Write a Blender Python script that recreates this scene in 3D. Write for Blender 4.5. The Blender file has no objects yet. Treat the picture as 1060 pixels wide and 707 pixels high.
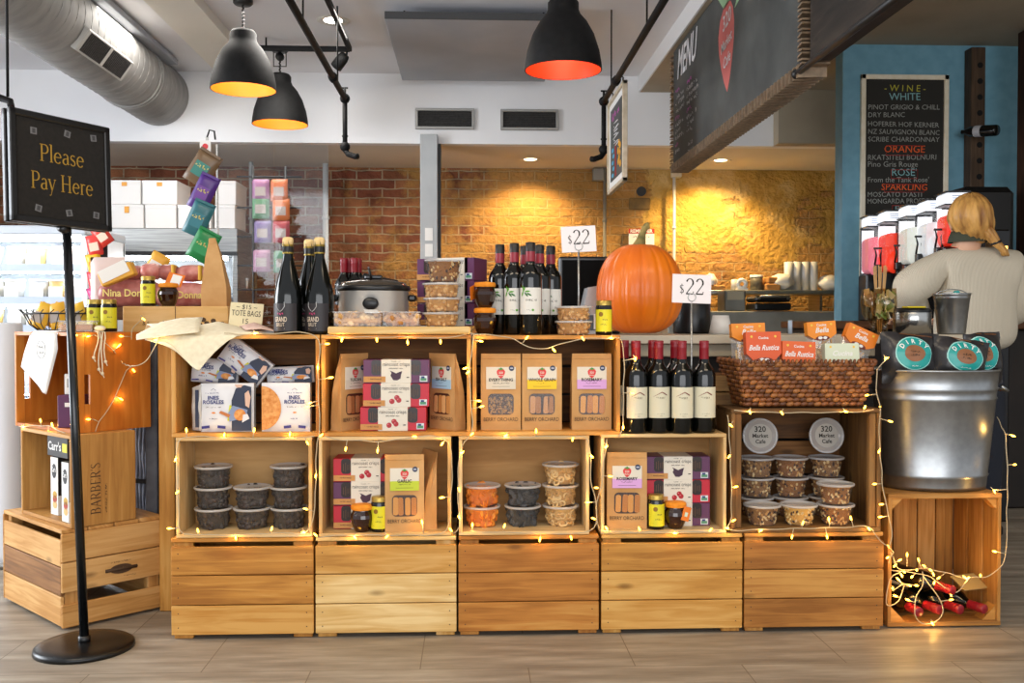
import bpy, bmesh, math, random
from mathutils import Vector, Matrix, Euler, noise
R = math.radians
PI = math.pi
random.seed(7)
scn = bpy.context.scene
COL = scn.collection

# ------------------------------------------------------------------ camera
F_PX, CX, CY = 1000.0, 530.0, 353.5
CAM = Vector((0.0, -3.09, 1.005))
YAW, PITCH = math.atan(42/1000), math.atan(18.5/1000)
cam_d = bpy.data.cameras.new('camera')
cam_o = bpy.data.objects.new('camera', cam_d)
COL.objects.link(cam_o)
cam_o.location = CAM
cam_o.rotation_euler = (PI/2 - PITCH, 0, -YAW)
cam_d.sensor_width = 36
cam_d.lens = 36*F_PX/1060
cam_d.clip_start = 0.05
scn.camera = cam_o
ROT = Euler((PI/2 - PITCH, 0, -YAW)).to_matrix()

# ------------------------------------------------------------------ world, lights, exposure
scn.view_settings.view_transform = 'Standard'
scn.view_settings.look = 'None'
scn.view_settings.gamma = 1
scn.view_settings.use_curve_mapping = False
scn.view_settings.exposure = 0.0
w = bpy.data.worlds.new('world'); scn.world = w; w.use_nodes = True
w.node_tree.nodes['Background'].inputs[0].default_value = (0.88, 0.93, 1.0, 1)
w.node_tree.nodes['Background'].inputs[1].default_value = 0.8

def area(name, loc, rot, sx, sy, energy, col):
    d = bpy.data.lights.new(name, 'AREA'); d.shape = 'RECTANGLE'; d.size = sx; d.size_y = sy
    d.energy = energy; d.color = col
    o = bpy.data.objects.new(name, d); COL.objects.link(o); o.location = loc; o.rotation_euler = rot
    return o
def spot(name, loc, rot, energy, col, size=100, blend=0.8, rad=0.04):
    d = bpy.data.lights.new(name, 'SPOT'); d.energy = energy; d.color = col
    d.spot_size = R(size); d.spot_blend = blend; d.shadow_soft_size = rad
    o = bpy.data.objects.new(name, d); COL.objects.link(o); o.location = loc; o.rotation_euler = rot
    return o
area('front_fill_light', (0.3, -6.5, 1.7), (R(116), 0, 0), 6.5, 2.6, 235, (0.95, 0.97, 1.0))  # area light added behind the camera, tilted up to brighten ceiling and fascia
area('ceiling_light_front_a', (-1.3, -1.6, 2.95), (R(20), 0, 0), 1.6, 0.6, 36, (1.0, 0.84, 0.62))
area('ceiling_light_front_b', (1.3, -1.6, 2.95), (R(20), 0, 0), 1.6, 0.6, 24, (1.0, 0.80, 0.54))
area('left_fill_light', (-5.6, 1.0, 1.7), (R(82), 0, R(-80)), 3.0, 2.2, 330, (0.88, 0.93, 1.0))  # unseen area light added at the left to whiten the fascia
area('kitchen_fill_light', (-1.6, 3.2, 2.93), (0, 0, 0), 1.6, 0.6, 55, (1.0, 0.95, 0.88))  # area light without a fixture, added to brighten the ceiling by bounce

# ------------------------------------------------------------------ pixel -> place
def ray(u, v):
    return ROT @ Vector(((u-CX)/F_PX, (CY-v)/F_PX, -1))
def P(u, v, y):
    d = ray(u, v); return CAM + d*((y-CAM.y)/d.y)
def PZ(u, v, z):
    d = ray(u, v); return CAM + d*((z-CAM.z)/d.z)
def X(u, y=0.0, v=400):
    return P(u, v, y).x

# ------------------------------------------------------------------ materials
def lin(h):
    if not isinstance(h, str): return tuple(h)
    h = h.lstrip('#'); o = []
    for i in (0, 2, 4):
        c = int(h[i:i+2], 16)/255
        o.append(c/12.92 if c <= 0.04045 else ((c+0.055)/1.055)**2.4)
    return tuple(o)
MC = {}
def mat(name, c, rough=0.6, metal=0.0, emit=0.0, spec=0.5, alpha=1.0, coat=0.0):
    if name in MC: return MC[name]
    m = bpy.data.materials.new(name); m.use_nodes = True; MC[name] = m
    b = m.node_tree.nodes['Principled BSDF']; c = lin(c)
    b.inputs['Base Color'].default_value = (*c, 1)
    b.inputs['Roughness'].default_value = rough; b.inputs['Metallic'].default_value = metal
    b.inputs['Specular IOR Level'].default_value = spec
    b.inputs['Coat Weight'].default_value = coat
    if emit:
        b.inputs['Emission Color'].default_value = (*c, 1); b.inputs['Emission Strength'].default_value = emit
    if alpha < 1: b.inputs['Alpha'].default_value = alpha
    m.diffuse_color = (*c, 1)
    return m
def N(m, t, **kw):
    n = m.node_tree.nodes.new(t)
    for k, v in kw.items(): setattr(n, k, v)
    return n
def ramp(m, stops):
    r = N(m, 'ShaderNodeValToRGB'); e = r.color_ramp.elements
    while len(e) < len(stops): e.new(0.5)
    for i, (p, c) in enumerate(stops):
        e[i].position = p; e[i].color = (*lin(c), 1)
    return r
def noisy(name, c1, c2, scale=20, rough=0.7, bump=0.0, metal=0.0, detail=4, coord='Object', stretch=(1,1,1), lo=0.35, hi=0.65, spec=0.4, bscale=None):
    """two tones mixed by noise, with an optional bump"""
    if name in MC: return MC[name]
    m = mat(name, c1, rough, metal, spec=spec); L = m.node_tree.links
    b = m.node_tree.nodes['Principled BSDF']
    tc = N(m, 'ShaderNodeTexCoord'); mp = N(m, 'ShaderNodeMapping'); mp.inputs['Scale'].default_value = stretch
    L.new(tc.outputs[coord], mp.inputs[0])
    n = N(m, 'ShaderNodeTexNoise'); n.inputs['Scale'].default_value = scale; n.inputs['Detail'].default_value = detail
    L.new(mp.outputs[0], n.inputs['Vector'])
    r = ramp(m, [(lo, c1), (hi, c2)]); L.new(n.outputs[0], r.inputs[0]); L.new(r.outputs[0], b.inputs['Base Color'])
    if bump:
        bp = N(m, 'ShaderNodeBump'); bp.inputs['Strength'].default_value = 1.0; bp.inputs['Distance'].default_value = bump
        if bscale:
            n = N(m, 'ShaderNodeTexNoise'); n.inputs['Scale'].default_value = bscale; n.inputs['Detail'].default_value = 3
            L.new(mp.outputs[0], n.inputs['Vector'])
        L.new(n.outputs[0], bp.inputs['Height']); L.new(bp.outputs[0], b.inputs['Normal'])
    return m
def wood(name, dark, mid, light, grain=1.0, rough=0.6, knots=True, vary=0.5):
    """grain runs along U; 'rnd' on each plank shifts its tone"""
    if name in MC: return MC[name]
    m = mat(name, mid, rough, spec=0.3); L = m.node_tree.links; b = m.node_tree.nodes['Principled BSDF']
    uv = N(m, 'ShaderNodeUVMap'); at = N(m, 'ShaderNodeAttribute'); at.attribute_name = 'rnd'
    mp = N(m, 'ShaderNodeMapping'); mp.inputs['Scale'].default_value = (2.2, 34*grain, 1)
    L.new(uv.outputs[0], mp.inputs[0])
    n1 = N(m, 'ShaderNodeTexNoise'); n1.inputs['Scale'].default_value = 1.6; n1.inputs['Detail'].default_value = 6; n1.inputs['Distortion'].default_value = 0.9
    L.new(mp.outputs[0], n1.inputs['Vector'])
    mp2 = N(m, 'ShaderNodeMapping'); mp2.inputs['Scale'].default_value = (3, 9, 1); L.new(uv.outputs[0], mp2.inputs[0])
    n2 = N(m, 'ShaderNodeTexNoise'); n2.inputs['Scale'].default_value = 1.0; n2.inputs['Detail'].default_value = 3
    L.new(mp2.outputs[0], n2.inputs['Vector'])
    ma = N(m, 'ShaderNodeMath', operation='MULTIPLY'); ma.inputs[1].default_value = 0.55; L.new(n1.outputs[0], ma.inputs[0])
    mb_ = N(m, 'ShaderNodeMath', operation='MULTIPLY_ADD'); mb_.inputs[1].default_value = 0.45
    L.new(n2.outputs[0], mb_.inputs[0]); L.new(ma.outputs[0], mb_.inputs[2])
    ad = N(m, 'ShaderNodeMath', operation='MULTIPLY_ADD'); ad.inputs[1].default_value = 0.16*vary*2; L.new(at.outputs['Fac'], ad.inputs[0])
    sb = N(m, 'ShaderNodeMath', operation='SUBTRACT'); sb.inputs[1].default_value = 0.08*vary*2; L.new(mb_.outputs[0], ad.inputs[2]); L.new(ad.outputs[0], sb.inputs[0])
    r = ramp(m, [(0.33, dark), (0.50, mid), (0.66, light)]); L.new(sb.outputs[0], r.inputs[0])
    out = r.outputs[0]
    if knots:
        mp3 = N(m, 'ShaderNodeMapping'); mp3.inputs['Scale'].default_value = (3.2, 8.5, 1); L.new(uv.outputs[0], mp3.inputs[0])
        vo = N(m, 'ShaderNodeTexVoronoi'); vo.inputs['Scale'].default_value = 1.0; L.new(mp3.outputs[0], vo.inputs['Vector'])
        kr = N(m, 'ShaderNodeValToRGB'); kr.color_ramp.elements[0].position = 0.035; kr.color_ramp.elements[0].color = (0.62, 0.62, 0.62, 1)
        kr.color_ramp.elements[1].position = 0.11; kr.color_ramp.elements[1].color = (0, 0, 0, 1); L.new(vo.outputs['Distance'], kr.inputs[0])
        mx = N(m, 'ShaderNodeMix', data_type='RGBA'); L.new(kr.outputs[0], mx.inputs['Factor']); L.new(out, mx.inputs['A'])
        mx.inputs['B'].default_value = (*[x*0.35 for x in lin(dark)], 1); out = mx.outputs['Result']
    L.new(out, b.inputs['Base Color'])
    bp = N(m, 'ShaderNodeBump'); bp.inputs['Distance'].default_value = 0.0006; L.new(n1.outputs[0], bp.inputs['Height']); L.new(bp.outputs[0], b.inputs['Normal'])
    return m
def clear(name, tint=(1,1,1), gloss=0.12, rough=0.05, body=0.0):
    """thin clear plastic or glass: mostly see-through, a little shine, optional milky body"""
    if name in MC: return MC[name]
    m = bpy.data.materials.new(name); m.use_nodes = True; MC[name] = m; nt = m.node_tree
    for n in list(nt.nodes): nt.nodes.remove(n)
    o = nt.nodes.new('ShaderNodeOutputMaterial'); t = nt.nodes.new('ShaderNodeBsdfTransparent'); t.inputs[0].default_value = (*lin(tint), 1)
    g = nt.nodes.new('ShaderNodeBsdfGlossy'); g.inputs['Roughness'].default_value = rough
    d = nt.nodes.new('ShaderNodeBsdfDiffuse'); d.inputs[0].default_value = (0.9, 0.9, 0.9, 1)
    m1 = nt.nodes.new('ShaderNodeMixShader'); m1.inputs[0].default_value = body
    nt.links.new(t.outputs[0], m1.inputs[1]); nt.links.new(d.outputs[0], m1.inputs[2])
    fr = nt.nodes.new('ShaderNodeLayerWeight'); fr.inputs[0].default_value = 0.5
    pw = nt.nodes.new('ShaderNodeMath'); pw.operation = 'POWER'; pw.inputs[1].default_value = 4.0; nt.links.new(fr.outputs['Facing'], pw.inputs[0])
    ma = nt.nodes.new('ShaderNodeMath'); ma.operation = 'MULTIPLY_ADD'; ma.inputs[1].default_value = 0.45; ma.inputs[2].default_value = 0.02+gloss*0.06
    nt.links.new(pw.outputs[0], ma.inputs[0])
    m2 = nt.nodes.new('ShaderNodeMixShader'); nt.links.new(ma.outputs[0], m2.inputs[0])
    nt.links.new(m1.outputs[0], m2.inputs[1]); nt.links.new(g.outputs[0], m2.inputs[2]); nt.links.new(m2.outputs[0], o.inputs[0])
    return m

# ------------------------------------------------------------------ mesh builder
_txt = {}
def text_geo(s, bold=0.0):
    k = (s, bold)
    if k in _txt: return _txt[k]
    cu = bpy.data.curves.new('t', 'FONT'); cu.body = s; cu.size = 1; cu.offset = bold; cu.resolution_u = 2
    ob = bpy.data.objects.new('t', cu); COL.objects.link(ob)
    dg = bpy.context.evaluated_depsgraph_get(); me = bpy.data.meshes.new_from_object(ob.evaluated_get(dg))
    vs = [tuple(v.co) for v in me.vertices]; fs = [tuple(p.vertices) for p in me.polygons]
    bpy.data.objects.remove(ob); bpy.data.curves.remove(cu); bpy.data.meshes.remove(me)
    if vs:
        x0 = min(v[0] for v in vs); x1 = max(v[0] for v in vs)
    else: x0 = x1 = 0
    _txt[k] = (vs, fs, x0, x1); return _txt[k]

# a small serif alphabet: each stroke is a list of points with a width
def _arc(cx, cy, rx, ry, a0, a1, wt, wn, n=14):
    o = []
    for i in range(n+1):
        a = R(a0+(a1-a0)*i/n); o.append((cx+rx*math.cos(a), cy+ry*math.sin(a), wn+(wt-wn)*abs(math.cos(a))**1.3))
    return o
def _ln(x0, y0, x1, y1, wd): return [(x0, y0, wd), (x1, y1, wd)]
TK, TN = 0.105, 0.045
def _sf(x, y, h=0.13): return _ln(x-h, y, x+h, y, TN)
GL = {
 'P': (0.68, [_ln(.18,0,.18,1,TK), _sf(.18,.02), _ln(.05,.98,.2,.98,TN), _ln(.18,.98,.38,.98,TN), _ln(.18,.47,.38,.47,TN), _arc(.38,.725,.22,.255,90,-90,TK,TN)]),
 'l': (0.30, [_ln(.15,0,.15,1.04,TK), _sf(.15,.02,.11), _ln(.04,1.03,.15,1.03,TN)]),
 'e': (0.58, [_arc(.30,.32,.22,.31,8,318,TK,TN), _ln(.09,.36,.52,.36,TN)]),
 'a': (0.56, [_ln(.42,.03,.42,.46,TK), _arc(.27,.46,.15,.17,0,150,TK*.8,TN), _arc(.26,.18,.17,.17,90,290,TK,TN), _ln(.26,.35,.42,.37,TN), _ln(.3,.02,.42,.12,TN), _ln(.42,.03,.52,.05,TN)]),
 's': (0.46, [_arc(.23,.48,.14,.15,30,250,TK*.8,TN), _ln(.14,.40,.32,.28,TK*.9), _arc(.22,.17,.15,.16,50,-160,TK*.8,TN)]),
 'y': (0.56, [_ln(.08,.64,.29,.02,TK), _ln(.5,.64,.22,-.2,TN), _sf(.08,.64,.09), _sf(.5,.64,.08), _arc(.15,-.2,.07,.09,0,-130,TN,TN)]),
 'H': (0.86, [_ln(.17,0,.17,1,TK), _ln(.68,0,.68,1,TK), _ln(.17,.5,.68,.5,TN), _sf(.17,.02), _sf(.68,.02), _sf(.17,.98), _sf(.68,.98)]),
 'r': (0.44, [_ln(.15,0,.15,.64,TK), _sf(.15,.02,.11), _ln(.05,.63,.15,.63,TN), _arc(.31,.45,.15,.18,150,50,TK*.8,TN)]),
 '2': (0.62, [_arc(.3,.73,.2,.25,165,-35,TK,TN), _ln(.46,.58,.08,.04,TN*1.3), _ln(.08,.04,.5,.04,TK*.8), _ln(.5,.02,.53,.2,TN)]),
 '$': (0.55, [_arc(.25,.72,.16,.17,30,250,TK*.8,TN), _ln(.15,.62,.36,.42,TK), _arc(.25,.28,.17,.2,50,-160,TK*.8,TN), _ln(.25,-.05,.25,1.05,TN)]),
 'B': (0.72, [_ln(.18,0,.18,1,TK), _ln(.05,.98,.36,.98,TN), _ln(.05,.02,.38,.02,TN), _ln(.18,.53,.38,.53,TN), _arc(.36,.755,.18,.225,90,-90,TK,TN), _arc(.38,.275,.22,.255,90,-90,TK,TN)]),
 'A': (0.74, [_ln(.36,1,.62,0,TK), _ln(.36,1,.1,0,TN*1.2), _ln(.2,.36,.52,.36,TN), _sf(.1,.02,.09), _sf(.62,.02,.1)]),
 'R': (0.74, [_ln(.18,0,.18,1,TK), _sf(.18,.02), _ln(.05,.98,.36,.98,TN), _ln(.18,.5,.36,.5,TN), _arc(.36,.74,.2,.24,90,-90,TK,TN), _ln(.38,.5,.66,.02,TK)]),
 'E': (0.66, [_ln(.18,0,.18,1,TK), _ln(.05,.98,.56,.98,TN), _ln(.05,.02,.58,.02,TN), _ln(.18,.52,.45,.52,TN), _ln(.56,.98,.56,.82,TN), _ln(.58,.02,.58,.2,TN)]),
 "'": (0.22, [_ln(.1,1,.08,.78,TN*1.6)]),
 'S': (0.56, [_arc(.27,.74,.18,.22,30,250,TK*.8,TN), _ln(.15,.64,.4,.42,TK), _arc(.27,.26,.2,.23,50,-160,TK*.8,TN)]),
 'N': (0.86, [_ln(.17,0,.17,1,TN*1.2), _ln(.68,0,.68,1,TN*1.2), _ln(.17,1,.68,0,TK), _sf(.17,.02,.1), _sf(.68,.98,.1), _sf(.15,.98,.1)]),
 'D': (0.78, [_ln(.18,0,.18,1,TK), _ln(.05,.98,.34,.98,TN), _ln(.05,.02,.34,.02,TN), _arc(.34,.5,.32,.48,90,-90,TK,TN)]),
 'K': (0.76, [_ln(.18,0,.18,1,TK), _sf(.18,.02), _sf(.18,.98), _ln(.2,.42,.6,.98,TN), _ln(.3,.55,.64,.02,TK), _sf(.6,.98,.09), _sf(.64,.02,.09)]),
 ' ': (0.34, []),
}
def serif_geo(s):
    vs, fs, x = [], [], 0.0
    for ch in s:
        adv, st = GL[ch]
        for line in st:
            b = len(vs); n = len(line)
            for i, (px, py, wd) in enumerate(line):
                qx, qy, _ = line[max(i-1, 0)]; rx, ry, _ = line[min(i+1, n-1)]
                dx, dy = rx-qx, ry-qy; l = math.hypot(dx, dy) or 1
                nx, ny = -dy/l*wd/2, dx/l*wd/2
                vs += [(x+px+nx, py+ny, 0), (x+px-nx, py-ny, 0)]
            for i in range(n-1): fs.append((b+2*i, b+2*i+1, b+2*i+3, b+2*i+2))
        x += adv
    return vs, fs, 0.0, x

class MB:
    def __init__(s):
        s.v, s.f, s.mi, s.sm, s.uv, s.rn, s.mats = [], [], [], [], [], [], []
        s.M = Matrix(); s.warp = None
    def add(s, vs, fs, m, smooth=False, uvs=None, rnd=None, M=None):
        if m not in s.mats: s.mats.append(m)
        k = s.mats.index(m); b = len(s.v); T = s.M if M is None else s.M @ M
        for p in vs:
            p = T @ Vector(p)
            if s.warp: p = s.warp(p)
            s.v.append(p)
        r = random.random() if rnd is None else rnd
        for i, f in enumerate(fs):
            s.f.append(tuple(b+j for j in f)); s.mi.append(k); s.sm.append(smooth); s.rn.append(r)
            s.uv.append(uvs[i] if uvs else [(vs[j][0], vs[j][2] if len(vs[j]) > 2 else 0) for j in f])
        return s
    def box(s, c, d, m, bevel=0.0, rot=None, rnd=None):
        """centre, full size; U follows the longest side"""
        hx, hy, hz = d[0]/2, d[1]/2, d[2]/2; b = min(bevel, hx*.9, hy*.9, hz*.9)
        vs, ix, fs = [], {}, []
        for sx in (-1, 1):
            for sy in (-1, 1):
                for sz in (-1, 1):
                    if b:
                        ix[sx, sy, sz] = (len(vs), len(vs)+1, len(vs)+2)
                        vs += [(sx*hx, sy*(hy-b), sz*(hz-b)), (sx*(hx-b), sy*hy, sz*(hz-b)), (sx*(hx-b), sy*(hy-b), sz*hz)]
                    else:
                        ix[sx, sy, sz] = (len(vs),)*3; vs.append((sx*hx, sy*hy, sz*hz))
        q = lambda a, k: ix[a][k]
        for sg in (-1, 1):
            for k in range(3):
                o = [j for j in range(3) if j != k]; c4 = []
                for (p1, p2) in ((-1,-1),(1,-1),(1,1),(-1,1)):
                    a = [0,0,0]; a[k] = sg; a[o[0]] = p1; a[o[1]] = p2; c4.append(ix[tuple(a)][k])
                fs.append(c4)
        if b:
            for k in range(3):
                o = [j for j in range(3) if j != k]
                for p1 in (-1, 1):
                    for p2 in (-1, 1):
                        a = [0,0,0]; a[o[0]] = p1; a[o[1]] = p2
                        a[k] = -1; A = tuple(a); a[k] = 1; B = tuple(a)
                        fs.append([ix[A][o[0]], ix[A][o[1]], ix[B][o[1]], ix[B][o[0]]])
            for a in ix: fs.append(list(ix[a]))
        L = sorted(range(3), key=lambda k: -d[k]); ou, ov = random.random()*9, random.random()*9
        uvs = [[(vs[j][L[0]]+ou, vs[j][L[1]]+vs[j][L[2]]*0.7+ov) for j in f] for f in fs]
        T = Matrix.Translation(c)
        if rot is not None: T = T @ (rot if isinstance(rot, Matrix) else Euler(rot).to_matrix().to_4x4())
        return s.add(vs, fs, m, False, uvs, rnd, T)
    def lathe(s, prof, m, seg=24, c=(0,0,0), M=None, smooth=True, sq=1.0):
        vs, fs = [], []; n = len(prof)
        for (r, z) in prof:
            for k in range(seg):
                a = 2*PI*k/seg; vs.append((c[0]+r*math.cos(a), c[1]+r*sq*math.sin(a), c[2]+z))
        uvs = []
        for i in range(n-1):
            for k in range(seg):
                k2 = (k+1) % seg; fs.append((i*seg+k, i*seg+k2, (i+1)*seg+k2, (i+1)*seg+k))
                uvs.append([(k/seg, prof[i][1]), ((k+1)/seg, prof[i][1]), ((k+1)/seg, prof[i+1][1]), (k/seg, prof[i+1][1])])
        return s.add(vs, fs, m, smooth, uvs, None, M)
    def cyl(s, p0, p1, r0, m, r1=None, seg=12, cap=True, smooth=True):
        p0, p1 = Vector(p0), Vector(p1); r1 = r0 if r1 is None else r1
        d = p1-p0; T = Matrix.Translation(p0) @ d.to_track_quat('Z', 'Y').to_matrix().to_4x4(); h = d.length
        pr = [(r0, 0), (r1, h)]
        if cap: pr = [(1e-5, 0)] + pr + [(1e-5, h)]
        s.lathe(pr, m, seg, M=T, smooth=False if not smooth else True); return s
    def tube(s, pts, r, m, seg=6, smooth=True, closed=False):
        pts = [Vector(p) for p in pts]; n = len(pts); vs, fs = [], []; up = Vector((0.13, 0.2, 1)).normalized()
        prev = None
        for i, p in enumerate(pts):
            a = pts[i-1] if (i > 0 or closed) else p; b = pts[(i+1) % n] if (i < n-1 or closed) else p
            t = (b-a).normalized() if (b-a).length > 1e-9 else Vector((0,0,1))
            if prev is None: u = t.cross(up); u = u.normalized() if u.length > 1e-4 else t.orthogonal().normalized()
            else:
                u = prev - t*prev.dot(t); u = u.normalized() if u.length > 1e-6 else t.orthogonal().normalized()
            prev = u; w_ = t.cross(u); rr = r[i] if isinstance(r, (list, tuple)) else r
            for k in range(seg):
                an = 2*PI*k/seg; vs.append(p+u*rr*math.cos(an)+w_*rr*math.sin(an))
        for i in range(n if closed else n-1):
            j = (i+1) % n
            for k in range(seg): k2 = (k+1) % seg; fs.append((i*seg+k, i*seg+k2, j*seg+k2, j*seg+k))
        if not closed:
            fs.append(tuple(range(seg))); fs.append(tuple(range((n-1)*seg, n*seg)))
        return s.add(vs, fs, m, smooth)
    def ball(s, c, r, m, seg=12, rings=7, rot=None, smooth=True):
        rx, ry, rz = (r, r, r) if not isinstance(r, (tuple, list)) else r
        vs, fs = [(0, 0, -rz)], []
        for i in range(1, rings):
            a = -PI/2+PI*i/rings
            for k in range(seg): t = 2*PI*k/seg; vs.append((rx*math.cos(a)*math.cos(t), ry*math.cos(a)*math.sin(t), rz*math.sin(a)))
        vs.append((0, 0, rz)); T = len(vs)-1
        for k in range(seg):
            k2 = (k+1) % seg; fs.append((0, 1+k2, 1+k))
            for i in range(rings-2): a = 1+i*seg; fs.append((a+k, a+k2, a+seg+k2, a+seg+k))
            a = 1+(rings-2)*seg; fs.append((a+k, a+k2, T))
        M = Matrix.Translation(c)
        if rot is not None: M = M @ (rot if isinstance(rot, Matrix) else Euler(rot).to_matrix().to_4x4())
        return s.add(vs, fs, m, smooth, None, None, M)
    def prism(s, pts, y0, y1, m, M=None, smooth=False):
        """outline in x,z pushed from y0 to y1"""
        n = len(pts); vs = [(p[0], y0, p[1]) for p in pts]+[(p[0], y1, p[1]) for p in pts]
        fs = [tuple(range(n)), tuple(range(2*n-1, n-1, -1))]
        fs += [(i, n+i, n+(i+1) % n, (i+1) % n) for i in range(n)]
        return s.add(vs, fs, m, smooth, None, None, M)
    def rrect(s, x0, x1, z0, z1, r, y0, y1, m, seg=4, M=None):
        pts = []
        for (cx, cz, a0) in ((x1-r, z1-r, 0), (x0+r, z1-r, 90), (x0+r, z0+r, 180), (x1-r, z0+r, 270)):
            for k in range(seg+1): a = R(a0+90*k/seg); pts.append((cx+r*math.cos(a), cz+r*math.sin(a)))
        return s.prism(pts, y0, y1, m, M)
    def disc(s, x, z, rx, rz, y0, y1, m, seg=20, M=None):
        return s.prism([(x+rx*math.cos(2*PI*k/seg), z+rz*math.sin(2*PI*k/seg)) for k in range(seg)], y0, y1, m, M)
    def text(s, t, x, z, size, m, y=0.0, align='c', sx=1.0, bold=0.0, serif=False, M=None, shear=0.0, maxw=None, tilt=0):
        """writing that faces -Y at depth y; a number makes illegible scribble of that many letters"""
        if isinstance(t, int): return s.scribble(t % 100, x, z, size, m, y, align, maxw, M)
        vs, fs, x0, x1 = serif_geo(t) if serif else text_geo(t, bold)
        if not vs: return s
        if not serif: size = size*1.37
        wd = (x1-x0)*size*sx
        if maxw and wd > maxw: sx *= maxw/wd; wd = maxw
        off = {'c': -wd/2, 'l': 0, 'r': -wd}[align]
        ct, st = math.cos(R(tilt)), math.sin(R(tilt)); o = []
        for p in vs:
            a = (p[0]-x0)*size*sx+off+p[1]*size*shear; b = p[1]*size
            o.append((x+a*ct-b*st, y, z+a*st+b*ct))
        return s.add(o, fs, m, False, None, None, M)
    def scribble(s, n, x, z, size, m, y=0.0, align='c', maxw=None, M=None):
        rnd = random.Random(n*7+int(abs(x)*9e3)+int(abs(z)*9e3)); adv = size*.62
        if maxw and adv*n > maxw: adv = maxw/n
        x0 = x-{'c': adv*n/2, 'l': 0, 'r': adv*n}[align]; vs, fs = [], []; wd = size*.13
        for k in range(n):
            if n > 6 and rnd.random() < .14: continue
            for _ in range(2):
                a = (x0+adv*(k+.15+.6*rnd.random()), z+size*.85*rnd.random()); b = (x0+adv*(k+.15+.6*rnd.random()), z+size*.85*rnd.random())
                dx, dz = b[0]-a[0], b[1]-a[1]; l = math.hypot(dx, dz) or 1; nx, nz = -dz/l*wd, dx/l*wd; q = len(vs)
                vs += [(a[0]+nx, y, a[1]+nz), (a[0]-nx, y, a[1]-nz), (b[0]-nx, y, b[1]-nz), (b[0]+nx, y, b[1]+nz)]; fs.append((q, q+1, q+2, q+3))
        return s.add(vs, fs, m, False, None, None, M) if vs else s
    def grid(s, fn, nu, nv, m, smooth=True, thick=None, rnd=None):
        """surface fn(u,v), u,v in 0..1; thick adds a back side along the given vector"""
        vs = [fn(i/nu, j/nv) for j in range(nv+1) for i in range(nu+1)]
        fs = [(j*(nu+1)+i, j*(nu+1)+i+1, (j+1)*(nu+1)+i+1, (j+1)*(nu+1)+i) for j in range(nv) for i in range(nu)]
        uvs = [[((k % (nu+1))/nu, (k//(nu+1))/nv) for k in f] for f in fs]
        if thick is not None:
            t = Vector(thick); n = len(vs); vs = vs+[Vector(p)+t for p in vs]
            f2 = [tuple(n+k for k in reversed(f)) for f in fs]
            ring = [i for i in range(nu+1)]+[j*(nu+1)+nu for j in range(1, nv+1)]+[nv*(nu+1)+i for i in range(nu-1, -1, -1)]+[j*(nu+1) for j in range(nv-1, 0, -1)]
            f3 = [(ring[k], ring[(k+1) % len(ring)], n+ring[(k+1) % len(ring)], n+ring[k]) for k in range(len(ring))]
            uvs = uvs+uvs+[[(0,0)]*4 for _ in f3]; fs = fs+f2+f3
        return s.add(vs, fs, m, smooth, uvs, rnd)
    def build(s, name, parent=None, loc=None, rot=None, normals=True):
        me = bpy.data.meshes.new(name); me.from_pydata([tuple(p) for p in s.v], [], s.f)
        for m in s.mats: me.materials.append(m)
        me.polygons.foreach_set('material_index', s.mi); me.polygons.foreach_set('use_smooth', s.sm)
        uvl = me.uv_layers.new(name='UVMap'); flat = [c for f in s.uv for p in f for c in p]
        uvl.data.foreach_set('uv', flat)
        at = me.attributes.new('rnd', 'FLOAT', 'FACE'); at.data.foreach_set('value', s.rn)
        if normals:
            bm = bmesh.new(); bm.from_mesh(me); bmesh.ops.recalc_face_normals(bm, faces=bm.faces); bm.to_mesh(me); bm.free()
        me.update()
        o = bpy.data.objects.new(name, me); COL.objects.link(o)
        if parent is not None: o.parent = parent
        if loc is not None: o.location = loc
        if rot is not None: o.rotation_euler = rot
        return o

def thing(name, label, cat, loc=(0,0,0), rz=0.0, group=None, rot=None):
    o = bpy.data.objects.new(name, None); COL.objects.link(o); o.empty_display_size = 0.05
    o.location = loc; o.rotation_euler = rot if rot is not None else (0, 0, rz)
    o['label'] = label; o['category'] = cat
    if group: o['group'] = group
    return o
def tag(o, label, cat, group=None, kind=None):
    o['label'] = label; o['category'] = cat
    if group: o['group'] = group
    if kind: o['kind'] = kind
    return o
def struct(o, label=None):
    o['kind'] = 'structure'
    if label: o['label'] = label
    return o
def kids(o): return [c for c in COL.objects if c.parent is o]
def dup(root, loc, rz=0.0, label=None, group=None, rot=None, scale=None):
    def cp(o, par):
        c = o.copy(); COL.objects.link(c); c.parent = par
        for k in KIDS(o): cp(k, c)
        return c
    r = cp(root, None); r.location = loc; r.rotation_euler = rot if rot is not None else (0, 0, rz)
    if scale: r.scale = (scale,)*3
    if label: r['label'] = label
    if group: r['group'] = group
    return r
def KIDS(o): return list(o.children)
class Pool:
    """first use moves the prototype itself, later uses are copies"""
    def __init__(s, maker): s.maker, s.proto = maker, None
    def put(s, label, loc, rz=0.0, group=None, rot=None):
        if s.proto is None:
            s.proto = s.maker(); o = s.proto; o.location = loc; o.rotation_euler = rot if rot is not None else (0, 0, rz)
            o['label'] = label
            if group: o['group'] = group
            return o
        return dup(s.proto, loc, rz, label, group, rot)

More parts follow.
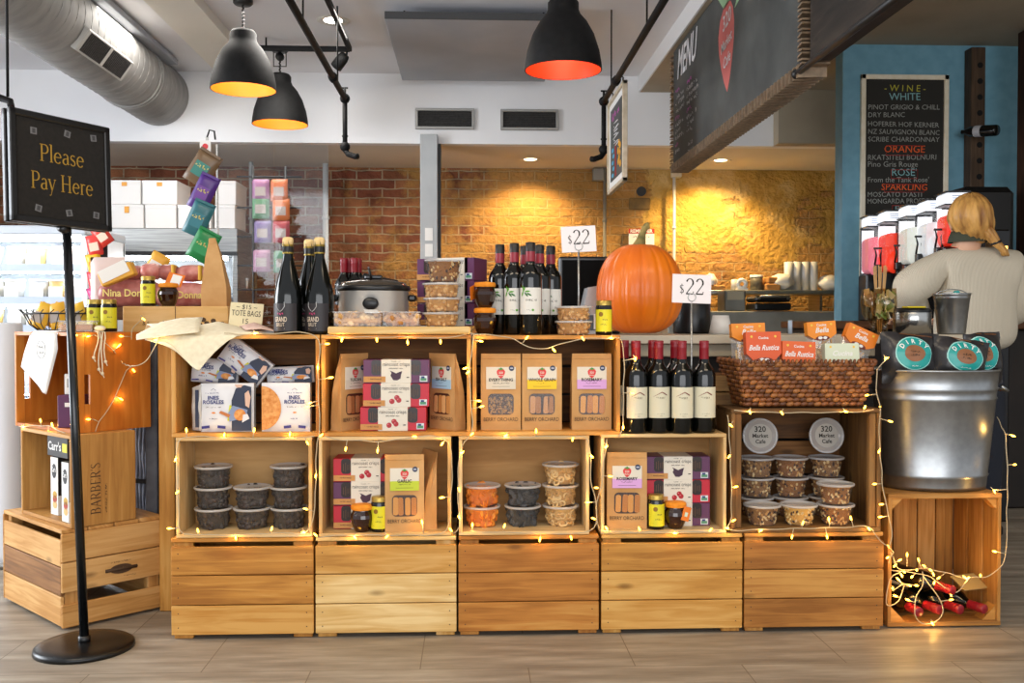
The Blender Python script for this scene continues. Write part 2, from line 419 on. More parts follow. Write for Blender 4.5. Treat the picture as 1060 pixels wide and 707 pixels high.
# ================================================================== STRUCTURE
BACK_Y, FAS_Y, CEIL_Z, SOF_Z = 5.90, 4.69, 3.00, 2.445
def brick_wall_mat():
    m = mat('brick_and_plaster', '8a5038', 0.85, spec=0.2); L = m.node_tree.links; b = m.node_tree.nodes['Principled BSDF']
    tc = N(m, 'ShaderNodeTexCoord'); sx = N(m, 'ShaderNodeSeparateXYZ'); cb = N(m, 'ShaderNodeCombineXYZ')
    L.new(tc.outputs['Object'], sx.inputs[0])
    # wobble the courses a little
    wn = N(m, 'ShaderNodeTexNoise'); wn.inputs['Scale'].default_value = 7; L.new(tc.outputs['Object'], wn.inputs['Vector'])
    wz = N(m, 'ShaderNodeMath', operation='MULTIPLY_ADD'); wz.inputs[1].default_value = 0.035; L.new(wn.outputs[0], wz.inputs[0]); L.new(sx.outputs['Z'], wz.inputs[2])
    L.new(sx.outputs['X'], cb.inputs[0]); L.new(wz.outputs[0], cb.inputs[1])
    bt = N(m, 'ShaderNodeTexBrick'); bt.inputs['Scale'].default_value = 1; bt.inputs['Brick Width'].default_value = 0.235
    bt.inputs['Row Height'].default_value = 0.084; bt.inputs['Mortar Size'].default_value = 0.008; bt.inputs['Mortar Smooth'].default_value = 0.35
    bt.inputs['Color1'].default_value = (*lin('7c4836'), 1); bt.inputs['Color2'].default_value = (*lin('a06c4a'), 1); bt.inputs['Mortar'].default_value = (*lin('aa967c'), 1)
    bt.inputs['Bias'].default_value = -0.1
    L.new(cb.outputs[0], bt.inputs['Vector'])
    n1 = N(m, 'ShaderNodeTexNoise'); n1.inputs['Scale'].default_value = 5; n1.inputs['Detail'].default_value = 7; L.new(cb.outputs[0], n1.inputs['Vector'])
    dk = ramp(m, [(0.30, (0.45, 0.42, 0.40)), (0.50, (0.95, 0.95, 0.95)), (0.70, (1.3, 1.25, 1.15))]); L.new(n1.outputs[0], dk.inputs[0])
    mu = N(m, 'ShaderNodeMix', data_type='RGBA', blend_type='MULTIPLY'); mu.inputs['Factor'].default_value = 0.9
    L.new(bt.outputs['Color'], mu.inputs['A']); L.new(dk.outputs[0], mu.inputs['B'])
    # ochre wash left on the bricks, and old plaster that covers most of the right end
    n2 = N(m, 'ShaderNodeTexNoise'); n2.inputs['Scale'].default_value = 2.3; n2.inputs['Detail'].default_value = 6; n2.inputs['Roughness'].default_value = 0.65; L.new(cb.outputs[0], n2.inputs['Vector'])
    gx = N(m, 'ShaderNodeMapRange'); gx.inputs[1].default_value = -2.2; gx.inputs[2].default_value = 0.6; gx.inputs[3].default_value = -0.22; gx.inputs[4].default_value = 0.17; L.new(sx.outputs['X'], gx.inputs[0])
    a1 = N(m, 'ShaderNodeMath', operation='ADD'); L.new(n2.outputs[0], a1.inputs[0]); L.new(gx.outputs[0], a1.inputs[1])
    w1 = ramp(m, [(0.46, (0,0,0)), (0.60, (0.62,0.62,0.62))]); L.new(a1.outputs[0], w1.inputs[0])
    mo = N(m, 'ShaderNodeMix', data_type='RGBA'); L.new(w1.outputs[0], mo.inputs['Factor']); L.new(mu.outputs['Result'], mo.inputs['A']); mo.inputs['B'].default_value = (*lin('c89a52'), 1)
    gp = N(m, 'ShaderNodeMapRange'); gp.inputs[1].default_value = 0.9; gp.inputs[2].default_value = 1.7; gp.inputs[3].default_value = -0.45; gp.inputs[4].default_value = 0.10; L.new(sx.outputs['X'], gp.inputs[0])
    n3 = N(m, 'ShaderNodeTexNoise'); n3.inputs['Scale'].default_value = 1.7; n3.inputs['Detail'].default_value = 8; n3.inputs['Roughness'].default_value = 0.7; L.new(cb.outputs[0], n3.inputs['Vector'])
    a2 = N(m, 'ShaderNodeMath', operation='ADD'); L.new(n3.outputs[0], a2.inputs[0]); L.new(gp.outputs[0], a2.inputs[1])
    gz = N(m, 'ShaderNodeMapRange'); gz.inputs[1].default_value = 1.50; gz.inputs[2].default_value = 1.78; gz.inputs[3].default_value = -0.22; gz.inputs[4].default_value = 0.0; L.new(sx.outputs['Z'], gz.inputs[0])
    az = N(m, 'ShaderNodeMath', operation='ADD'); L.new(a2.outputs[0], az.inputs[0]); L.new(gz.outputs[0], az.inputs[1])
    w2 = ramp(m, [(0.49, (0,0,0)), (0.53, (1,1,1))]); L.new(az.outputs[0], w2.inputs[0])
    pc = ramp(m, [(0.35, 'a8823c'), (0.5, 'c49a4c'), (0.66, 'd6b478')]); L.new(n2.outputs[0], pc.inputs[0])
    mp_ = N(m, 'ShaderNodeMix', data_type='RGBA'); L.new(w2.outputs[0], mp_.inputs['Factor']); L.new(mo.outputs['Result'], mp_.inputs['A']); L.new(pc.outputs[0], mp_.inputs['B'])
    L.new(mp_.outputs['Result'], b.inputs['Base Color'])
    n4 = N(m, 'ShaderNodeTexNoise'); n4.inputs['Scale'].default_value = 22; n4.inputs['Detail'].default_value = 6; L.new(cb.outputs[0], n4.inputs['Vector'])
    h1 = N(m, 'ShaderNodeMath', operation='MULTIPLY_ADD'); h1.inputs[1].default_value = -0.8; L.new(bt.outputs['Fac'], h1.inputs[0]); L.new(n4.outputs[0], h1.inputs[2])
    hm = N(m, 'ShaderNodeMix', data_type='FLOAT'); L.new(w2.outputs[0], hm.inputs['Factor']); L.new(h1.outputs[0], hm.inputs['A']); L.new(n4.outputs[0], hm.inputs['B'])
    h2 = N(m, 'ShaderNodeMath', operation='ADD'); L.new(hm.outputs[0], h2.inputs[0]); L.new(n3.outputs[0], h2.inputs[1])
    bp = N(m, 'ShaderNodeBump'); bp.inputs['Distance'].default_value = 0.035; bp.inputs['Strength'].default_value = 1.0
    L.new(h2.outputs[0], bp.inputs['Height']); L.new(bp.outputs[0], b.inputs['Normal'])
    return m
def floor_mat():
    m = mat('plank_tile', '9a9082', 0.5, spec=0.35); L = m.node_tree.links; b = m.node_tree.nodes['Principled BSDF']
    tc = N(m, 'ShaderNodeTexCoord'); mp = N(m, 'ShaderNodeMapping'); mp.inputs['Location'].default_value = (0.465, 0.29, 0); L.new(tc.outputs['Object'], mp.inputs[0])
    bt = N(m, 'ShaderNodeTexBrick'); bt.inputs['Scale'].default_value = 1; bt.inputs['Brick Width'].default_value = 0.63; bt.inputs['Row Height'].default_value = 0.31
    bt.inputs['Mortar Size'].default_value = 0.0016; bt.inputs['Color1'].default_value = (0.25, 0.25, 0.25, 1); bt.inputs['Color2'].default_value = (0.8, 0.8, 0.8, 1)
    L.new(mp.outputs[0], bt.inputs['Vector'])
    m2 = N(m, 'ShaderNodeMapping'); m2.inputs['Scale'].default_value = (1.5, 11, 1); L.new(tc.outputs['Object'], m2.inputs[0])
    n = N(m, 'ShaderNodeTexNoise'); n.inputs['Scale'].default_value = 1.6; n.inputs['Detail'].default_value = 7; n.inputs['Roughness'].default_value = 0.62; L.new(m2.outputs[0], n.inputs['Vector'])
    ad = N(m, 'ShaderNodeMath', operation='MULTIPLY_ADD'); ad.inputs[1].default_value = 0.10; L.new(bt.outputs['Color'], ad.inputs[0]); L.new(n.outputs[0], ad.inputs[2])
    r = ramp(m, [(0.30, '6e6457'), (0.52, '8b8071'), (0.72, 'a59b8b')]); L.new(ad.outputs[0], r.inputs[0])
    mx = N(m, 'ShaderNodeMix', data_type='RGBA'); L.new(bt.outputs['Fac'], mx.inputs['Factor']); L.new(r.outputs[0], mx.inputs['A']); mx.inputs['B'].default_value = (*lin('6a5d4c'), 1)
    L.new(mx.outputs['Result'], b.inputs['Base Color'])
    return m
M_BRICK = brick_wall_mat(); M_FLOOR = floor_mat()
M_WHITE = noisy('white_paint', 'ececee', 'f0f0f1', 1.5, 0.75)
M_CEIL = noisy('ceiling_paint', 'e6e6ea', 'ececef', 1.2, 0.8)
M_PANEL = noisy('grey_ceiling_panel', 'a4a9b2', 'adb2ba', 3, 0.6)
M_TAUPE = noisy('taupe_paint', 'a89c88', 'b3a792', 3, 0.8)
M_BLUE = noisy('blue_paint', '6b9db2', '76a8bc', 14, 0.6, bump=0.0008)
M_STEEL = noisy('brushed_steel', '9a9a98', 'b8b8b4', 4, 0.34, metal=0.9, stretch=(1, 1, 30))
M_GALV = noisy('galvanised_steel', '9b9d9e', 'a5a7a8', 40, 0.33, metal=0.95)
M_BLACK = mat('black_metal', '151414', 0.45)
M_MATTEBLK = noisy('matte_black', '0d0d0e', '151516', 30, 0.65, spec=.25)
M_DARK = noisy('dark_cabinet', '1a1512', '241c17', 6, 0.6)

def slab(name, c, d, m, label=None, bevel=0.0):
    o = MB().box(c, d, m, bevel).build(name); return struct(o, label)
slab('floor', (0, 0, -0.05), (14, 18, 0.1), M_FLOOR)
slab('ceiling', (-1.5, 2.0, CEIL_Z+0.05), (9.4, 8.0, 0.1), M_CEIL)
slab('wall_back', (0, BACK_Y+0.1, 1.5), (10, 0.2, 3.0), M_BRICK)
slab('wall_left', (-5.1, 3.9, 1.5), (0.2, 4.2, 3.0), M_WHITE)
slab('wall_right', (4.6, 3.0, 1.5), (0.2, 6.0, 3.0), M_TAUPE)
slab('trim_fascia', (-0.15, FAS_Y+0.05, (SOF_Z+CEIL_Z)/2), (9.7, 0.1, CEIL_Z-SOF_Z), M_WHITE, 'white fascia in front of the dropped soffit')
slab('trim_soffit', (-0.15, (FAS_Y+BACK_Y)/2+0.05, SOF_Z+0.02), (9.7, BACK_Y-FAS_Y-0.1, 0.04), noisy('soffit_paint', 'd8d2c6', 'e0dacd', 2, 0.8), 'soffit over the kitchen')
xl = 1.36
slab('ceiling_dropped', ((xl+4.5)/2, 1.7, 2.935), (4.5-xl, 5.96, 0.13), M_TAUPE, 'lower ceiling on the right')
slab('trim_ceiling_edge', (xl-0.006, 1.7, 2.935), (0.012, 5.96, 0.13), mat('bright_white', 'eeeeee', 0.6), 'white edge of the lower ceiling')
slab('trim_beam', (-1.80, 2.3, 2.965), (0.30, 4.76, 0.07), noisy('cream_paint', 'e4dfd4', 'e9e4da', 2, .8), 'shallow cream ceiling beam')
slab('wall_blue', (3.5, 3.36-0.06+0.06, 1.435), (2.04, 0.13, 2.87), M_BLUE)
slab('trim_shade_block', (3.35, 4.62, (SOF_Z+2.87)/2), (1.8, 0.13, 2.87-SOF_Z), M_TAUPE, 'taupe block added as shade on the right of the fascia')  # added block, its taupe stands in for shade on the fascia

# pillar between the two brick bays, pipes on the wall
def zof(u, v, y): return P(u, v, y).z
py = 4.60
c0, c1 = X(435, py, 250), X(453, py, 250)
o = MB().box(((c0+c1)/2, py+0.1, SOF_Z/2+0.03), (c1-c0, 0.2, SOF_Z+0.06), noisy('pillar_paint', 'a9adb0', 'b4b8ba', 4, .6), 0.004).build('pillar'); struct(o, 'grey pillar between the brick bays')
o = MB().box((c1+0.012, py+0.14, SOF_Z/2), (0.022, 0.1, SOF_Z), M_BLACK).build('trim_pillar_edge'); struct(o, 'black edging beside the grey pillar')
PAPER = mat('white_paper', 'e9e8e4', 0.8)
for k, (v0, v1) in enumerate(((235, 250), (252, 266))):
    t = MB(); p = P(444, (v0+v1)/2, py-0.003); t.box(p, (0.062, 0.003, 0.10), PAPER, rot=(0, 0, 0))
    tag(t.build('wall_notice'), ['white paper notice in a sleeve, upper one on the grey pillar', 'white paper notice in a sleeve, lower one on the grey pillar'][k], 'notice')
def pipe(u, y, v0, v1, r, m, label, name='wall_pipe'):
    t = MB(); a, b = P(u, v0, y), P(u, v1, y); b.x = a.x; t.cyl(b, a, r, m, seg=14)
    for z in (a.z-0.5, a.z-1.3): t.cyl((a.x, a.y, z-0.012), (a.x, a.y, z+0.012), r*1.35, m, seg=14)
    return tag(t.build(name), label, 'pipe')
M_PIPEW = mat('painted_pipe', 'c9cac8', 0.5)
pipe(337, 5.7, 168, 410, 0.027, M_PIPEW, 'white vertical pipe in front of the bricks behind the champagne bottles')
pipe(260, 5.6, 168, 400, 0.020, M_PIPEW, 'thin white vertical pipe seen through the glass screen')
pipe(626, 5.8, 172, 400, 0.016, noisy('grey_conduit', '77736a', '8a857a', 8, .5), 'grey conduit down the brick wall below the hanging poster', 'conduit')
pipe(698, 5.8, 180, 400, 0.014, M_PIPEW, 'pale conduit on the yellow plaster wall under the chalkboard corner', 'conduit')
o = MB().box(P(700, 180, 5.82), (0.09, 0.08, 0.07), mat('beige_box', 'c9bea4', .6), 0.006).build('junction_box'); tag(o, 'small beige junction box at the top of the pale conduit', 'junction box')
o = MB().box(P(619, 181, 5.82), (0.10, 0.08, 0.11), mat('grey_box', '8f8d86', .6), 0.006).build('junction_box'); tag(o, 'small grey junction box beside the bottom of the hanging poster', 'junction box')
# patch and hole in the plaster
o = MB().box(P(662, 211, 5.893), (0.20, 0.03, 0.11), noisy('patch_brick', '6e5a3c', '8a6d40', 12, .9, bump=.004), 0.01).build('trim_patch'); struct(o, 'bare patch in the plaster')
t = MB(); c = P(664, 198, 5.88); t.disc(c.x, c.z, 0.045, 0.045, c.y, c.y+0.02, M_BLACK)
tag(t.build('wall_vent'), 'round black vent hole in the tan plaster right of the hanging poster', 'vent')

# air vents in the fascia
M_GRILL = noisy('grille_grey', '2b2a29', '3a3836', 60, .6); M_ALU = mat('aluminium', '9b9b99', 0.35, 0.8)
def grille(u0, u1, v0, v1, label):
    a, b = P(u0, v1, FAS_Y), P(u1, v0, FAS_Y); w_, h_ = b.x-a.x, b.z-a.z
    t = thing('air_vent', label, 'vent', ((a.x+b.x)/2, FAS_Y, a.z), group='dark grilles in the white fascia')
    MB().box((0, -0.004, h_/2), (w_-.03, 0.008, h_-.03), M_GRILL).build('backing', t)
    f = MB()
    for z in (0.011, h_-0.011): f.box((0, -0.014, z), (w_, 0.028, 0.022), M_ALU, 0.003)
    for x in (-w_/2+.011, w_/2-.011): f.box((x, -0.014, h_/2), (0.022, 0.028, h_-.04), M_ALU, 0.003)
    f.build('frame', t)
    s_ = MB()
    for k in range(9): s_.box((0, -0.012, 0.03+(h_-.06)*k/8), (w_-.04, 0.008, 0.004), M_GRILL, rot=(0.5, 0, 0))
    s_.build('slat', t)
grille(430, 491, 113, 134, 'dark air vent in white fascia, the one nearer the grey pillar')
grille(518, 578, 114, 135, 'dark air vent in white fascia, the one under the hanging orange lamp')

# flat panels under the ceiling
def cpanel(u0, u1, y0, y1, z, label):
    x0, x1 = P(u0, 70, FAS_Y).x, P(u1, 70, FAS_Y).x
    t = thing('ceiling_panel', label, 'ceiling panel', ((x0+x1)/2, (y0+y1)/2, z))
    MB().box((0, 0, 0.02), (x1-x0, y1-y0, 0.04), M_PANEL, 0.004).build('panel', t)
    h = MB()
    for sx in (-1, 1):
        for sy in (-1, 1): h.cyl((sx*(x1-x0)*.4, sy*(y1-y0)*.4, .04), (sx*(x1-x0)*.4, sy*(y1-y0)*.4, CEIL_Z-z), 0.006, M_BLACK, seg=6)
    h.build('hanger', t)
    MB().box((0, -(y1-y0)/2-.004, 0.022), (x1-x0, 0.008, 0.045), mat('panel_edge', '3a3b3d', .6)).build('edge_strip', t)
cpanel(418, 562, 2.98, 4.50, 2.90, 'grey flat panel hung under the ceiling above the dark air vents')
cpanel(122, 200, 1.6, 4.30, 2.945, 'blue-grey flat panel hung under the ceiling behind the round duct')

# round spiral duct
a = Vector(P(164, 99, FAS_Y)); a.y = FAS_Y
RD = 0.238
t = thing('ventilation_duct', 'large round spiral metal air duct running under the ceiling at the left', 'duct', (a.x, 0, a.z))
M_DUCT = noisy('duct_zinc', '8a8987', '9b9996', 5, 0.68, metal=0.15, stretch=(1, 3, 1))
d = MB(); d.cyl((0, -0.6, 0), (0, FAS_Y-0.002, 0), RD, M_DUCT, seg=48, cap=False); d.build('pipe_wall', t)
sp = MB(); n = 24*52; pts = []
for k in range(n):
    an = 2*PI*k/24; y = -0.6+(FAS_Y+0.58)*k/n; pts.append((RD*math.cos(an), y, RD*math.sin(an)))
sp.tube(pts, 0.0035, M_DUCT, seg=4); sp.build('spiral_seam', t)
fl = MB()
for y in (4.0, 4.05): fl.tube([(RD*1.015*math.cos(2*PI*k/40), y, RD*1.015*math.sin(2*PI*k/40)) for k in range(40)], 0.008, M_DUCT, closed=True)
fl.build('joint_ring', t)
# register grille on the duct's lower right flank
gm = Matrix.Translation((0.200, 3.02, -0.140)) @ Euler((0, R(125.6), 0)).to_matrix().to_4x4()
g = MB(); g.M = gm; g.box((0, 0, 0), (0.15, 0.74, 0.04), mat('register_white', 'b5b4b0', .5), 0.006)
g.build('register', t)
g = MB(); g.M = gm
for yy in (-0.22, 0.22):
    for k in range(14): g.box((0, yy*.8-0.14+0.28*k/13, 0.022), (0.12, 0.010, 0.006), M_GRILL)
    g.box((0, yy*.8, 0.0202), (0.125, 0.31, 0.001), M_GRILL)
g.build('louvre', t)
h = MB()
for y in (1.2, 3.2): h.cyl((0, y, RD), (0, y, CEIL_Z-a.z), 0.006, M_BLACK, seg=6)
h.build('hanger', t)

# ------------------------------------------------------------------ lamps
M_GOLD = mat('gold_lining', 'e09030', 0.5); M_ORANGE = mat('orange_lining', 'd2380c', 0.5)
M_BULB = mat('warm_bulb', (1.0, 0.62, 0.25), 0.3, emit=6)
def pendant(u, v, d, label, lining, energy, power_col, cage=False):
    """u,v: rim centre"""
    y = d-3.09; p = P(u, v, y); r0 = 0.20
    t = thing('pendant_lamp', label, 'lamp', (p.x, p.y, p.z), group=None)
    H = 0.37
    prof = [(r0, 0), (r0*.985, .035), (r0*.93, .10), (r0*.80, .18), (r0*.62, .245), (r0*.45, .285), (r0*.40, .31), (r0*.40, .345), (r0*.34, .362), (0.012, .368)]
    s_ = MB(); s_.lathe(prof, M_MATTEBLK, 40); s_.lathe([(r0, 0), (r0-.006, 0)], M_MATTEBLK, 40); s_.build('shade', t)
    l_ = MB(); l_.lathe([(r-.006 if r > .02 else r, max(z-.004, 0.0)) for r, z in prof], lining, 40); l_.build('shade_lining', t)
    MB().ball((0, 0, .17), .045, M_BULB).cyl((0, 0, .2), (0, 0, .34), .022, M_BLACK).build('bulb', t)
    c = MB(); zt = CEIL_Z-p.z; c.tube([(0.004*math.cos(k*1.3), 0.004*math.sin(k*1.3), .36+(zt-.36)*k/40) for k in range(41)], .006, M_BLACK, 5)
    c.build('cord', t)
    c = MB(); c.lathe([(0.002, 0), (.06, 0), (.06, -.02), (.05, -.03), (0.002, -.03)], M_BLACK, 20, (0, 0, zt)); c.build('ceiling_cap', t)
    if cage:
        c = MB(); q = .42
        c.tube([(-.045, 0, q), (-.045, 0, q+.12), (.045, 0, q+.12), (.045, 0, q)], .005, M_BLACK, closed=True); c.cyl((0, -.015, q+.07), (0, .015, q+.07), .03, M_BLACK)
        c.build('pulley', t)
    L = bpy.data.lights.new('pendant_light', 'POINT'); L.energy = energy; L.color = power_col; L.shadow_soft_size = .05
    lo = bpy.data.objects.new('pendant_light', L); COL.objects.link(lo); lo.parent = t; lo.location = (0, 0, .09)
pendant(252, 93, 6.06, 'black dome pendant lamp with gold inside, upper left one near the duct', M_GOLD, 3.6, (1, .66, .34))
pendant(290, 129, 7.1, 'black dome pendant lamp with gold inside, lower one hung on a pulley', M_GOLD, 3.2, (1, .62, .30), True)
pendant(583, 73, 5.0, 'black dome pendant lamp with red-orange inside, hung alone near the middle', M_ORANGE, 3.0, (1, .6, .35))

def downlight(u, v, label, energy):
    y = PZ(u, v, SOF_Z).y; x = PZ(u, v, SOF_Z).x
    t = thing('ceiling_downlight', label, 'ceiling light', (x, y, SOF_Z))
    MB().lathe([(.055, .0), (.085, -.004), (.092, -.002), (.092, .0)], mat('trim_white', 'dddad2', .5), 28).build('trim_ring', t)
    MB().lathe([(0.0001, -.001), (.055, -.001)], mat('lamp_glow', (1.0, .82, .55), .5, emit=9), 28).build('diffuser', t)
    L = bpy.data.lights.new('downlight', 'SPOT'); L.energy = energy; L.color = (1.0, .70, .30); L.spot_size = R(125); L.spot_blend = .7; L.shadow_soft_size = .05
    lo = bpy.data.objects.new('downlight', L); COL.objects.link(lo); lo.parent = t; lo.location = (0, 0.02, -.02); lo.rotation_euler = (R(17), 0, 0)
downlight(549, 165, 'round recessed ceiling light nearer the grey pillar', 120)
downlight(746, 166, 'round recessed ceiling light under the big chalkboard', 160)
spot('kitchen_wall_light', (-0.7, 5.1, 2.40), (R(22), 0, 0), 26, (1, .84, .62), 120)

# black pipe frames that hang from the ceiling
def ceiling_pipe(u0, v0, u1, v1, uf, label):
    d1 = 6.5; y1 = d1-3.09; b = P(u1, v1, y1); a = Vector((b.x, -0.2, b.z))
    foot = P(u1, 155 if u1 < 400 else 158, y1)
    t = thing('ceiling_pipe', label, 'pipe', (b.x, b.y, b.z))
    r = .019
    MB().cyl((0, a.y-b.y, 0), (0, 0, 0), r, M_MATTEBLK).build('long_pipe', t)
    MB().cyl((0, 0, -.02), (0, 0, foot.z-b.z), r*.85, M_MATTEBLK).build('drop_pipe', t)
    sgn = 1 if uf > u1 else -1
    MB().tube([(0, 0, foot.z-b.z), (sgn*.02, -.01, foot.z-b.z-.03), (sgn*.07, -.03, foot.z-b.z-.05), (sgn*.09, -.04, foot.z-b.z-.05)], r, M_MATTEBLK, 10).build('elbow', t)
    for (y, z, n_) in ((0, 0, 1), (-.55, 0, 0), (0, foot.z-b.z+.02, 1)):
        f = MB()
        if n_: f.ball((0, y, z), .034, M_MATTEBLK); f.cyl((0, y, z), (0, y, z+.07), .008, M_MATTEBLK); f.cyl((-.02, y, z+.07), (.02, y, z+.07), .006, M_MATTEBLK)
        else: f.cyl((0, y-.03, z), (0, y+.03, z), .028, M_MATTEBLK)
        f.build('pipe_fitting', t)
    h = MB()
    for y in (-.35, -1.6): h.cyl((0, y, 0), (0, y, CEIL_Z-b.z), .005, M_MATTEBLK, seg=6)
    h.build('hanger', t)
ceiling_pipe(310, 18, 357, 102, 365, 'black iron pipe with valve hung from the ceiling beside the dome lamps')
ceiling_pipe(678, 18, 625, 105, 610, 'black iron pipe with valve that carries the framed chalk poster')

# track with a small spotlight
yt = 3.75
a, b = P(268, 51, yt), P(362, 51, yt)
t = thing('track_light', 'black ceiling track with a small lit spotlight behind the dome lamps', 'track light', (b.x, yt, b.z))
MB().box(((a.x-b.x)/2, 0, 0), (b.x-a.x, .03, .035), M_MATTEBLK, .003).box((0, -.9, 0), (.03, 1.8, .035), M_MATTEBLK, .003).build('rail', t)
h = MB()
for x in (a.x-b.x+.05, -.02): h.cyl((x, 0, .01), (x, 0, max(CEIL_Z-b.z, .02)), .006, M_MATTEBLK)
h.build('hanger', t)
sp_ = MB(); sp_.M = Matrix.Translation((-.06, -.05, -.10)) @ Euler((R(50), 0, R(55))).to_matrix().to_4x4()
sp_.lathe([(.001, .06), (.032, .06), (.04, .03), (.042, -.05), (.036, -.05), (.034, -.03)], M_MATTEBLK, 20); sp_.build('spot_head', t)
s2 = MB(); s2.M = sp_.M.copy(); s2.lathe([(.0001, -.035), (.036, -.035)], mat('spot_glow', (1, .95, .8), .4, emit=25), 20); s2.build('lens', t)
MB().tube([(-.02, 0, 0), (-.02, -.01, -.06), (-.06, -.05, -.09)], .008, M_MATTEBLK).build('bracket', t)
pl = P(334, 20, 2.9)
t = thing('ceiling_downlight', 'bright round ceiling light at the top edge beside the black track', 'ceiling light', (pl.x, PZ(334, 21, CEIL_Z).y, CEIL_Z))
MB().lathe([(.06, 0), (.1, -.006), (.108, 0)], mat('trim_white', 'dddad2', .5), 28).build('trim_ring', t)
MB().lathe([(.0001, -.002), (.06, -.002)], mat('lamp_glow_bright', (1, .93, .8), .5, emit=20), 28).build('diffuser', t)

# ================================================================== SIGNS OVERHEAD
M_CHALK = noisy('chalkboard', '434544', '5a5c5a', 2.5, 0.75, detail=5)
M_CW = mat('chalk_white', 'dcdcde', .9); M_CWD = mat('chalk_faint', '9c9c96', .9); M_CP = mat('chalk_pink', 'd56bc0', .9); M_CR = mat('chalk_red', 'cf6f6a', .9); M_CG = mat('chalk_green', '9fc49a', .9)
M_CO = mat('chalk_orange', 'e8622a', .9); M_CY = mat('chalk_yellow', 'b9b23e', .9); M_CT = mat('chalk_teal', '86b5b8', .9); M_CRR = mat('chalk_darkred', 'a8302c', .9)
M_DRIFT = noisy('expanded_metal', '7a6854', '968068', 40, .5, metal=.3)
# menu board: local x runs along the board from its far end (0) to its near end, local z up; the written face is local -Y (turned to -X in the shop)
SX = 1.385; far, near = P(697, 100, 3.51).y, P(831, 60, 0.93).y
SZ0, SZ1 = 2.085, 2.865
t = thing('menu_board', 'big hanging chalkboard with a red radish drawing and rib-edged metal frame', 'sign', (SX, 3.51, SZ0), rz=-PI/2)
LB = 3.51-0.93; HB = SZ1-SZ0-.002
MB().box((LB/2, .045, HB/2), (LB, .09, HB), M_CHALK, .003).build('board', t)
rb = MB()
def rib_line(x0, z0, x1, z1, n):
    dx, dz = x1-x0, z1-z0
    for k in range(n+1):
        f = k/n; cx, cz = x0+dx*f, z0+dz*f
        if abs(dx) > abs(dz): rb.box((cx, .045, cz), (.008, .12, .056), M_DRIFT, rot=(0, 0, .10 if k % 2 else -.10))
        else: rb.box((cx, .045, cz), (.056, .12, .008), M_DRIFT, rot=(0, .1 if k % 2 else -.1, 0))
rib_line(0, -.018, LB, -.018, 100); rib_line(-.018, 0, -.018, HB-.03, 36); rib_line(LB+.018, 0, LB+.018, HB-.03, 36)
rb.box((LB/2, .045, -.012), (LB, .08, .012), M_BLACK)
rb.build('ribbed_edge', t)
tx = MB()
tx.text('MENU', .14, .56, .19, M_CW, y=-.003, align='l', sx=.75, bold=.02, shear=.25, tilt=0)
menu = [106, 11, 12, 12, 106, 11, 7, 11, 104, 6]
for i, l in enumerate(menu):
    tx.text(l, .08, .47-.045*i, .036, M_CP if l > 99 else M_CW, y=-.003, align='l', bold=.02)
for i, l in enumerate([106, 13, 15, 13, 106, 12, 9, 7]):
    tx.text(l, .42, .45-.045*i, .036, M_CP if l > 99 else M_CW, y=-.003, align='l', bold=.02)
tx.text(7, .46, .05, .03, M_CW, y=-.003, align='l', bold=.02); tx.text(10, .46, .01, .026, M_CW, y=-.003, align='l')
tx.build('menu_writing', t)
# radish emblem
rd = MB(); cx = 1.40
out = [(.0, .175), (.04, .24), (.075, .33), (.10, .43), (.105, .52), (.085, .60), (.05, .645), (0, .66), (-.06, .65), (-.12, .60), (-.15, .52), (-.14, .43), (-.10, .33), (-.05, .24)]
rd.prism([(cx+a*1.25, b) for a, b in out], -.002, 0, M_CR)
for pts in ([(-.06, .64), (-.17, .74), (-.12, .775), (-.02, .70), (.02, .65)], [(0, .65), (.02, .775), (.1, .775), (.07, .66)], [(.12, .58), (.22, .60), (.30, .70), (.34, .775), (.25, .775), (.20, .66)]):
    rd.prism([(cx+a*1.2, b) for a, b in pts], -.002, 0, M_CG)
rd.text('320', cx, .53, .085, M_CW, y=-.004, bold=.01, shear=.1, tilt=8); rd.text('Market', cx-.01, .42, .06, M_CW, y=-.004, bold=.01, shear=.2, tilt=8, maxw=.22); rd.text('Cafe', cx, .32, .06, M_CW, y=-.004, bold=.01, shear=.2, tilt=8)
rd.build('radish_emblem', t)
# darker wood panel carries on towards the front with a black rod below
g = MB(); g.box((LB+.06+.55, .05, HB/2), (1.05, .09, HB), wood('dark_grain', '1d1a17', '2c2621', '40382f', .5, .6, vary=.3), .004); g.build('end_panel', t)
g = MB(); g.cyl((LB-.05, -.005, -.02), (LB+1.2, -.005, -.02), .014, M_BLACK); g.ball((LB-.05, -.005, -.02), .022, M_BLACK); g.build('rod', t)
g = MB()
for x in (.3, LB-.3): g.cyl((x, .1, HB), (x, .1, HB+.02), .01, M_BLACK)
g.build('hanger', t)

# framed chalk poster hung on the pipe; faces left
px_ = .915
t = thing('framed_chalk_poster', 'framed chalk drawing hung from the black pipe, edge almost towards us', 'poster', (px_, 3.31, 1.856), rz=-PI/2)
W_, H_ = .66, .60
f = MB(); wf = noisy('frame_silver', 'b9a98e', 'cfc2aa', 20, .5)
for z in (.012, H_-.012): f.box((W_/2, 0, z), (W_, .03, .024), wf, .003)
for x in (.012, W_-.012): f.box((x, 0, H_/2), (.024, .03, H_), wf, .003)
f.build('frame', t)
MB().box((W_/2, .004, H_/2), (W_-.04, .012, H_-.04), mat('mat_white', 'e8e8e6', .8)).build('white_mount', t)
g = MB(); g.box((W_/2, -.004, H_/2), (W_-.2, .004, H_-.14), M_CHALK)
g.text(7, W_/2, .44, .07, M_CP, y=-.008, bold=.02, maxw=.4)
for k in range(9): g.tube([(W_/2+.10*math.sin(k*1.7), -.008, .27+.018*k), (W_/2+.12*math.cos(k*2.1), -.008, .275+.018*k)], .004, M_CW, 4)
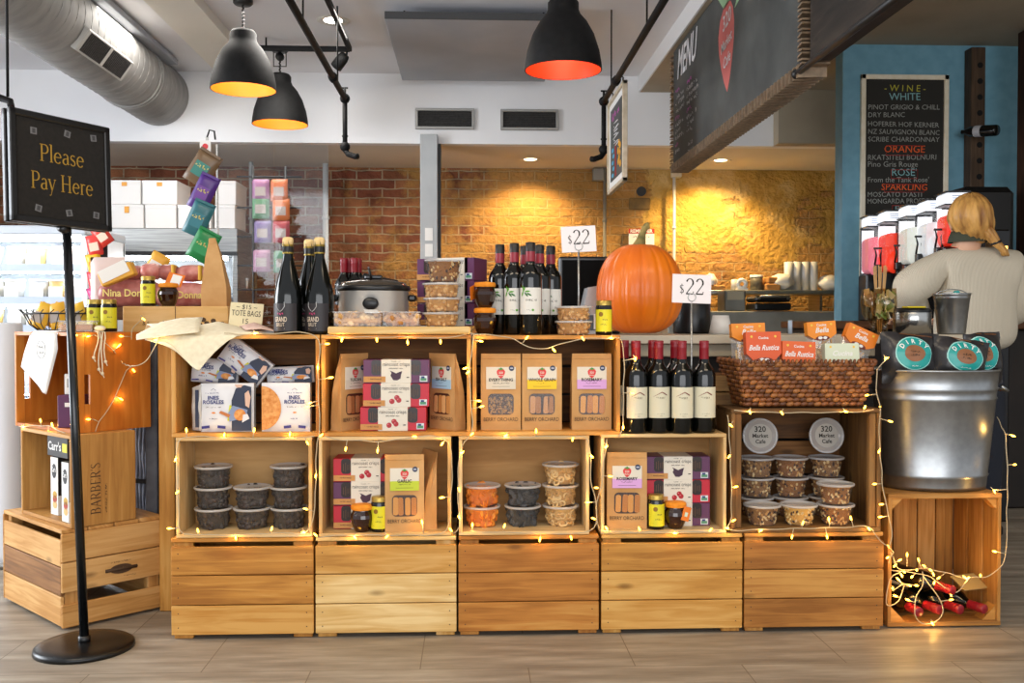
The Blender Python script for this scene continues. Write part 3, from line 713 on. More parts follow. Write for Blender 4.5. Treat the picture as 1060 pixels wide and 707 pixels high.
for k in range(7): g.disc(.47+.04*math.cos(k*2.4), .13+.025*k*.9, .03, .022, -.007, -.004, mat('chalk_gold', 'e0a42e', .9))
g.box((.33, -.0075, .18), (.03, .003, .2), M_CRR)
for k in range(5): g.disc(.2+.03*(k % 2), .1+.04*k, .035, .014, -.007, -.004, mat('chalk_blue', '5fb0d8', .9))
g.build('drawing', t)
g = MB(); zt = P(625, 105, 3.41).z-1.856
for x in (.12, W_-.12): g.tube([(x, 0, H_-.005), (x+.01, .005, H_+.04), (x, .0, max(zt-.01, H_+.05))], .005, M_MATTEBLK, 6)
g.build('hook', t)

# ================================================================== WINE BOARD ON THE BLUE WALL
WY = 3.36-.065-.002
p0, p1 = P(889, 300, WY), P(981, 78, WY); W_, H_ = p1.x-p0.x, P(935, 78, WY).z-P(935, 300, WY).z
t = thing('wine_board', 'tall narrow wine list chalkboard in a pale wood frame on the blue wall', 'sign', (p0.x+W_/2, WY-.012, P(935, 300, WY).z))
f = MB(); pw = noisy('pale_frame', 'e8dcc0', 'f2e8d2', 20, .6)
for z in (.016, H_-.016): f.box((0, 0, z), (W_, .026, .032), pw, .003)
for x in (-W_/2+.016, W_/2-.016): f.box((x, 0, H_/2), (.032, .026, H_), pw, .003)
f.build('frame', t)
MB().box((0, .004, H_/2), (W_-.05, .010, H_-.05), mat('board_black', '26241f', .8)).build('board', t)
g = MB(); pxm = lambda v: H_*(300-v)/222.0
def wl(s, v, m, size=.042, off=0, **k):
    if m is M_CWD: k['align'] = 'l'; off = -W_/2+.05
    g.text(s, off, pxm(v), size, m, y=-.003, maxw=W_-.11, shear=.08*math.sin(v), tilt=.8*math.cos(v*1.7), **k)
wl('- W I N E -', 95, M_CY, .045); wl('WHITE', 104, M_CT, .05)
for s, v in (('PINOT GRIGIO & CHILL', 114), ('DRY BLANC', 122), ('HOFERER HOF KERNER', 131), ('NZ SAUVIGNON BLANC', 139), ('SCRIBE CHARDONNAY', 147)): wl(s, v, M_CWD, .034)
wl('ORANGE', 158, M_CO, .05)
wl('RKATSITELI BOLNURI', 166, M_CWD, .036); wl('Pino Gris Rouge', 173, M_CWD, .038); wl("ROSE'", 182, M_CT, .05); wl("From the Tank Rose'", 189, M_CWD, .036)
wl('SPARKLING', 197, M_CO, .045); wl("MOSCATO D'ASTI", 204, M_CWD, .034); wl('MONGARDA PROSECCO', 211, M_CWD, .034); wl('RED', 220, M_CT, .05)
for i in range(5): wl(12-i, 229+9*i, M_CWD, .034)
for (v0, v1, wd) in ((151, 161, .25), (176, 185, .18), (191, 199, .27), (213, 223, .16)):
    z0, z1 = pxm(v1), pxm(v0)
    g.tube([(-wd/2, -.004, z0), (wd/2, -.004, z0), (wd/2, -.004, z1), (-wd/2, -.004, z1)], .0025, M_CRR, 4, closed=True)
g.build('chalk_writing', t)

# black perforated post with a bottle stuck in it
a, b = P(1007, 52, WY-.02), P(1003, 330, WY-.02)
t = thing('bottle_post', 'dark wooden bottle-rack post with a column of holes on the blue wall', 'wine rack', (a.x, WY-.05, 0))
MB().box((0, 0, a.z/2), (.095, .095, a.z), wood('dark_post', '33261c', '4a3828', '5c4836', 1, .6), .004).build('post', t)
g = MB()
for k in range(17): g.disc(.01, a.z-.12-.105*k, .019, .019, -.0495, -.046, mat('hole_black','040404',.9))
g.build('holes', t)
c = P(1010, 136, 3.10)
t = thing('wine_bottle', 'dark wine bottle stored neck-in through the post on the blue wall', 'bottle', c, rot=(R(97), 0, R(28)))
MB().lathe([(.001, .15), (.034, .15), (.037, .14), (.037, 0), (.033, -.04), (.015, -.075), (.014, -.10)], mat('bottle_black', '0b0c0c', .12), 20).build('glass', t)
MB().lathe([(.0376, .0), (.0376, .05)], mat('label_pale', 'b9b9bd', .6), 20).build('label', t)

# ================================================================== DRINK MACHINES + BACK COUNTER AT THE RIGHT
yb = 2.25
z_bar = 1.02
t = thing('bar_counter', 'dark back bar with a brown wooden top under the frozen drink machines', 'counter', (3.20, 2.0, 0))
MB().box((0, .02+.55, (z_bar-.045)/2), (2.3, 1.1, z_bar-.045), M_DARK, .01).build('cabinet', t)
MB().box((0, .55, z_bar-.022), (2.36, 1.2, .044), wood('brown_rail', '3a2214', '5a3820', '6e4a2c'), .006).build('worktop', t)
M_TANK = clear('tank_plastic', gloss=.3); M_LIT = mat('lit_lid', (.93, .96, 1.0), .4, emit=.75); M_BP = mat('black_plastic', '0e0e10', .35)
def drink(u, vt, vb, wpx, y, col, label, emit):
    p = P(u, vb, y); h = P(u, vt, y).z-z_bar; w_ = wpx*(y+3.09)/1000
    t = thing('frozen_drink_machine', label, 'drink machine', (p.x, y, z_bar), rz=R(-8), group='frozen drink machines on the back bar')
    hb = p.z-z_bar                                    # bottom of the bowl
    MB().box((0, .03, hb*.5), (w_*.96, .20, hb), M_BP, .01).box((0, .10, (hb+h)/2-.04), (w_*.8, .05, h-hb-.06), M_BP, .01).build('base', t)
    MB().box((0, -.11, .035), (w_*.8, .08, .05), M_BP, .008).build('drip_tray', t)
    hh = h-.075
    k = MB(); k.rrect(-w_*.46, w_*.46, hb, hh, .03, -.10, .074, M_TANK); k.build('tank', t)
    m = mat('slush_'+col, col, .5); m.node_tree.nodes['Principled BSDF'].inputs['Emission Color'].default_value = (*lin(col), 1); m.node_tree.nodes['Principled BSDF'].inputs['Emission Strength'].default_value = .45  # glow put into the drink colour, as if lit from inside
    q = MB(); q.rrect(-w_*.42, w_*.42, hb+.006, hb+(hh-hb)*.78, .03, -.094, .064, m); q.ball((0, -.08, hb+.06), (w_*.36, .05, .07), m); q.build('drink', t)
    MB().box((0, .0665, (hb+hh)/2), (w_*.84, .004, hh-hb-.02), mat('tank_backlight', (.95, .97, 1.0), .5, emit=.9)).build('backlight', t)
    MB().box((0, -.0, hh+.071), (w_*.98, .19, .010), M_BP).box((0, -.0, hh+.002), (w_*.98, .19, .008), M_BP).build('lid_edge', t)
    MB().box((0, -.015, hh+.036), (w_*.92, .17, .06), M_LIT, .008).build('lid', t)
    f = MB(); f.box((0, -.165, hb+.03), (.035, .05, .045), M_BP, .004).cyl((0, -.175, hb-.045), (0, -.175, hb+.02), .014, M_BP)
    f.tube([(-.02, -.175, hb+.05), (-.012, -.18, hb+.11), (-.022, -.185, hb+.15), (.022, -.185, hb+.15), (.012, -.18, hb+.11), (.02, -.175, hb+.05)], .006, M_BP)
    f.box((0, -.186, hb+.152), (.06, .012, .012), M_BP); f.build('tap', t)
    g = MB(); 
    for i in range(3): g.box((0, -.102, hh+.048-.012*i), (w_*.5, .002, .004), mat('print_blue', '7f8fb0', .6))
    g.build('lid_print', t)
drink(901, 224, 284, 15, 3.02, 'e07c8c', 'frozen drink machine with pale pink drink, at the end beside the wine board', 0)
drink(921, 219, 282, 21, 2.84, 'f23c20', 'frozen drink machine with bright red drink, second from the wine board end', 0)
drink(942, 213, 274, 19, 2.60, 'd5d8ce', 'frozen drink machine with whitish drink, third from the wine board end', 0)
drink(961, 208, 268, 18, 2.42, 'dfe2e4', 'frozen drink machine with clear icy drink, fourth from the wine board end', 0)
drink(985, 200, 256, 26, 2.24, 'f2301a', 'frozen drink machine with bright red drink, the one behind the blond head', 0)
q_ = P(1008, 197, 2.86); MB_ = MB().box((0, 0, (q_.z-z_bar)/2), (.34, .26, q_.z-z_bar), M_BP, .04); tag(MB_.build('coffee_machine', loc=(q_.x, 2.80, z_bar+.001)), 'big black rounded machine whose top shows above the blond head', 'machine')
t = MB(); c = P(1033, 238, 1.72); t.box((c.x, c.y, (c.z+.0)/2+.0), (.09, .09, c.z), M_BP, .01); t.box((c.x, c.y-.046, c.z-.10), (.05, .003, .03), mat('amber_light', (1, .5, .1), .5, emit=4))
tag(t.build('coffee_grinder'), 'tall black machine with a small amber light right of the blond hair', 'machine')
o = MB().box((X(1066, 2.9, 150), 2.9, 1.43), (.10, .12, 2.85), wood('edge_post', '1c1410', '3a2418', '4c3222'), .004).build('trim_post'); struct(o, 'dark wooden post at the right edge')

# ================================================================== KITCHEN BEHIND
ky = 4.9
zt_ = P(800, 318, ky).z
# worktop and under-shelf in grey steel
o = MB().box(((X(690, ky)+X(874, ky))/2, 5.30, P(800, 322, ky).z/2), (X(874, ky)-X(690, ky), .9, P(800, 322, ky).z), noisy('dull_steel', '85837a', '98958c', 5, .5, metal=.3), .01).build('steel_cabinet'); tag(o, 'dull grey steel kitchen cabinet against the yellow wall', 'cabinet')
t = thing('steel_shelf', 'long steel shelf along the yellow wall holding white bags', 'shelf', (X(785, 5.5), 5.5, P(785, 303, 5.4).z))
MB().box((0, 0, 0), (X(872, 5.5)-X(700, 5.5), .5, .035), M_STEEL, .005).build('board', t)
MB().box((-.5, .1, -.09), (.02, .3, .15), M_STEEL).box((.55, .1, -.09), (.02, .3, .15), M_STEEL).build('bracket', t)
zs = P(785, 303, 5.4).z+.018
def kb(name, u, y, w_, d_, h_, m, label, cat, z=None, bevel=.01):
    o = MB().box((0, 0, h_/2), (w_, d_, h_), m, bevel).build(name, loc=(X(u, y, 300), y, zs if z is None else z)); return tag(o, label, cat)
M_BAG = mat('white_plastic_bag', 'd6d3cc', .35); M_CARD = noisy('cardboard', 'a9743c', 'bb8448', 10, .8)
def sleeve(u, y, w_, h_, label):
    t = MB()
    for k in range(4): t.cyl((-w_/2+w_*(k+.5)/4, 0, 0), (-w_/2+w_*(k+.5)/4, 0, h_), w_/8, mat('cup_white', 'd9d6d0', .4), w_/8*1.05, 14)
    o = t.build('cup_sleeve', loc=(X(u, y, 300), y, zs)); tag(o, label, 'cups')
sleeve(829, 5.45, .30, .26, 'tall stack of white paper cups in clear sleeves on the steel shelf')
def lump(name, u, y, w_, d_, h_, m, label, cat, z=None, seed=0):
    t = MB()
    def fn(a, b):
        th = 2*PI*a; ph = PI*b-PI/2; q = 1+.18*noise.noise(Vector((math.cos(th)*1.5+seed, math.sin(th)*1.5, ph*2)))
        return (w_/2*math.cos(ph)*math.cos(th)*q, d_/2*math.cos(ph)*math.sin(th)*q, h_/2+h_/2*math.sin(ph)*q)
    t.grid(fn, 24, 12, m); o = t.build(name, loc=(X(u, y, 300), y, zs if z is None else z)); return tag(o, label, cat)
lump('plastic_bag', 808, 5.42, .22, .25, .15, M_BAG, 'crumpled white plastic bag left of the white cup stack', 'bag', seed=2)
lump('plastic_bag', 858, 5.45, .20, .25, .14, M_BAG, 'white plastic bag at the right end of the steel shelf', 'bag', seed=5)
lump('plastic_bag', 735, 5.4, .12, .18, .15, M_BAG, 'small white bag on the steel shelf above the price card', 'bag', seed=8)
kb('cardboard_box', 797, 5.42, .13, .2, .06, M_CARD, 'small flat cardboard box on the steel shelf beside white bags', 'box')
kb('cardboard_box', 798, 5.42, .11, .18, .06, M_CARD, 'small cardboard box stacked on the flat one on the shelf', 'box', z=zs+.061)
kb('cardboard_box', 740, 5.35, .16, .1, .045, M_CARD, 'low cardboard box at the left end of the steel shelf', 'box')
t = MB(); t.lathe([(.001, 0), (.055, 0), (.055, .12), (.001, .12)], mat('grey_tin', '5d584e', .5), 20); t.lathe([(.057, .12), (.057, .14), (.001, .14)], PAPER, 20)
tag(t.build('tin', loc=(X(783, 5.42, 300), 5.42, zs)), 'dark grey tin with a white lid on the steel shelf', 'tin')
t = MB(); t.lathe([(.001, 0), (.03, 0), (.026, .10), (.001, .10)], mat('cup_white', 'd9d6d0', .4), 16)
tag(t.build('paper_cup', loc=(X(760, 5.42, 300), 5.42, zs)), 'small white paper cup on the steel shelf', 'cup')
t = MB(); t.tube([(.035*math.cos(a), 0, .055+.035*math.sin(a)) for a in [2*PI*k/16 for k in range(16)]], .018, PAPER, 8, closed=True); t.box((0, 0, .01), (.09, .06, .02), PAPER)
tag(t.build('paper_roll', loc=(X(768, 5.3, 300), 5.3, zs)), 'small white roll dispenser on the steel shelf', 'roll')
# things on the kitchen worktop
zk = P(800, 322, ky).z
kb('toaster_oven', 716, 5.0, .22, .3, .20, M_MATTEBLK, 'black countertop appliance behind the pumpkin and price card', 'appliance', z=zk)
t = thing('panini_press', 'black panini press on the kitchen worktop', 'appliance', (X(795, 4.95, 320), 4.95, zk))
MB().box((0, 0, .035), (.30, .3, .06), M_BP, .012).build('base', t); MB().box((0, 0, .10), (.30, .3, .05), M_BP, .018).build('lid', t)
MB().tube([(-.12, -.15, .10), (-.12, -.2, .12), (.12, -.2, .12), (.12, -.15, .10)], .011, M_STEEL, 8).build('handle', t)
t = MB(); t.box((0, 0, .09), (.18, .25, .18), noisy('steel_box', '77766f', '8a8880', 5, .4, metal=.6), .01); t.box((.0, -.13, .13), (.14, .004, .07), mat('label_tan', 'a39a84', .7))
tag(t.build('steel_container', loc=(X(757, 5.1, 320), 5.1, zk)), 'steel container with a tan label on the kitchen worktop', 'container')
# reminder notice on the wall
p = P(664, 248, 5.86)
t = thing('wall_notice', 'white notice with a red REMINDER band on the wall behind the pumpkin stem', 'notice', p)
MB().box((0, 0, 0), (.24, .004, .20), PAPER).build('sheet', t)
g = MB(); g.box((0, -.003, .078), (.24, .003, .045), mat('notice_red', 'c02a1e', .7)); g.text('REMINDER', 0, .064, .032, PAPER, y=-.006, bold=.03, maxw=.22); g.text(9, 0, .02, .028, M_BLACK, y=-.004, maxw=.19); g.text(5, 0, -.03, .028, M_BLACK, y=-.004)
g.build('print', t)

# ================================================================== LEFT BACK: FRIDGE, BOXES, RACK, GLASS
M_LED = mat('fridge_led', (.93, .97, 1.0), .5, emit=24.0)
M_FW = mat('fridge_white', 'dfe5ea', .4)
fy = 3.3
fx1 = X(90, fy, 280); fx0 = fx1-1.35
ztop = P(40, 243, fy).z
t = thing('display_fridge', 'tall open white refrigerated display with lit shelves at the far left', 'refrigerator', ((fx0+fx1)/2, fy+.35, 0))
FW = fx1-fx0
MB().box((0, .33, ztop/2), (FW, .04, ztop), M_FW).build('back_panel', t)
for s in (-1, 1): MB().box((s*(FW/2-.02), 0, ztop/2), (.04, .68, ztop), M_FW, .004).build('side_panel', t)
MB().box((0, 0, ztop+.03), (FW, .72, .06), mat('fridge_hood', 'b9c0c8', .4), .01).build('canopy', t)
MB().box((0, -.26, ztop-.02), (FW-.12, .05, .03), M_LED).build('light_strip', t)
MB().box((0, -.02, .25), (FW-.08, .70, .5), M_FW, .01).build('base', t)
shz = [P(40, v, fy+.1).z for v in (278, 312, 341)]+[.80, .56]
for z in shz:
    MB().box((0, .03, z), (FW-.08, .56, .025), M_FW, .003).build('shelf', t)
    MB().box((0, -.26, z+.005), (FW-.09, .012, .05), mat('price_rail', 'b4c0d8', .4)).build('price_rail', t)
    MB().box((0, -.20, z-.022), (FW-.12, .05, .015), M_LED).build('light_strip', t)
def tub_f(col):
    def mk():
        t = thing('food_tub', '', 'food container'); m = mat('tub_'+col, col, .5)
        MB().lathe([(.001, 0), (.050, 0), (.062, .120), (.001, .120)], m, 16).build('tub', t)
        MB().lathe([(.065, .120), (.065, .132), (.001, .134)], M_FW, 16).build('lid', t)
        MB().box((0, -.062, .045), (.09, .004, .08), PAPER).build('label', t)
        return t
    return mk
pools = [Pool(tub_f(c)) for c in ('e9e6de', 'f2efe6', 'e2c07a', 'dfe3e6')]
k = 0
rowname = ['top', 'second', 'third', 'lower', 'bottom']
for r_, z in enumerate(shz[:4]):
    for c_ in range(9):
        x = fx0+.10+.143*c_
        u_guess = CX+0
        pools[(c_*3+r_) % 4].put(f'white lidded food tub with a white label on the {rowname[r_]} lit fridge shelf', (x+.02*((r_*7+c_) % 2), fy+.17, z+.0135), group=f'food tubs on the {rowname[r_]} fridge shelf')

# stainless cooler with white boxes on it
by = 4.35
bx0, bx1 = X(95, by, 250), X(246, by, 250)
zb = P(170, 236, by-.0).z; zc = P(170, 261, by).z
t = thing('stainless_cooler', 'stainless glass-fronted cooler with a bright metal header under white boxes', 'cooler', ((bx0+bx1)/2, by+.33, 0))
BW = bx1-bx0
MB().box((0, .0, (zb+zc)/2), (BW, .66, zb-zc), M_STEEL, .006).build('header', t)
MB().box((0, -.335, zc-.01), (BW, .02, .03), M_BLACK).build('black_seal', t)
for s in (-1, 1): MB().box((s*(BW/2-.02), 0, zc/2), (.04, .66, zc), M_STEEL, .004).build('side_panel', t)
MB().box((0, .31, zc/2), (BW-.08, .04, zc), M_FW).build('back_panel', t)
MB().box((0, 0, .35), (BW-.08, .6, .7), M_STEEL).build('base', t)
for z in (.98, 1.22): MB().box((0, .02, z), (BW-.08, .5, .02), M_FW).box((0, -.22, z), (BW-.08, .01, .04), mat('rail_blue', '7f90b8', .4)).build('shelf', t)
MB().box((0, -.25, zc-.04), (BW-.2, .05, .03), M_LED).build('light_strip', t)
MB().box((0, -.32, zc/2+.32), (BW-.08, .006, zc-.70), clear('cooler_glass', gloss=.3)).build('glass_door', t)
tf = Pool(tub_f('e9e6de')); tg_ = Pool(tub_f('d8c8e0'))
for r_, z in enumerate((.991, 1.231)):
    for c_ in range(7): (tf if (c_+r_) % 2 else tg_).put(f'pale lidded food tub on the {["lower","upper"][r_]} shelf inside the stainless cooler', (bx0+.14+.15*c_, by+.30, z), group=f'food tubs on the {["lower","upper"][r_]} cooler shelf')
M_BOXW = mat('white_box', 'e6e4e1', .6)
def white_box(u0, u1, v0, v1, y, d_, label, seal):
    a, b = P(u0, v1, y), P(u1, v0, y); w_, h_ = b.x-a.x, b.z-a.z
    t = thing('white_box', label, 'box', ((a.x+b.x)/2, y+d_/2, max(a.z, zb) if v1 > 240 else a.z))
    MB().box((0, 0, h_/2), (w_-.004, d_, h_-.002), M_BOXW, .004).build('carton', t)
    MB().box((0, .0, h_-.012), (w_+.002, d_+.004, .024), M_BOXW, .003).build('lid', t)
    if seal: MB().box((0, -d_/2-.004, h_-.03), (.035, .003, .035), mat('orange_seal', 'e0a040', .6)).build('seal', t)
zrow = []
B = [(113, 148, 222, 247, 'stacked white box, bottom row, leftmost of those on the cooler', 1), (149, 182, 222, 247, 'stacked white box, bottom row, second from the left on the cooler', 0), (183, 218, 222, 247, 'stacked white box, bottom row, behind the hanging snack bags', 0), (221, 243, 222, 247, 'stacked white box, bottom row, at the right end on the cooler', 0)]
hb = (P(150, 222, by+.05).z-zb)
for (u0, u1, v0, v1, l, s_) in B:
    a = X(u0, by+.05, 230); b = X(u1, by+.05, 230)
    t = thing('white_box', l, 'box', ((a+b)/2, by+.25, zb+.001)); w_ = b-a-.006; h_ = .184
    MB().box((0, 0, h_/2), (w_, .36, h_), M_BOXW, .004).build('carton', t); MB().box((0, 0, h_-.014), (w_+.003, .364, .026), M_BOXW, .003).build('lid', t)
    if s_: MB().box((0, -.184, h_-.04), (.035, .003, .05), mat('orange_seal', 'e0a040', .6)).build('seal', t)
for (u0, u1, l, s_) in ((111, 145, 'stacked white box, upper row, left one with an orange seal', 1), (146, 183, 'stacked white box, upper row, beside the hanging snack bags', 1), (222, 244, 'stacked white box, upper row, right end seen through the glass', 0)):
    a = X(u0, by+.05, 210); b = X(u1, by+.05, 210)
    t = thing('white_box', l, 'box', ((a+b)/2, by+.25, zb+.186)); w_ = b-a-.006; h_ = .184
    MB().box((0, 0, h_/2), (w_, .36, h_), M_BOXW, .004).build('carton', t); MB().box((0, 0, h_-.014), (w_+.003, .364, .026), M_BOXW, .003).build('lid', t)
    if s_: MB().box((0, -.184, h_-.03), (.04, .003, .03), mat('orange_seal', 'e0a040', .6)).build('seal', t)

# snack rack seen through the glass
ry = 3.6
t = thing('snack_rack', 'black wire rack behind the glass screen holding colourful pouches', 'rack', (X(279, ry, 250), ry, 0))
for x in (-.11, .11): MB().cyl((x, 0, 0), (x, 0, P(279, 172, ry).z), .009, M_BLACK).build('upright', t)
g = MB()
for v in (183, 215, 245, 275, 300):
    z = P(279, v, ry).z-t.location.z; g.cyl((-.22, 0, z), (.22, 0, z), .006, M_BLACK)
g.build('crossbar', t)
MB().box((0, 0, .02), (.5, .4, .03), M_BLACK, .01).build('base', t)
pc = ['9a6a8c', 'c06a3c', '5c8a64', 'c8703c', '74608c', 'a84a50', 'a87890', '648c70']
def pouch_mesh(w_, h_, m, m2):
    g = MB()
    def fn(a, b):
        e = (1-abs(2*a-1)**4)*(1-abs(2*b-1)**6)
        return ((a-.5)*w_, -.018*e, (b-.5)*h_)
    g.grid(fn, 10, 10, m); g.grid(lambda a, b: ((a-.5)*w_, .014*(1-abs(2*a-1)**4)*(1-abs(2*b-1)**6), (b-.5)*h_), 10, 10, m)
    g.box((0, -.019, -.01), (w_*.6, .003, h_*.4), m2)
    return g
PALE = mat('pouch_pale', 'a89c94', .5)
for i, (u, v) in enumerate(((270, 197), (289, 197), (270, 215), (291, 217), (272, 240), (291, 240), (271, 270), (292, 271))):
    g = pouch_mesh(.115, .15, mat('pouch_'+pc[i], pc[i], .4), PALE); p = P(u, v, ry-.03)
    nm = ['pink', 'orange', 'green', 'amber', 'purple', 'crimson', 'rose', 'light green'][i]
    o = g.build('snack_pouch', loc=p); tag(o, f'{nm} snack pouch hanging on the wire rack behind the glass', 'snack bag')
# clear screen with two upright seams
gy = 1.9
t = thing('glass_screen', 'clear upright glass screen behind the champagne bottles', 'glass screen', (X(284, gy, 200), gy, 0))
a, b = X(226, gy, 200)-t.location.x, X(340, gy, 200)-t.location.x; zt_ = P(284, 150, gy).z; zl = .97
MB().box((a*.5, 0, (zt_+zl)/2), (-a-.004, .008, zt_-zl), clear('screen_glass', 'f4f6f8', gloss=.25)).build('pane', t)
MB().box((b*.5, 0, (zt_+zl)/2), (b-.004, .008, zt_-zl), clear('screen_glass', 'f4f6f8', gloss=.25)).build('pane', t)
f = MB(); f.box(((a+b)/2, 0, zl-.02), (b-a+.02, .03, .04), M_STEEL)
f.box((a-.005, 0, (zt_+zl)/2), (.008, .012, zt_-zl), M_STEEL)
for x in (a+.05, b-.05): f.box((x, 0, (zl-.04)/2), (.04, .04, zl-.04), M_STEEL)
f.build('channel', t)

# ================================================================== COUNTER BEHIND THE CRATES
Z1, Z2, Z3 = .325, .645, .970
ZC = P(700, 347, .42).z
CY0 = .42
cx0, cx1 = -1.02, X(911, CY0, 360)
M_CTR = noisy('counter_laminate', 'b9ad98', 'c6baa4', 4, .45, stretch=(1, 6, 1)); M_CTR2 = noisy('counter_edge', 'a2967f', 'b0a48c', 5, .5)
t = thing('service_counter', 'long counter with a pale top edge standing behind the crates', 'counter', ((cx0+cx1)/2, CY0, 0))
CWD = cx1-cx0
MB().box((0, .36, ZC-.016), (CWD, .72, .032), M_CTR, .003).build('worktop', t)
MB().box((0, .37, ZC-.032-.024), (CWD-.01, .68, .048), M_CTR2, .003).build('edge_board', t)
MB().box((0, .39, (ZC-.08)/2), (CWD-.06, .62, ZC-.08), M_DARK).build('body', t)
# ribbed dark cladding at the left end, with a post
lx = X(118, .8, 440)
t = thing('side_counter', 'dark ribbed blue-grey counter side seen in the gap between the crate stacks', 'counter', ((lx+cx0)/2, .80, 0))
MB().box((0, .28, ZC/2-.02), (cx0-lx-.01, .5, ZC-.04), M_DARK).build('body', t)
g = MB(); n = 30; M_RIB = noisy('blue_grey_cladding', '828a9c', 'aab2c2', 18, .6, bump=.003)
for k in range(n): g.tube([(-(cx0-lx)/2+(cx0-lx)*(k+.5)/n+.002*math.sin(j*1.9+k), .01+.002*math.sin(j*2.3+k*1.3), .02+(ZC-.06)*j/16) for j in range(17)], .0085, M_RIB, 6)
g.build('ribbed_cladding', t)
g = MB()
for z in (.37, .62): g.box((0, -.004, z), (cx0-lx, .012, .016), M_BLACK, rot=(0, .10, 0))
g.build('strap', t)
o = MB().box((X(158.5, .47, 440), .47, ZC/2-.01), (.042, .05, ZC-.02), noisy('grey_post', '5b5c62', '707178', 18, .7), .004).build('grey_post'); tag(o, 'weathered grey upright post in the gap left of the crates', 'post')

# ================================================================== CRATES
W_APPLE = wood('apple_crate', 'a06628', 'c0863e', 'd6a45c', 1.0, .55)
W_APPLE2 = wood('apple_crate_pale', 'b98a4c', 'd4aa66', 'e8c88c', .8, .55)
W_OLD = wood('old_crate', '4a3218', '6e4e2a', '8a683c', 1.1, .65)
W_PINE = wood('pine_box', 'b88e56', 'ccab76', 'dcc092', 1.2, .5, knots=False)
W_PLYO = wood('orange_ply', 'a0581a', 'b96e26', 'ca863c', .6, .45, knots=False)
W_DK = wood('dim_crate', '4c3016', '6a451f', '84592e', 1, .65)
nail = mat('nail_dark', '3a2a1a', .6)

def plank(g, x0, x1, z0, z1, y0, y1, m, bev=.0025): g.box(((x0+x1)/2, (y0+y1)/2, (z0+z1)/2), (abs(x1-x0), abs(y1-y0), abs(z1-z0)), m, bev)
def base_crate(u0, u1, label, mats, yo=0.0):
    x0, x1 = X(u0, yo, 600)+.0015, X(u1, yo, 600)-.0015; w_ = x1-x0; d_ = .30
    t = thing('wooden_crate', label, 'crate', ((x0+x1)/2, yo, 0), group='row of slatted crates on the floor')
    h = Z1
    f = MB(); zz = [.014, .110, .205, .298]
    for k in range(3): plank(f, -w_/2, w_/2, zz[k]+.0015, zz[k+1]-.0015, 0, .011, mats[k % len(mats)], .002)
    f.build('front_panel', t)
    nl = MB()
    for k in range(3):
        for s in (-1, 1):
            for q in (.025, .07): nl.disc(s*(w_/2-.022), zz[k]+q, .002, .002, -.0006, .001, nail, 6)
    nl.build('nails', t)
    f = MB()
    for k in range(3): plank(f, -w_/2, w_/2, zz[k]+.0015, zz[k+1]-.0015, d_-.011, d_, mats[0])
    f.build('back_panel', t)
    for s in (-1, 1):
        f = MB()
        for k in range(2): f.box((s*(w_/2-.0085), d_/2, .085+.145*k), (.013, d_-.026, .135), mats[0], .002)
        f.build('end_panel', t)
    for s in (-1, 1):
        for yy in (.022, d_-.022): MB().box((s*(w_/2-.036), yy, .155), (.060, .020, .308), mats[-1], .002).build('corner_batten', t)
    f = MB()
    for k in range(3): plank(f, -w_/2+.001, w_/2-.001, h-.014, h-.001, .0+.1*k+.001, .1*(k+1)-.003, mats[0], .002)
    f.build('top_panel', t)
    return t
LB5 = [(176.5, 325, 'slatted floor crate, leftmost of the front row, under the dark tubs box'), (326, 473, 'slatted floor crate with pale lower planks, second of the front row'), (474, 620.5, 'slatted floor crate with a dark-stained bottom plank, middle of the front row'), (622, 769, 'slatted floor crate, fourth of the front row, below the small honey jars'), (770, 915, 'slatted floor crate with a big knot, rightmost of the front row')]
W_A = [wood('apple_crate_a', '9c6426', 'bf8439', 'd29f55', 1, .55), wood('apple_crate_b', 'a4702e', 'c8944a', 'deb474', .7, .55), wood('apple_crate_c', '965c20', 'b97a34', 'cc964c', 1, .55), wood('apple_crate_d', 'a06a28', 'c28a3e', 'd6a65c', .9, .55), wood('apple_crate_e', '8c5822', 'ae7434', 'c69048', 1.1, .55)]
for i, (u0, u1, l) in enumerate(LB5):
    m = W_A[i]; base_crate(u0, u1, l, [W_APPLE2, W_APPLE2, m] if i == 1 else [m, m, m])

def open_box(name, label, u0, u1, z0, z1, y0, d_, wt, m, mback=None, slats=0, group=None, corner=None, top=True, vref=500):
    x0, x1 = X(u0, y0, vref), X(u1, y0, vref); w_, h = x1-x0, z1-z0
    t = thing(name, label, 'crate', ((x0+x1)/2, y0, z0+.0006), group=group); h -= .001
    mback = mback or m
    for s in (-1, 1): MB().box((s*(w_/2-wt/2), d_/2, h/2), (wt, d_, h-2*wt-.0004), m, .0015, rot=None).build('side_panel', t)
    MB().box((0, d_/2, wt/2), (w_, d_, wt), m, .0015).build('bottom_panel', t)
    if top: MB().box((0, d_/2, h-wt/2), (w_, d_, wt), m, .0015).build('top_panel', t)
    f = MB()
    if slats:
        hh = (h-2*wt)/slats
        for k in range(slats): f.box((0, d_-.006, wt+hh*(k+.5)), (w_-2*wt-.001, .010, hh-.010), mback, .001)
    else: f.box((0, d_-.005, h/2), (w_-2*wt-.001, .008, h-2*wt-.001), mback)
    f.build('back_panel', t)
    if corner:
        for s in (-1, 1): MB().box((s*(w_/2-wt-.012), .02, h/2), (.022, .022, h-2*wt-.002), corner, .002).build('corner_post', t)
    return t
PT = .011
W_PBK = wood('pine_back', '946c3a', 'a87f4a', 'ba925c', .4, .6, knots=False)  # brown back boards; their tone also stands in for shade inside the boxes
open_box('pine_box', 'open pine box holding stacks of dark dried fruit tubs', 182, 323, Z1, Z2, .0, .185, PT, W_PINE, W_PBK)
open_box('pine_box', 'open pine box holding cracker boxes, two jars and a green-labelled bag', 330, 467, Z1, Z2, .0, .185, PT, W_PINE, W_PBK)
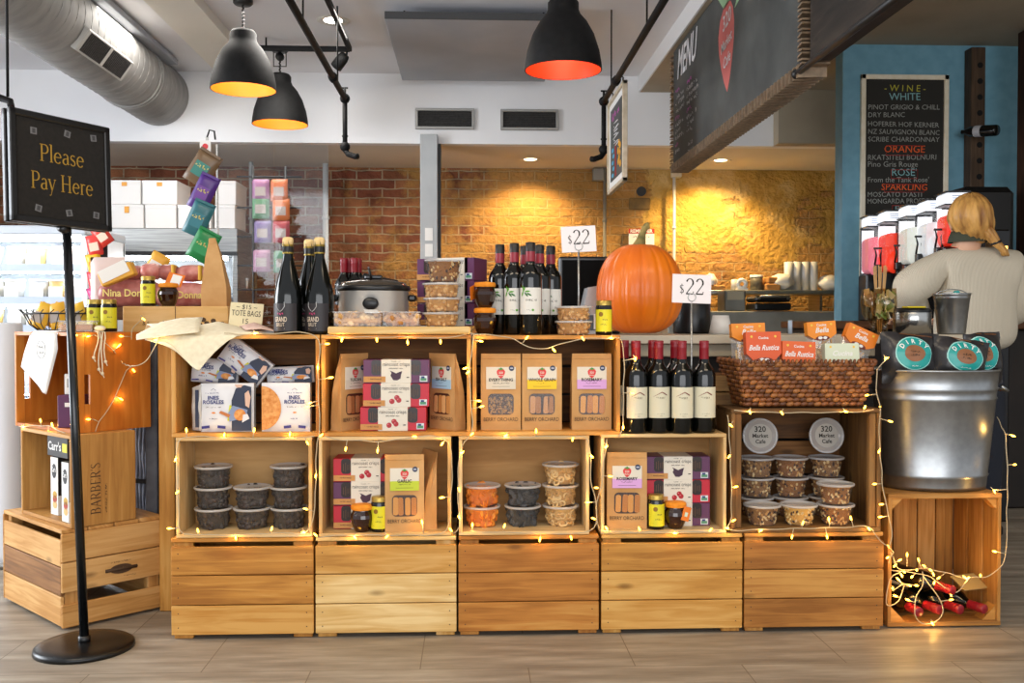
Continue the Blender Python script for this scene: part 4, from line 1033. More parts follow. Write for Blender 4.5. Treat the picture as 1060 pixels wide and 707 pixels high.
open_box('pine_box', 'open pine box holding tubs of orange chips, dark crisps and rings', 475, 610, Z1, Z2, .0, .185, PT, W_PINE, W_PBK)
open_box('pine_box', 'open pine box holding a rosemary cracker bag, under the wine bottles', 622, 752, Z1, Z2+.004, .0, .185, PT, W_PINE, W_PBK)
Z5 = .728
open_box('old_crate', 'old dark slatted crate full of granola tubs under the wicker basket', 757, 912, Z1, Z5, .0, .33, .013, W_OLD, W_DK, 3, corner=W_OLD)
CT = .013
open_box('apple_crate', 'open crate holding white blue-printed cookie packets', 177.5, 331, Z2, Z3, .0, .29, CT, W_APPLE, W_DK, 3, vref=400)
open_box('apple_crate', 'open crate holding fig and cranberry cracker boxes between two kraft bags', 332.5, 487.5, Z2, Z3, .0, .29, CT, W_APPLE, W_DK, 3, vref=400)
open_box('apple_crate', 'open crate holding three kraft cracker bags side by side', 489, 642, Z2, Z3-.002, .0, .29, CT, W_APPLE, W_DK, 3, vref=400)
o = MB().box(((X(340, 0, 342)+X(487, 0, 342))/2, .13, Z3+.0135), (X(487, 0, 342)-X(340, 0, 342), .30, .024), W_APPLE2, .004).build('wooden_board'); tag(o, 'thick pale board under the slow cooker and snack trays', 'board')
x0, x1 = X(164, .31, 450), X(180.5, .31, 450)
o = MB().box(((x0+x1)/2, .325, Z3/2-.005), (x1-x0, .03, Z3-.012), W_A[3], .003).build('upright_board'); tag(o, 'tall upright orange board at the left end of the display beside the grey post', 'board')
# crate behind the wine bottles
open_box('apple_crate', 'slatted crate standing behind the red-capped wine bottles', 640, 764, Z2+.005, P(750, 388, .24).z, .21, .19, .012, W_DK, W_DK, 2, vref=420)
f = MB(); x0, x1 = X(640, .20, 410), X(764, .20, 410)
z0 = Z2+.006; h = P(750, 388, .2).z-z0
for k in range(3): plank(f, x0, x1, z0+h*k/3+.002, z0+h*(k+1)/3-.002, .195, .207, W_OLD)
tag(f.build('crate_front'), 'dark plank front of the crate directly behind the red-capped wine bottles', 'crate')

# right hand crate on end, with the tub on it
RY = .02
rx0, rx1 = X(919.5, RY, 580), X(1037, RY, 580); ZR = P(980, 511, RY).z; w_ = rx1-rx0
t = thing('apple_crate', 'crate stood open-side out holding lit wine bottles, below the steel tub', 'crate', ((rx0+rx1)/2, RY, 0))
for s in (-1, 1):
    f = MB(); W_RC = wood('right_crate', '7e5022', 'a87434', 'c49050', 1.1, .6)
    for k in range(3): f.box((s*(w_/2-.0065), .05+.10*k, ZR/2), (.012, .094, ZR-.03), W_RC, .002)
    f.build('side_panel', t)
for nm, z in (('bottom_panel', .013), ('top_panel', ZR-.009)):
    f = MB()
    for k in range(3): f.box((0, .05+.10*k, z), (w_, .096, .016), W_RC, .002)
    f.build(nm, t)
f = MB(); xs = [-w_/2+.013, -w_/2+.08, -.045, .045, w_/2-.08, w_/2-.013]
for k in range(5): f.box(((xs[k]+xs[k+1])/2, .30, ZR/2), (xs[k+1]-xs[k]-(.004 if k != 2 else .006), .011, ZR-.034), W_RC, .001)
f.build('back_panel', t)
for s in (-1, 1):
    f = MB(); f.add([(s*(w_/2-.014), .01, ZR-.018), (s*(w_/2-.05), .01, ZR-.018), (s*(w_/2-.014), .01, ZR-.055), (s*(w_/2-.014), .05, ZR-.018), (s*(w_/2-.05), .05, ZR-.018), (s*(w_/2-.014), .05, ZR-.055)], [(0,1,2),(3,5,4),(0,3,4,1),(1,4,5,2),(2,5,3,0)], W_APPLE)
    f.add([(s*(w_/2-.014), .01, .022), (s*(w_/2-.06), .01, .022), (s*(w_/2-.014), .01, .07), (s*(w_/2-.014), .06, .022), (s*(w_/2-.06), .06, .022), (s*(w_/2-.014), .06, .07)], [(0,1,2),(3,5,4),(0,3,4,1),(1,4,5,2),(2,5,3,0)], W_APPLE)
    f.build('corner_block', t)

# ---- left stack of three, turned towards the open shop: local +x along the short face (to the right), local -y... the long face looks left
def turned(p, ang): return Matrix.Translation(p) @ Matrix.Rotation(ang, 4, 'Z')
A0 = PZ(64, 654, 0); B0 = PZ(174, 632, 0); C0 = PZ(11, 621, 0)
ang = R(44.5); W0 = (B0-A0).length; L0 = (C0-A0).length
# local frame: origin at the near corner, +x along AB, +y along AC
t = thing('wooden_crate', 'large slatted crate on the floor at the left, bottom of its turned stack', 'crate', A0, rz=ang)
H0 = .332
f = MB(); zz = [.012, .112, .208, .298]
W_L = wood('left_crate', '9c6a34', 'bd8a4c', 'd2a468', 1, .6); W_LB = wood('left_crate_brown', '6e4a2a', '8e6238', 'a6784a', 1.2, .6)
gap = .03
plank(f, 0, W0, .010, .085, -.006, .006, W_L); plank(f, 0, W0, .125, .222, -.006, .006, W_L); plank(f, 0, W0, .226, .318, -.006, .006, W_L)
f.build('end_panel', t)
f = MB()
for k in range(3): f.box((.006, L0/2, (zz[k]+zz[k+1])/2), (.012, L0-.014, zz[k+1]-zz[k]-.004), W_LB if k == 1 else W_L, .002)
f.build('long_panel', t)
f = MB()
for k in range(3): f.box((W0-.006, L0/2, (zz[k]+zz[k+1])/2), (.012, L0-.014, zz[k+1]-zz[k]-.004), W_L, .002)
f.build('long_panel', t)
f = MB(); plank(f, 0, W0, .012, .318, L0-.006, L0+.006, W_L); f.build('end_panel', t)
for (x, y) in ((.035, .022), (W0-.035, .022), (.035, L0-.022), (W0-.035, L0-.022)):
    MB().box((x, y, .16), (.042, .03, .31), W_L, .002).build('corner_batten', t)
f = MB()
for k in range(4): f.box((W0*(k+.5)/4, L0/2, H0-.007), (W0/4-.003, L0+.002, .013), W_L, .002)
f.build('top_panel', t)
g = MB(); inkm = mat('printed_ink', '4a3420', .8)
cxm = W0*.56; cz = .172
g.disc(cxm, cz, .040, .016, -.0075, -.006, inkm); g.tube([(cxm-.055, -.007, cz), (cxm+.055, -.007, cz)], .006, inkm, 4)
g.text(8, cxm, cz-.005, .012, W_L, y=-.008, bold=.02); g.text(16, cxm, cz+.022, .007, inkm, y=-.0065); g.text(10, cxm+.03, cz-.03, .007, inkm, y=-.0065)
g.build('printed_mark', t)
def left_open(name, label, ul, ur, vb, zb_, h, ang, W_, L_, wt, m, near, yoff=0.0):
    t = thing(name, label, 'crate', near, rz=ang)
    # open face is the x=0 side (looks left); solid end is the y=0 side
    MB().box((W_/2, wt/2, h/2), (W_, wt, h), m, .002).build('end_panel', t)
    MB().box((W_/2, L_-wt/2, h/2), (W_, wt, h), m, .002).build('end_panel', t)
    MB().box((W_/2, L_/2, wt/2), (W_-.002, L_-2*wt, wt), m, .001).build('bottom_panel', t)
    MB().box((W_/2, L_/2, h-wt/2), (W_-.002, L_-2*wt, wt), m, .001).build('top_panel', t)
    MB().box((W_-.005, L_/2, h/2), (.009, L_-2*wt, h-2*wt), m).build('back_panel', t)
    return t
nearB = PZ(74, 547.5, H0+.001)
W1c, L1c, H1c = .222, .40, .305
tB = left_open('pine_box', 'pine box with printed dark lettering on its side, middle of the turned stack', 0, 0, 0, 0, H1c, R(46), W1c, L1c, .012, wood('pine_left', 'a07038', 'b98848', 'cda064', 1, .5, knots=False), nearB)
g = MB(); g.M = Matrix.Translation((W1c*.44, -.0012, .035)) @ Matrix.Rotation(-PI/2, 4, 'Y')
g.M = g.M
g.text("BARBER'S", 0, 0, .034, inkm, y=0, align='l', serif=True); g.text(21, .002, -.022, .008, inkm, y=0, align='l')
g.build('printed_lettering', tB)
zC = H0+.001+H1c+.001
nearC = PZ(79, 449, zC)
W2c, L2c, H2c = .274, .425, Z3-zC+.006
angC = R(50)
t = thing('plywood_crate', 'orange plywood crate with slot handles, top of the turned stack at the left', 'crate', nearC, rz=angC)
def slot_panel(m, y0):
    """panel with a real upright slot near x=.05"""
    g = MB(); xa, xb, za, zb2 = .030, .050, .095, .195
    plank(g, 0, xa, 0, H2c, y0, y0+.012, m, .001); plank(g, xb, W2c, 0, H2c, y0, y0+.012, m, .001)
    plank(g, xa, xb, 0, za, y0, y0+.012, m, 0); plank(g, xa, xb, zb2, H2c, y0, y0+.012, m, 0)
    return g
W_PLY1 = mat('x', 'ffffff')
slot_panel(W_PLYO, 0).build('end_panel', t); slot_panel(W_PLYO, L2c-.012).build('end_panel', t)
MB().box((W2c/2, L2c/2, .006), (W2c-.002, L2c-.024, .012), W_PLYO).build('bottom_panel', t)
MB().box((W2c/2, L2c/2, H2c-.006), (W2c-.002, L2c-.024, .012), W_PLYO).build('top_panel', t)
f = MB()
f.box((W2c-.005, L2c/2, H2c/2), (.009, L2c-.024, H2c-.024), W_PLYO); f.build('back_panel', t)
FRAME_C = Matrix.Translation(nearC) @ Matrix.Rotation(angC, 4, 'Z')
FRAME_B = Matrix.Translation(nearB) @ Matrix.Rotation(R(46), 4, 'Z')
ZTOPC = nearC.z+H2c

# ================================================================== GOODS: builders
M_GLASSJ = mat('dark_honey_glass', '1d0f08', .12, coat=.3); M_LIDG = mat('gold_lid', 'b79a4a', .35, .7); M_LIDO = noisy('orange_cloth_lid', 'e0820f', 'f0982a', 60, .7, bump=.001)
M_YEL = mat('yellow_label', 'd9cf1e', .55); M_INK = mat('ink', '2b2620', .7); M_INKB = mat('ink_blue', '2c3a78', .6); M_OT = mat('orange_tag', 'e07412', .6)
M_CLR = clear('clear_plastic', gloss=.35, body=.04); M_LIDC = clear('milky_lid', gloss=.3, body=.38)
def cyl_warp(r, M=None):
    def w_(p):
        a = p.x/r; return Vector((r*math.sin(a)*(1+0), -(r-0)*math.cos(a)+(p.y), p.z))
    return w_
def patch(g, r, hw, z0, z1, m, n=14):
    """curved label of half width hw on a cylinder, facing -Y"""
    g.grid(lambda a, b: (r*math.sin((2*a-1)*hw/r), -r*math.cos((2*a-1)*hw/r), z0+(z1-z0)*b), n, 1, m)
def yellow_jar(r=.027, h=.112):
    t = thing('honey_jar', '', 'jar')
    MB().lathe([(.001, 0), (r*.93, 0), (r, .004), (r, h*.80), (r*.9, h*.86), (r*.88, h*.88)], mat('black_jar', '15110d', .15), 24).build('glass', t)
    MB().lathe([(r*.93, h*.86), (r*.93, h*.985), (r*.88, h), (.001, h)], M_LIDG, 24).build('lid', t)
    g = MB(); patch(g, r+.0006, r*1.25, h*.10, h*.74, M_YEL); g.build('label', t)
    g = MB(); g.warp = cyl_warp(r+.0011)
    g.disc(-r*.35, h*.60, r*.28, r*.28, -.0001, .0, mat('label_brown', '8a6414', .6)); g.text(4, .004, h*.42, r*.26, mat('label_ink', '6a6420', .6), maxw=r*1.1); g.text(5, .0, h*.28, r*.26, mat('label_ink', '6a6420', .6), maxw=r*1.2); g.box((0, 0, h*.19), (r*1.3, .0002, r*.06), M_INK)
    g.build('label_print', t)
    return t
def orange_jar(tagged=True, r=.037, h=.088):
    t = thing('honey_jar', '', 'jar')
    g = MB(); n = 16; prof = [(r*.60, 0), (r*.66, .004), (r*.86, h*.22), (r*1.03, h*.50), (r*.99, h*.62), (r*.80, h*.76), (r*.76, h*.86)]
    g.lathe([(.001, 0)]+prof, mat('amber_jar', '2a1206', .10, coat=.5), n, smooth=False); g.build('glass', t)
    g = MB(); k = 30
    def rr(a, r0): return r0*(1+.02*math.sin(9*a))
    vs = []
    g.lathe([(r*.90, h*.80), (r*.97, h*.83), (r*.97, h*.93), (r*.90, h*.975), (r*.4, h), (.001, h)], M_LIDO, k); g.build('cloth_lid', t)
    if tagged:
        g = MB(); M_ = Matrix.Translation((r*.95, -r*.72, h*.80)) @ Euler((R(-8), R(18), R(8))).to_matrix().to_4x4()
        g.M = M_; g.box((0, 0, -.020), (.026, .0015, .046), M_OT); g.box((0, -.001, -.022), (.010, .0006, .014), mat('tag_pale', 'c9d8c0', .7))
        g.build('hang_tag', t)
    return t
PY, PO, POn = Pool(yellow_jar), Pool(orange_jar), Pool(lambda: orange_jar(False))

# ---- deli tubs
def blobs(kind, r0, r1, h, seed):
    rnd = random.Random(seed); g = MB(); n = 0
    C = {'dark': ('2b2523', '3a302c'), 'orange': ('d9761a', 'e8902c'), 'black': ('2e2f31', '45474a'), 'ring': ('c79a5a', 'e0be84'), 'granola': ('8a6238', 'b98c50'), 'nut': ('c08a4a', 'dcae70'), 'mix': ('8c5a2a', 'c99a5a'), 'bright': ('d0a050', 'ecd28e')}[kind]
    ms = [mat('food_%s_a' % kind, C[0], .6), mat('food_%s_b' % kind, C[1], .6)]
    if kind in ('granola', 'mix', 'bright'): ms += [mat('food_raisin', '3a2018', .5), mat('food_oat', 'd8bd8a', .7)]
    core = mat('food_core_'+kind, C[0], .9)
    g.lathe([(.001, .002), (r0*.86, .002), (r1*.86, h*.92), (.001, h*.92)], core, 16)
    N_ = {'dark': 60, 'orange': 60, 'black': 60, 'ring': 75, 'granola': 130, 'nut': 70, 'mix': 100, 'bright': 130}[kind]
    for i in range(N_):
        z = h*(.06+.86*rnd.random()); a = 2*PI*rnd.random(); r = (r0+(r1-r0)*z/h)*.90
        c = (r*math.cos(a), r*math.sin(a), z); e = (rnd.random()*6, rnd.random()*6, rnd.random()*6); m = ms[rnd.randrange(len(ms))]
        if kind == 'ring':
            M_ = Matrix.Translation((c[0]*.97, c[1]*.97, z)) @ Matrix.Rotation(a+PI/2+rnd.uniform(-.5, .5), 4, 'Z') @ Matrix.Rotation(PI/2+rnd.uniform(-.6, .6), 4, 'X')
            rr = .0085; g.add([M_ @ Vector((( rr+.0035*math.cos(p))*math.cos(q), (rr+.0035*math.cos(p))*math.sin(q), .0035*math.sin(p))) for q in [2*PI*k/10 for k in range(10)] for p in [2*PI*k/5 for k in range(5)]],
                  [((q*5+p), (q*5+(p+1) % 5), (((q+1) % 10)*5+(p+1) % 5), (((q+1) % 10)*5+p)) for q in range(10) for p in range(5)], m, True)
        elif kind in ('orange', 'black'):
            g.ball((c[0]*.95, c[1]*.95, z), (.015, .013, .0022), m, 8, 4, e)
        elif kind == 'dark': g.ball((c[0]*.95, c[1]*.95, z), (.012, .009, .008), m, 8, 5, e)
        elif kind == 'nut': g.ball((c[0]*.95, c[1]*.95, z), (.009, .006, .006), m, 7, 4, e)
        else: g.ball((c[0]*.96, c[1]*.96, z), (.0065, .0045, .003), m, 6, 4, e)
    return g
def deli_tub(kind, r0=.045, r1=.0575, h=.064, seed=1, lidlabel=False):
    t = thing('deli_tub', '', 'food container')
    MB().lathe([(.001, 0), (r0*.96, 0), (r0, .003), (r1, h), (r1+.0015, h), (r1+.0015, h-.003)], M_CLR, 32).build('tub', t)
    MB().lathe([(r1-.001, h-.002), (r1+.004, h-.004), (r1+.004, h+.0025), (r1-.003, h+.003), (r1-.005, h), (.001, h)], M_LIDC, 32).build('lid', t)
    blobs(kind, r0, r1-.001, h, seed).build('filling', t)
    if lidlabel:
        g = MB(); g.lathe([(.001, h+.001), (r1*.72, h+.001)], mat('lid_sticker', 'b0aca4', .7), 28); M_ = Matrix.Translation((0, 0, h+.0016)) @ Euler((-PI/2, 0, 0)).to_matrix().to_4x4()
        for s_, z_, q in (('320', .014, .020), ('Market', -.006, .014), ('Cafe', -.026, .014)): g.text(s_, 0, z_, q, M_INK, bold=.02, M=M_)
        g.build('lid_label', t)
    return t
TUB = {k: Pool(lambda k=k: deli_tub(k, seed=hash(k) % 97 if False else len(k)*7)) for k in ('dark', 'orange', 'black', 'ring', 'granola', 'mix', 'bright', 'nut')}
ORD = ['bottom', 'second', 'third', 'top']
def stack(kind, u, y, n, z0, desc, group, dz=.0685, vref=520, jitter=.0015):
    for i in range(n):
        pos = 'top' if i == n-1 and n > 1 else ('bottom' if i == 0 else 'middle')
        lab = f'{desc}, {pos} one' if n > 1 else desc
        TUB[kind].put(lab, (X(u, y, vref)+random.uniform(-1, 1)*jitter, y, z0+dz*i+.0008), rz=random.random()*6, group=group)
zs1 = Z1+.0006+PT
stack('dark', 221, .105, 3, zs1, 'clear tub of dark dried fruit in the left stack', 'tubs of dark dried fruit')
stack('dark', 261, .105, 2, zs1, 'clear tub of dark dried fruit in the short middle stack', 'tubs of dark dried fruit')
stack('dark', 299, .105, 3, zs1, 'clear tub of dark dried fruit in the right stack', 'tubs of dark dried fruit')
stack('orange', 499, .105, 2, zs1, 'clear tub of orange chips at the left of its pine box', 'tubs in the middle pine box')
stack('black', 541, .105, 2, zs1, 'clear tub of grey-black crisps in the middle of its pine box', 'tubs in the middle pine box')
stack('ring', 580, .105, 3, zs1, 'clear tub of pale ring snacks at the right of its pine box', 'tubs in the middle pine box')
zs5 = Z1+.0006+.013
stack('granola', 789, .075, 1, zs5, 'front tub of pale granola, left of the front row in the old crate', 'granola tubs in the old crate')
stack('bright', 827, .075, 1, zs5, 'front tub of bright muesli, middle of the front row in the old crate', 'granola tubs in the old crate')
stack('mix', 865, .075, 2, zs5, 'front tub of nut and seed mix at the right of the old crate', 'granola tubs in the old crate')
stack('granola', 783, .215, 3, zs5, 'back tub of granola in the left column of the old crate', 'granola tubs in the old crate')
stack('mix', 818, .215, 3, zs5, 'back tub of brown granola in the middle column of the old crate', 'granola tubs in the old crate')
stack('granola', 855, .215, 3, zs5, 'back tub of granola in the right column of the old crate', 'granola tubs in the old crate')
TL = Pool(lambda: deli_tub('granola', seed=5, lidlabel=True))
for u, l in ((784, 'tub on its side with a round printed lid, left one in the old crate'), (852, 'tub on its side with a round printed lid, right one in the old crate')):
    TL.put(l, (X(u, .24, 460), .27, zs5+3*.0685+.066), rot=(R(84), 0, 0), group='tubs showing printed lids')

# ---- kraft cracker bag
M_KR = noisy('kraft_paper', 'b98a52', 'c89c66', 12, .75, bump=.0006, bscale=60); M_CLRW = clear('film', gloss=.2, rough=.25)
M_STRAW = mat('strawberry', 'd23a3c', .6); M_LEAF = mat('leaf_green', '4c8a3a', .6); M_NAVY = mat('navy_badge', '2a3450', .5)
def kraft_bag(title, sub, accent, filling, w_=.130, h=.249, d_=.07, brand=True):
    t = thing('cracker_bag', '', 'snack bag')
    g = MB(); lv = [(0, 1, 0, 0), (.12, 1, .0, 0), (.5, .86, .06, 0), (.8, .45, .16, 0), (.94, .16, .2, .01), (1.0, .08, .2, .01)]
    vs = []
    for (f, dd, gus, ins) in lv:
        z = h*f; D = d_*dd; wv = w_/2-ins*w_*.2
        gx = w_*gus*.6
        wob = .0015*math.sin(f*17)
        vs += [(-wv, 0+wob, z), (wv, 0-wob, z), (wv-gx, D*.5, z), (wv, D, z), (-wv, D, z), (-wv+gx, D*.5, z)]
    fs = [(0,1,2,3,4,5)]
    for i in range(len(lv)-1):
        for k in range(6): k2 = (k+1) % 6; fs.append((i*6+k, i*6+k2, (i+1)*6+k2, (i+1)*6+k))
    b = (len(lv)-1)*6; fs.append((b, b+1, b+2, b+3, b+4, b+5))
    g.add(vs, fs, M_KR); g.build('paper_bag', t)
    # folded top
    MB().box((0, -.0012, h*.965), (w_*.985, .002, h*.07), M_KR, .0006, rot=(R(3), 0, 0)).build('folded_top', t)
    lb = mat('bag_label', 'd9d3c4', .7); ac = mat('accent_'+accent, accent, .7)
    z0, z1 = h*.535, h*.825; lw = w_*.74
    g = MB(); g.box((0, -.0022, (z0+z1)/2), (lw, .0012, z1-z0), lb); g.box((0, -.0031, z0+(z1-z0)*.21), (lw, .0006, (z1-z0)*.42), ac); g.build('label', t)
    g = MB(); zc = z1-(z1-z0)*.30
    g.prism([(a*w_*.105, zc+b_*w_*.115) for a, b_ in ((0, -1.05), (.5, -.7), (.92, 0), (1, .5), (.7, .9), (0, .95), (-.7, .9), (-1, .5), (-.92, 0), (-.5, -.7))], -.0034, -.0028, M_STRAW)
    g.prism([(a*w_*.105, zc+b_*w_*.115) for a, b_ in ((-.7, 1.0), (-.3, .85), (0, .7), (.3, .85), (.7, 1.0), (.3, 1.15), (0, 1.35), (-.3, 1.15))], -.0036, -.0034, M_LEAF)
    g.text('320', 0, zc+.000, .007, lb, y=-.0037, bold=.02); g.text('Market', 0, zc-.007, .004, lb, y=-.0037, bold=.02)
    g.disc(lw*.36, z1-.004, w_*.068, w_*.068, -.0040, -.0030, M_NAVY); g.disc(lw*.36, z1-.004, w_*.045, w_*.02, -.0043, -.004, mat('badge_pale', 'a9b0c4', .6))
    g.text(title, 0, z0+(z1-z0)*.36, .0098, M_INK, y=-.0038, bold=.03, maxw=lw*.92); g.text(len(sub), 0, z0+(z1-z0)*.24, .0055, M_INK, y=-.0038, bold=.02, maxw=lw*.8); g.box((0, -.0036, z0+(z1-z0)*.12), (lw*.6, .0003, .001), M_INK)
    g.build('label_print', t)
    g = MB(); wx, wz0, wz1 = w_*.32, h*.20, h*.475
    g.rrect(-wx, wx, wz0, wz1, .014, -.0012, .0005, mat('window_dark', '3b2416', .6))
    rnd = random.Random(len(title)*3)
    cm = {'toast': ('b9742c', 'd09040'), 'seed': ('9a7444', '5a4a3c'), 'dark': ('a06a3a', 'c08a58'), 'pale': ('c98e4a', 'e2b070')}[filling]
    cA, cB = mat('cracker_'+cm[0], cm[0], .7), mat('cracker_'+cm[1], cm[1], .7)
    if filling == 'seed':
        for k in range(150):
            g.ball((rnd.uniform(-wx+.004, wx-.004), -.0016, rnd.uniform(wz0+.004, wz1-.012)), (.0045, .0012, .003), rnd.choice((cA, cB, cA)), 6, 4, (0, rnd.random()*3, 0))
    else:
        n = 4
        for k in range(n):
            x = -wx+2*wx*(k+.5)/n; g.rrect(x-wx/n*.84, x+wx/n*.84, wz0+.004, wz1-.006-.004*rnd.random(), .006, -.0032, -.001, cA if k % 2 else cB, M=Matrix.Rotation(rnd.uniform(-.05, .05), 4, 'Y'))
    g.build('crackers', t)
    g = MB(); g.rrect(-wx, wx, wz0, wz1, .014, -.0040, -.0036, M_CLRW); g.build('window_film', t)
    g = MB(); g.text('BERRY ORCHARD', 0, h*.115, .013, M_INK, y=-.0012, sx=.8, bold=.0, maxw=w_*.86); g.build('bag_print', t)
    return t
def setl(t, label, loc, rz=0, group=None, rot=None):
    t['label'] = label; t.location = loc; t.rotation_euler = rot if rot is not None else (0, 0, rz)
    if group: t['group'] = group
    return t
zs3 = Z2+.0006+CT
KG = 'kraft cracker bags in the open crates'
setl(kraft_bag('EVERYTHING', 'SEA SALT CRACKERS', 'cfc8b8', 'seed'), 'kraft bag of seeded crackers with a plain grey label, left of the three', (X(518.5, .05, 430), .05, zs3), group=KG)
setl(kraft_bag('WHOLE GRAIN', 'CRACKERS', 'ecc428', 'dark'), 'kraft bag with a yellow-bottomed whole grain label, middle of the three', (X(561, .05, 430), .05, zs3), group=KG)
setl(kraft_bag('ROSEMARY', 'AND SEA SALT', 'd3a2d8', 'toast'), 'kraft bag with a lilac rosemary label, right of the three', (X(612.5, .05, 430), .05, zs3), group=KG)
setl(kraft_bag('TUSCAN', 'HERB CRACKERS', 'cfc8b8', 'dark', d_=.045), 'kraft bag turned side-on, left of the stacked cracker boxes', (X(332.5, 0)+.013+.083, .085, zs3), rz=R(55), group=KG)
setl(kraft_bag('SEA SALT', 'CRACKERS', '9fc4dc', 'pale', d_=.045), 'kraft bag with a light blue label, turned, right of the stacked cracker boxes', (X(487.5, 0)-.013-.082, .085, zs3), rz=R(-48), group=KG)
setl(kraft_bag('GARLIC', 'ROMANO HERB', 'b9c838', 'toast', w_=.125, d_=.045), 'kraft bag with a lime green garlic label, in front of a plain one', (X(419, .02, 510), .012, zs1), rz=R(3), group=KG)
setl(kraft_bag('GARLIC', 'ROMANO HERB', 'b9c838', 'toast', w_=.125, d_=.045), 'kraft bag turned away behind the lime-labelled one', (X(467, 0)-PT-.060, .113, zs1), rz=R(112), group=KG)
setl(kraft_bag('ROSEMARY', 'AND SEA SALT', 'd3a2d8', 'toast'), 'kraft bag with a lilac rosemary label, alone under the wine bottles', (X(649, .03, 510), .03, zs1), rz=R(-2), group=KG)

# ---- boxes of crisps
M_RED = mat('cranberry_red', 'b8182f', .45); M_FIG = mat('fig_purple', '5a2a52', .45); M_CREAM = mat('sleeve_cream', 'd8d2c4', .6)
def crisp_box(kind, w_=.212, h=.0765, d_=.11, sleeve=(.27, .72)):
    t = thing('cracker_box', '', 'box'); m = M_RED if kind == 'cran' else M_FIG
    MB().box((0, d_/2, h/2), (w_, d_, h-.001), m, .0012).build('carton', t)
    xa, xb = -w_/2+w_*sleeve[0], -w_/2+w_*sleeve[1]
    for (a, b_) in ((-w_/2+w_*.12, xa), (xb, w_/2-w_*.13)):
        g = MB(); g.rrect(a, b_, h*.34, h*.985, .010, -.0009, .0, mat('window_dark2', '241712', .3)); g.build('window', t)
    g = MB(); rnd = random.Random(3)
    for (a, b_) in ((-w_/2+w_*.14, xa), (xb, w_/2-w_*.15)):
        for k in range(4): x = a+(b_-a)*(k+.5)/4; g.box((x, -.0014, h*.62), (.0022, .001, h*(.3+.1*math.sin(k*2))), mat('crisp_brown', '5a4030', .7), 0)
    g.build('crisps', t)
    MB().box(((xa+xb)/2, d_/2-.001, h/2), (xb-xa, d_+.004, h+.0002), M_CREAM, .0008).build('sleeve', t)
    g = MB(); xc = (xa+xb)/2; y = -.0036
    g.text('raincoast crisps', xc, h*.73, .0125, M_INK, y=y, bold=.0, maxw=(xb-xa)*.9); g.text(11, xc, h*.89, .0045, M_INK, y=y, maxw=.03); g.text(17, xc, h*.60, .0055, M_INK, y=y, maxw=.045)
    if kind == 'cran':
        for (dx, dz) in ((-.012, -.012), (.010, -.008), (.004, .000)): g.disc(xc+dx, h*.32+dz+.006, .0085, .0085, y-.0006*abs(dx)*30, y+.0006, mat('berry', 'a3141f', .35)); g.disc(xc+dx-.003, h*.32+dz+.009, .002, .002, y-.0012, y, mat('berry_shine', 'd8707a', .3))
    else:
        g.prism([(xc+a*.018, h*.30+b_*.018) for a, b_ in ((-1, .1), (-.8, .6), (-1.1, 1.0), (-.6, .8), (0, .5), (.7, .8), (1.1, .9), (.9, .3), (.8, -.4), (.2, -.75), (-.5, -.7))], y-.0003, y+.0005, mat('fig_print', '3a1c34', .5))
    g.box((xb-.010, y, h*.25), (.008, .0004, .003), M_INK); g.build('sleeve_print', t)
    g = MB(); g.box((-w_/2+w_*.17, -.0042, h*.17), (w_*.33, .001, h*.24), mat('kraft_tag', 'c08a4e', .7)); g.text(14, -w_/2+w_*.17, h*.15, .006, M_INK, y=-.0052, maxw=w_*.28); g.build('kraft_tag', t)
    g = MB(); g.box((w_/2-w_*.09, -.0006, h*.19), (w_*.115, .0012, h*.25), mat('badge_white', 'cfd6dc', .5)); g.box((w_/2-w_*.09, -.0016, h*.16), (w_*.09, .0006, h*.11), mat('badge_green', '4f8a6a', .6)); g.box((w_/2-w_*.10, -.0016, h*.25), (w_*.05, .0006, h*.08), M_INKB); g.build('badge', t)
    return t
BX = {'cran': Pool(lambda: crisp_box('cran')), 'fig': Pool(lambda: crisp_box('fig'))}
GB = 'raincoat-style fruit cracker boxes'; GB = 'red and purple cracker boxes'
def bstack(u0s, y, z0, kinds, descs, dz=.0768, vref=420, rz=0):
    for i, (k, d_) in enumerate(zip(kinds, descs)):
        BX[k].put(d_, (X(u0s[i], y, vref), y, z0+i*dz+.0006), rz=R(rz[i]) if rz else 0, group=GB)
bstack([407, 410, 410.5], .035, zs3, ['cran', 'cran', 'fig'], ['red cranberry cracker box, bottom of the stack between two kraft bags', 'red cranberry cracker box, middle of the stack between two kraft bags', 'purple fig cracker box, top of the stack between two kraft bags'], rz=[0, 1, 0])
bstack([379, 379, 379], .06, zs1, ['cran', 'fig', 'cran'], ['red cranberry cracker box, bottom of the stack behind the orange-lidded jar', 'purple fig cracker box, middle of the stack behind the green-labelled bag', 'red cranberry cracker box, top of the stack beside the green-labelled bag'], vref=510)
bstack([702, 702, 702], .06, zs1, ['fig', 'cran', 'fig'], ['purple fig cracker box, bottom of the stack under the wine bottles', 'red cranberry cracker box, middle of the stack under the wine bottles', 'purple fig cracker box, top of the stack under the wine bottles'], vref=510)
PY.put('yellow-labelled honey jar between the orange-lidded jar and green-labelled bag', (X(393, .04, 530), .03, zs1), group='yellow-labelled jars')
PO_a = POn.put('round dark honey jar with an orange cloth lid beside the green-labelled bag', (X(374.5, .02, 530), .022-.012+.02, zs1), group='orange-lidded jars')
PY.put('yellow-labelled honey jar right of the lilac rosemary bag', (X(679, .03, 530), .03, zs1), rz=.1, group='yellow-labelled jars')
PO.put('round dark honey jar with an orange lid and hanging tag under the wine bottles', (X(700, .02, 530), .02+.015, zs1), group='orange-lidded jars')

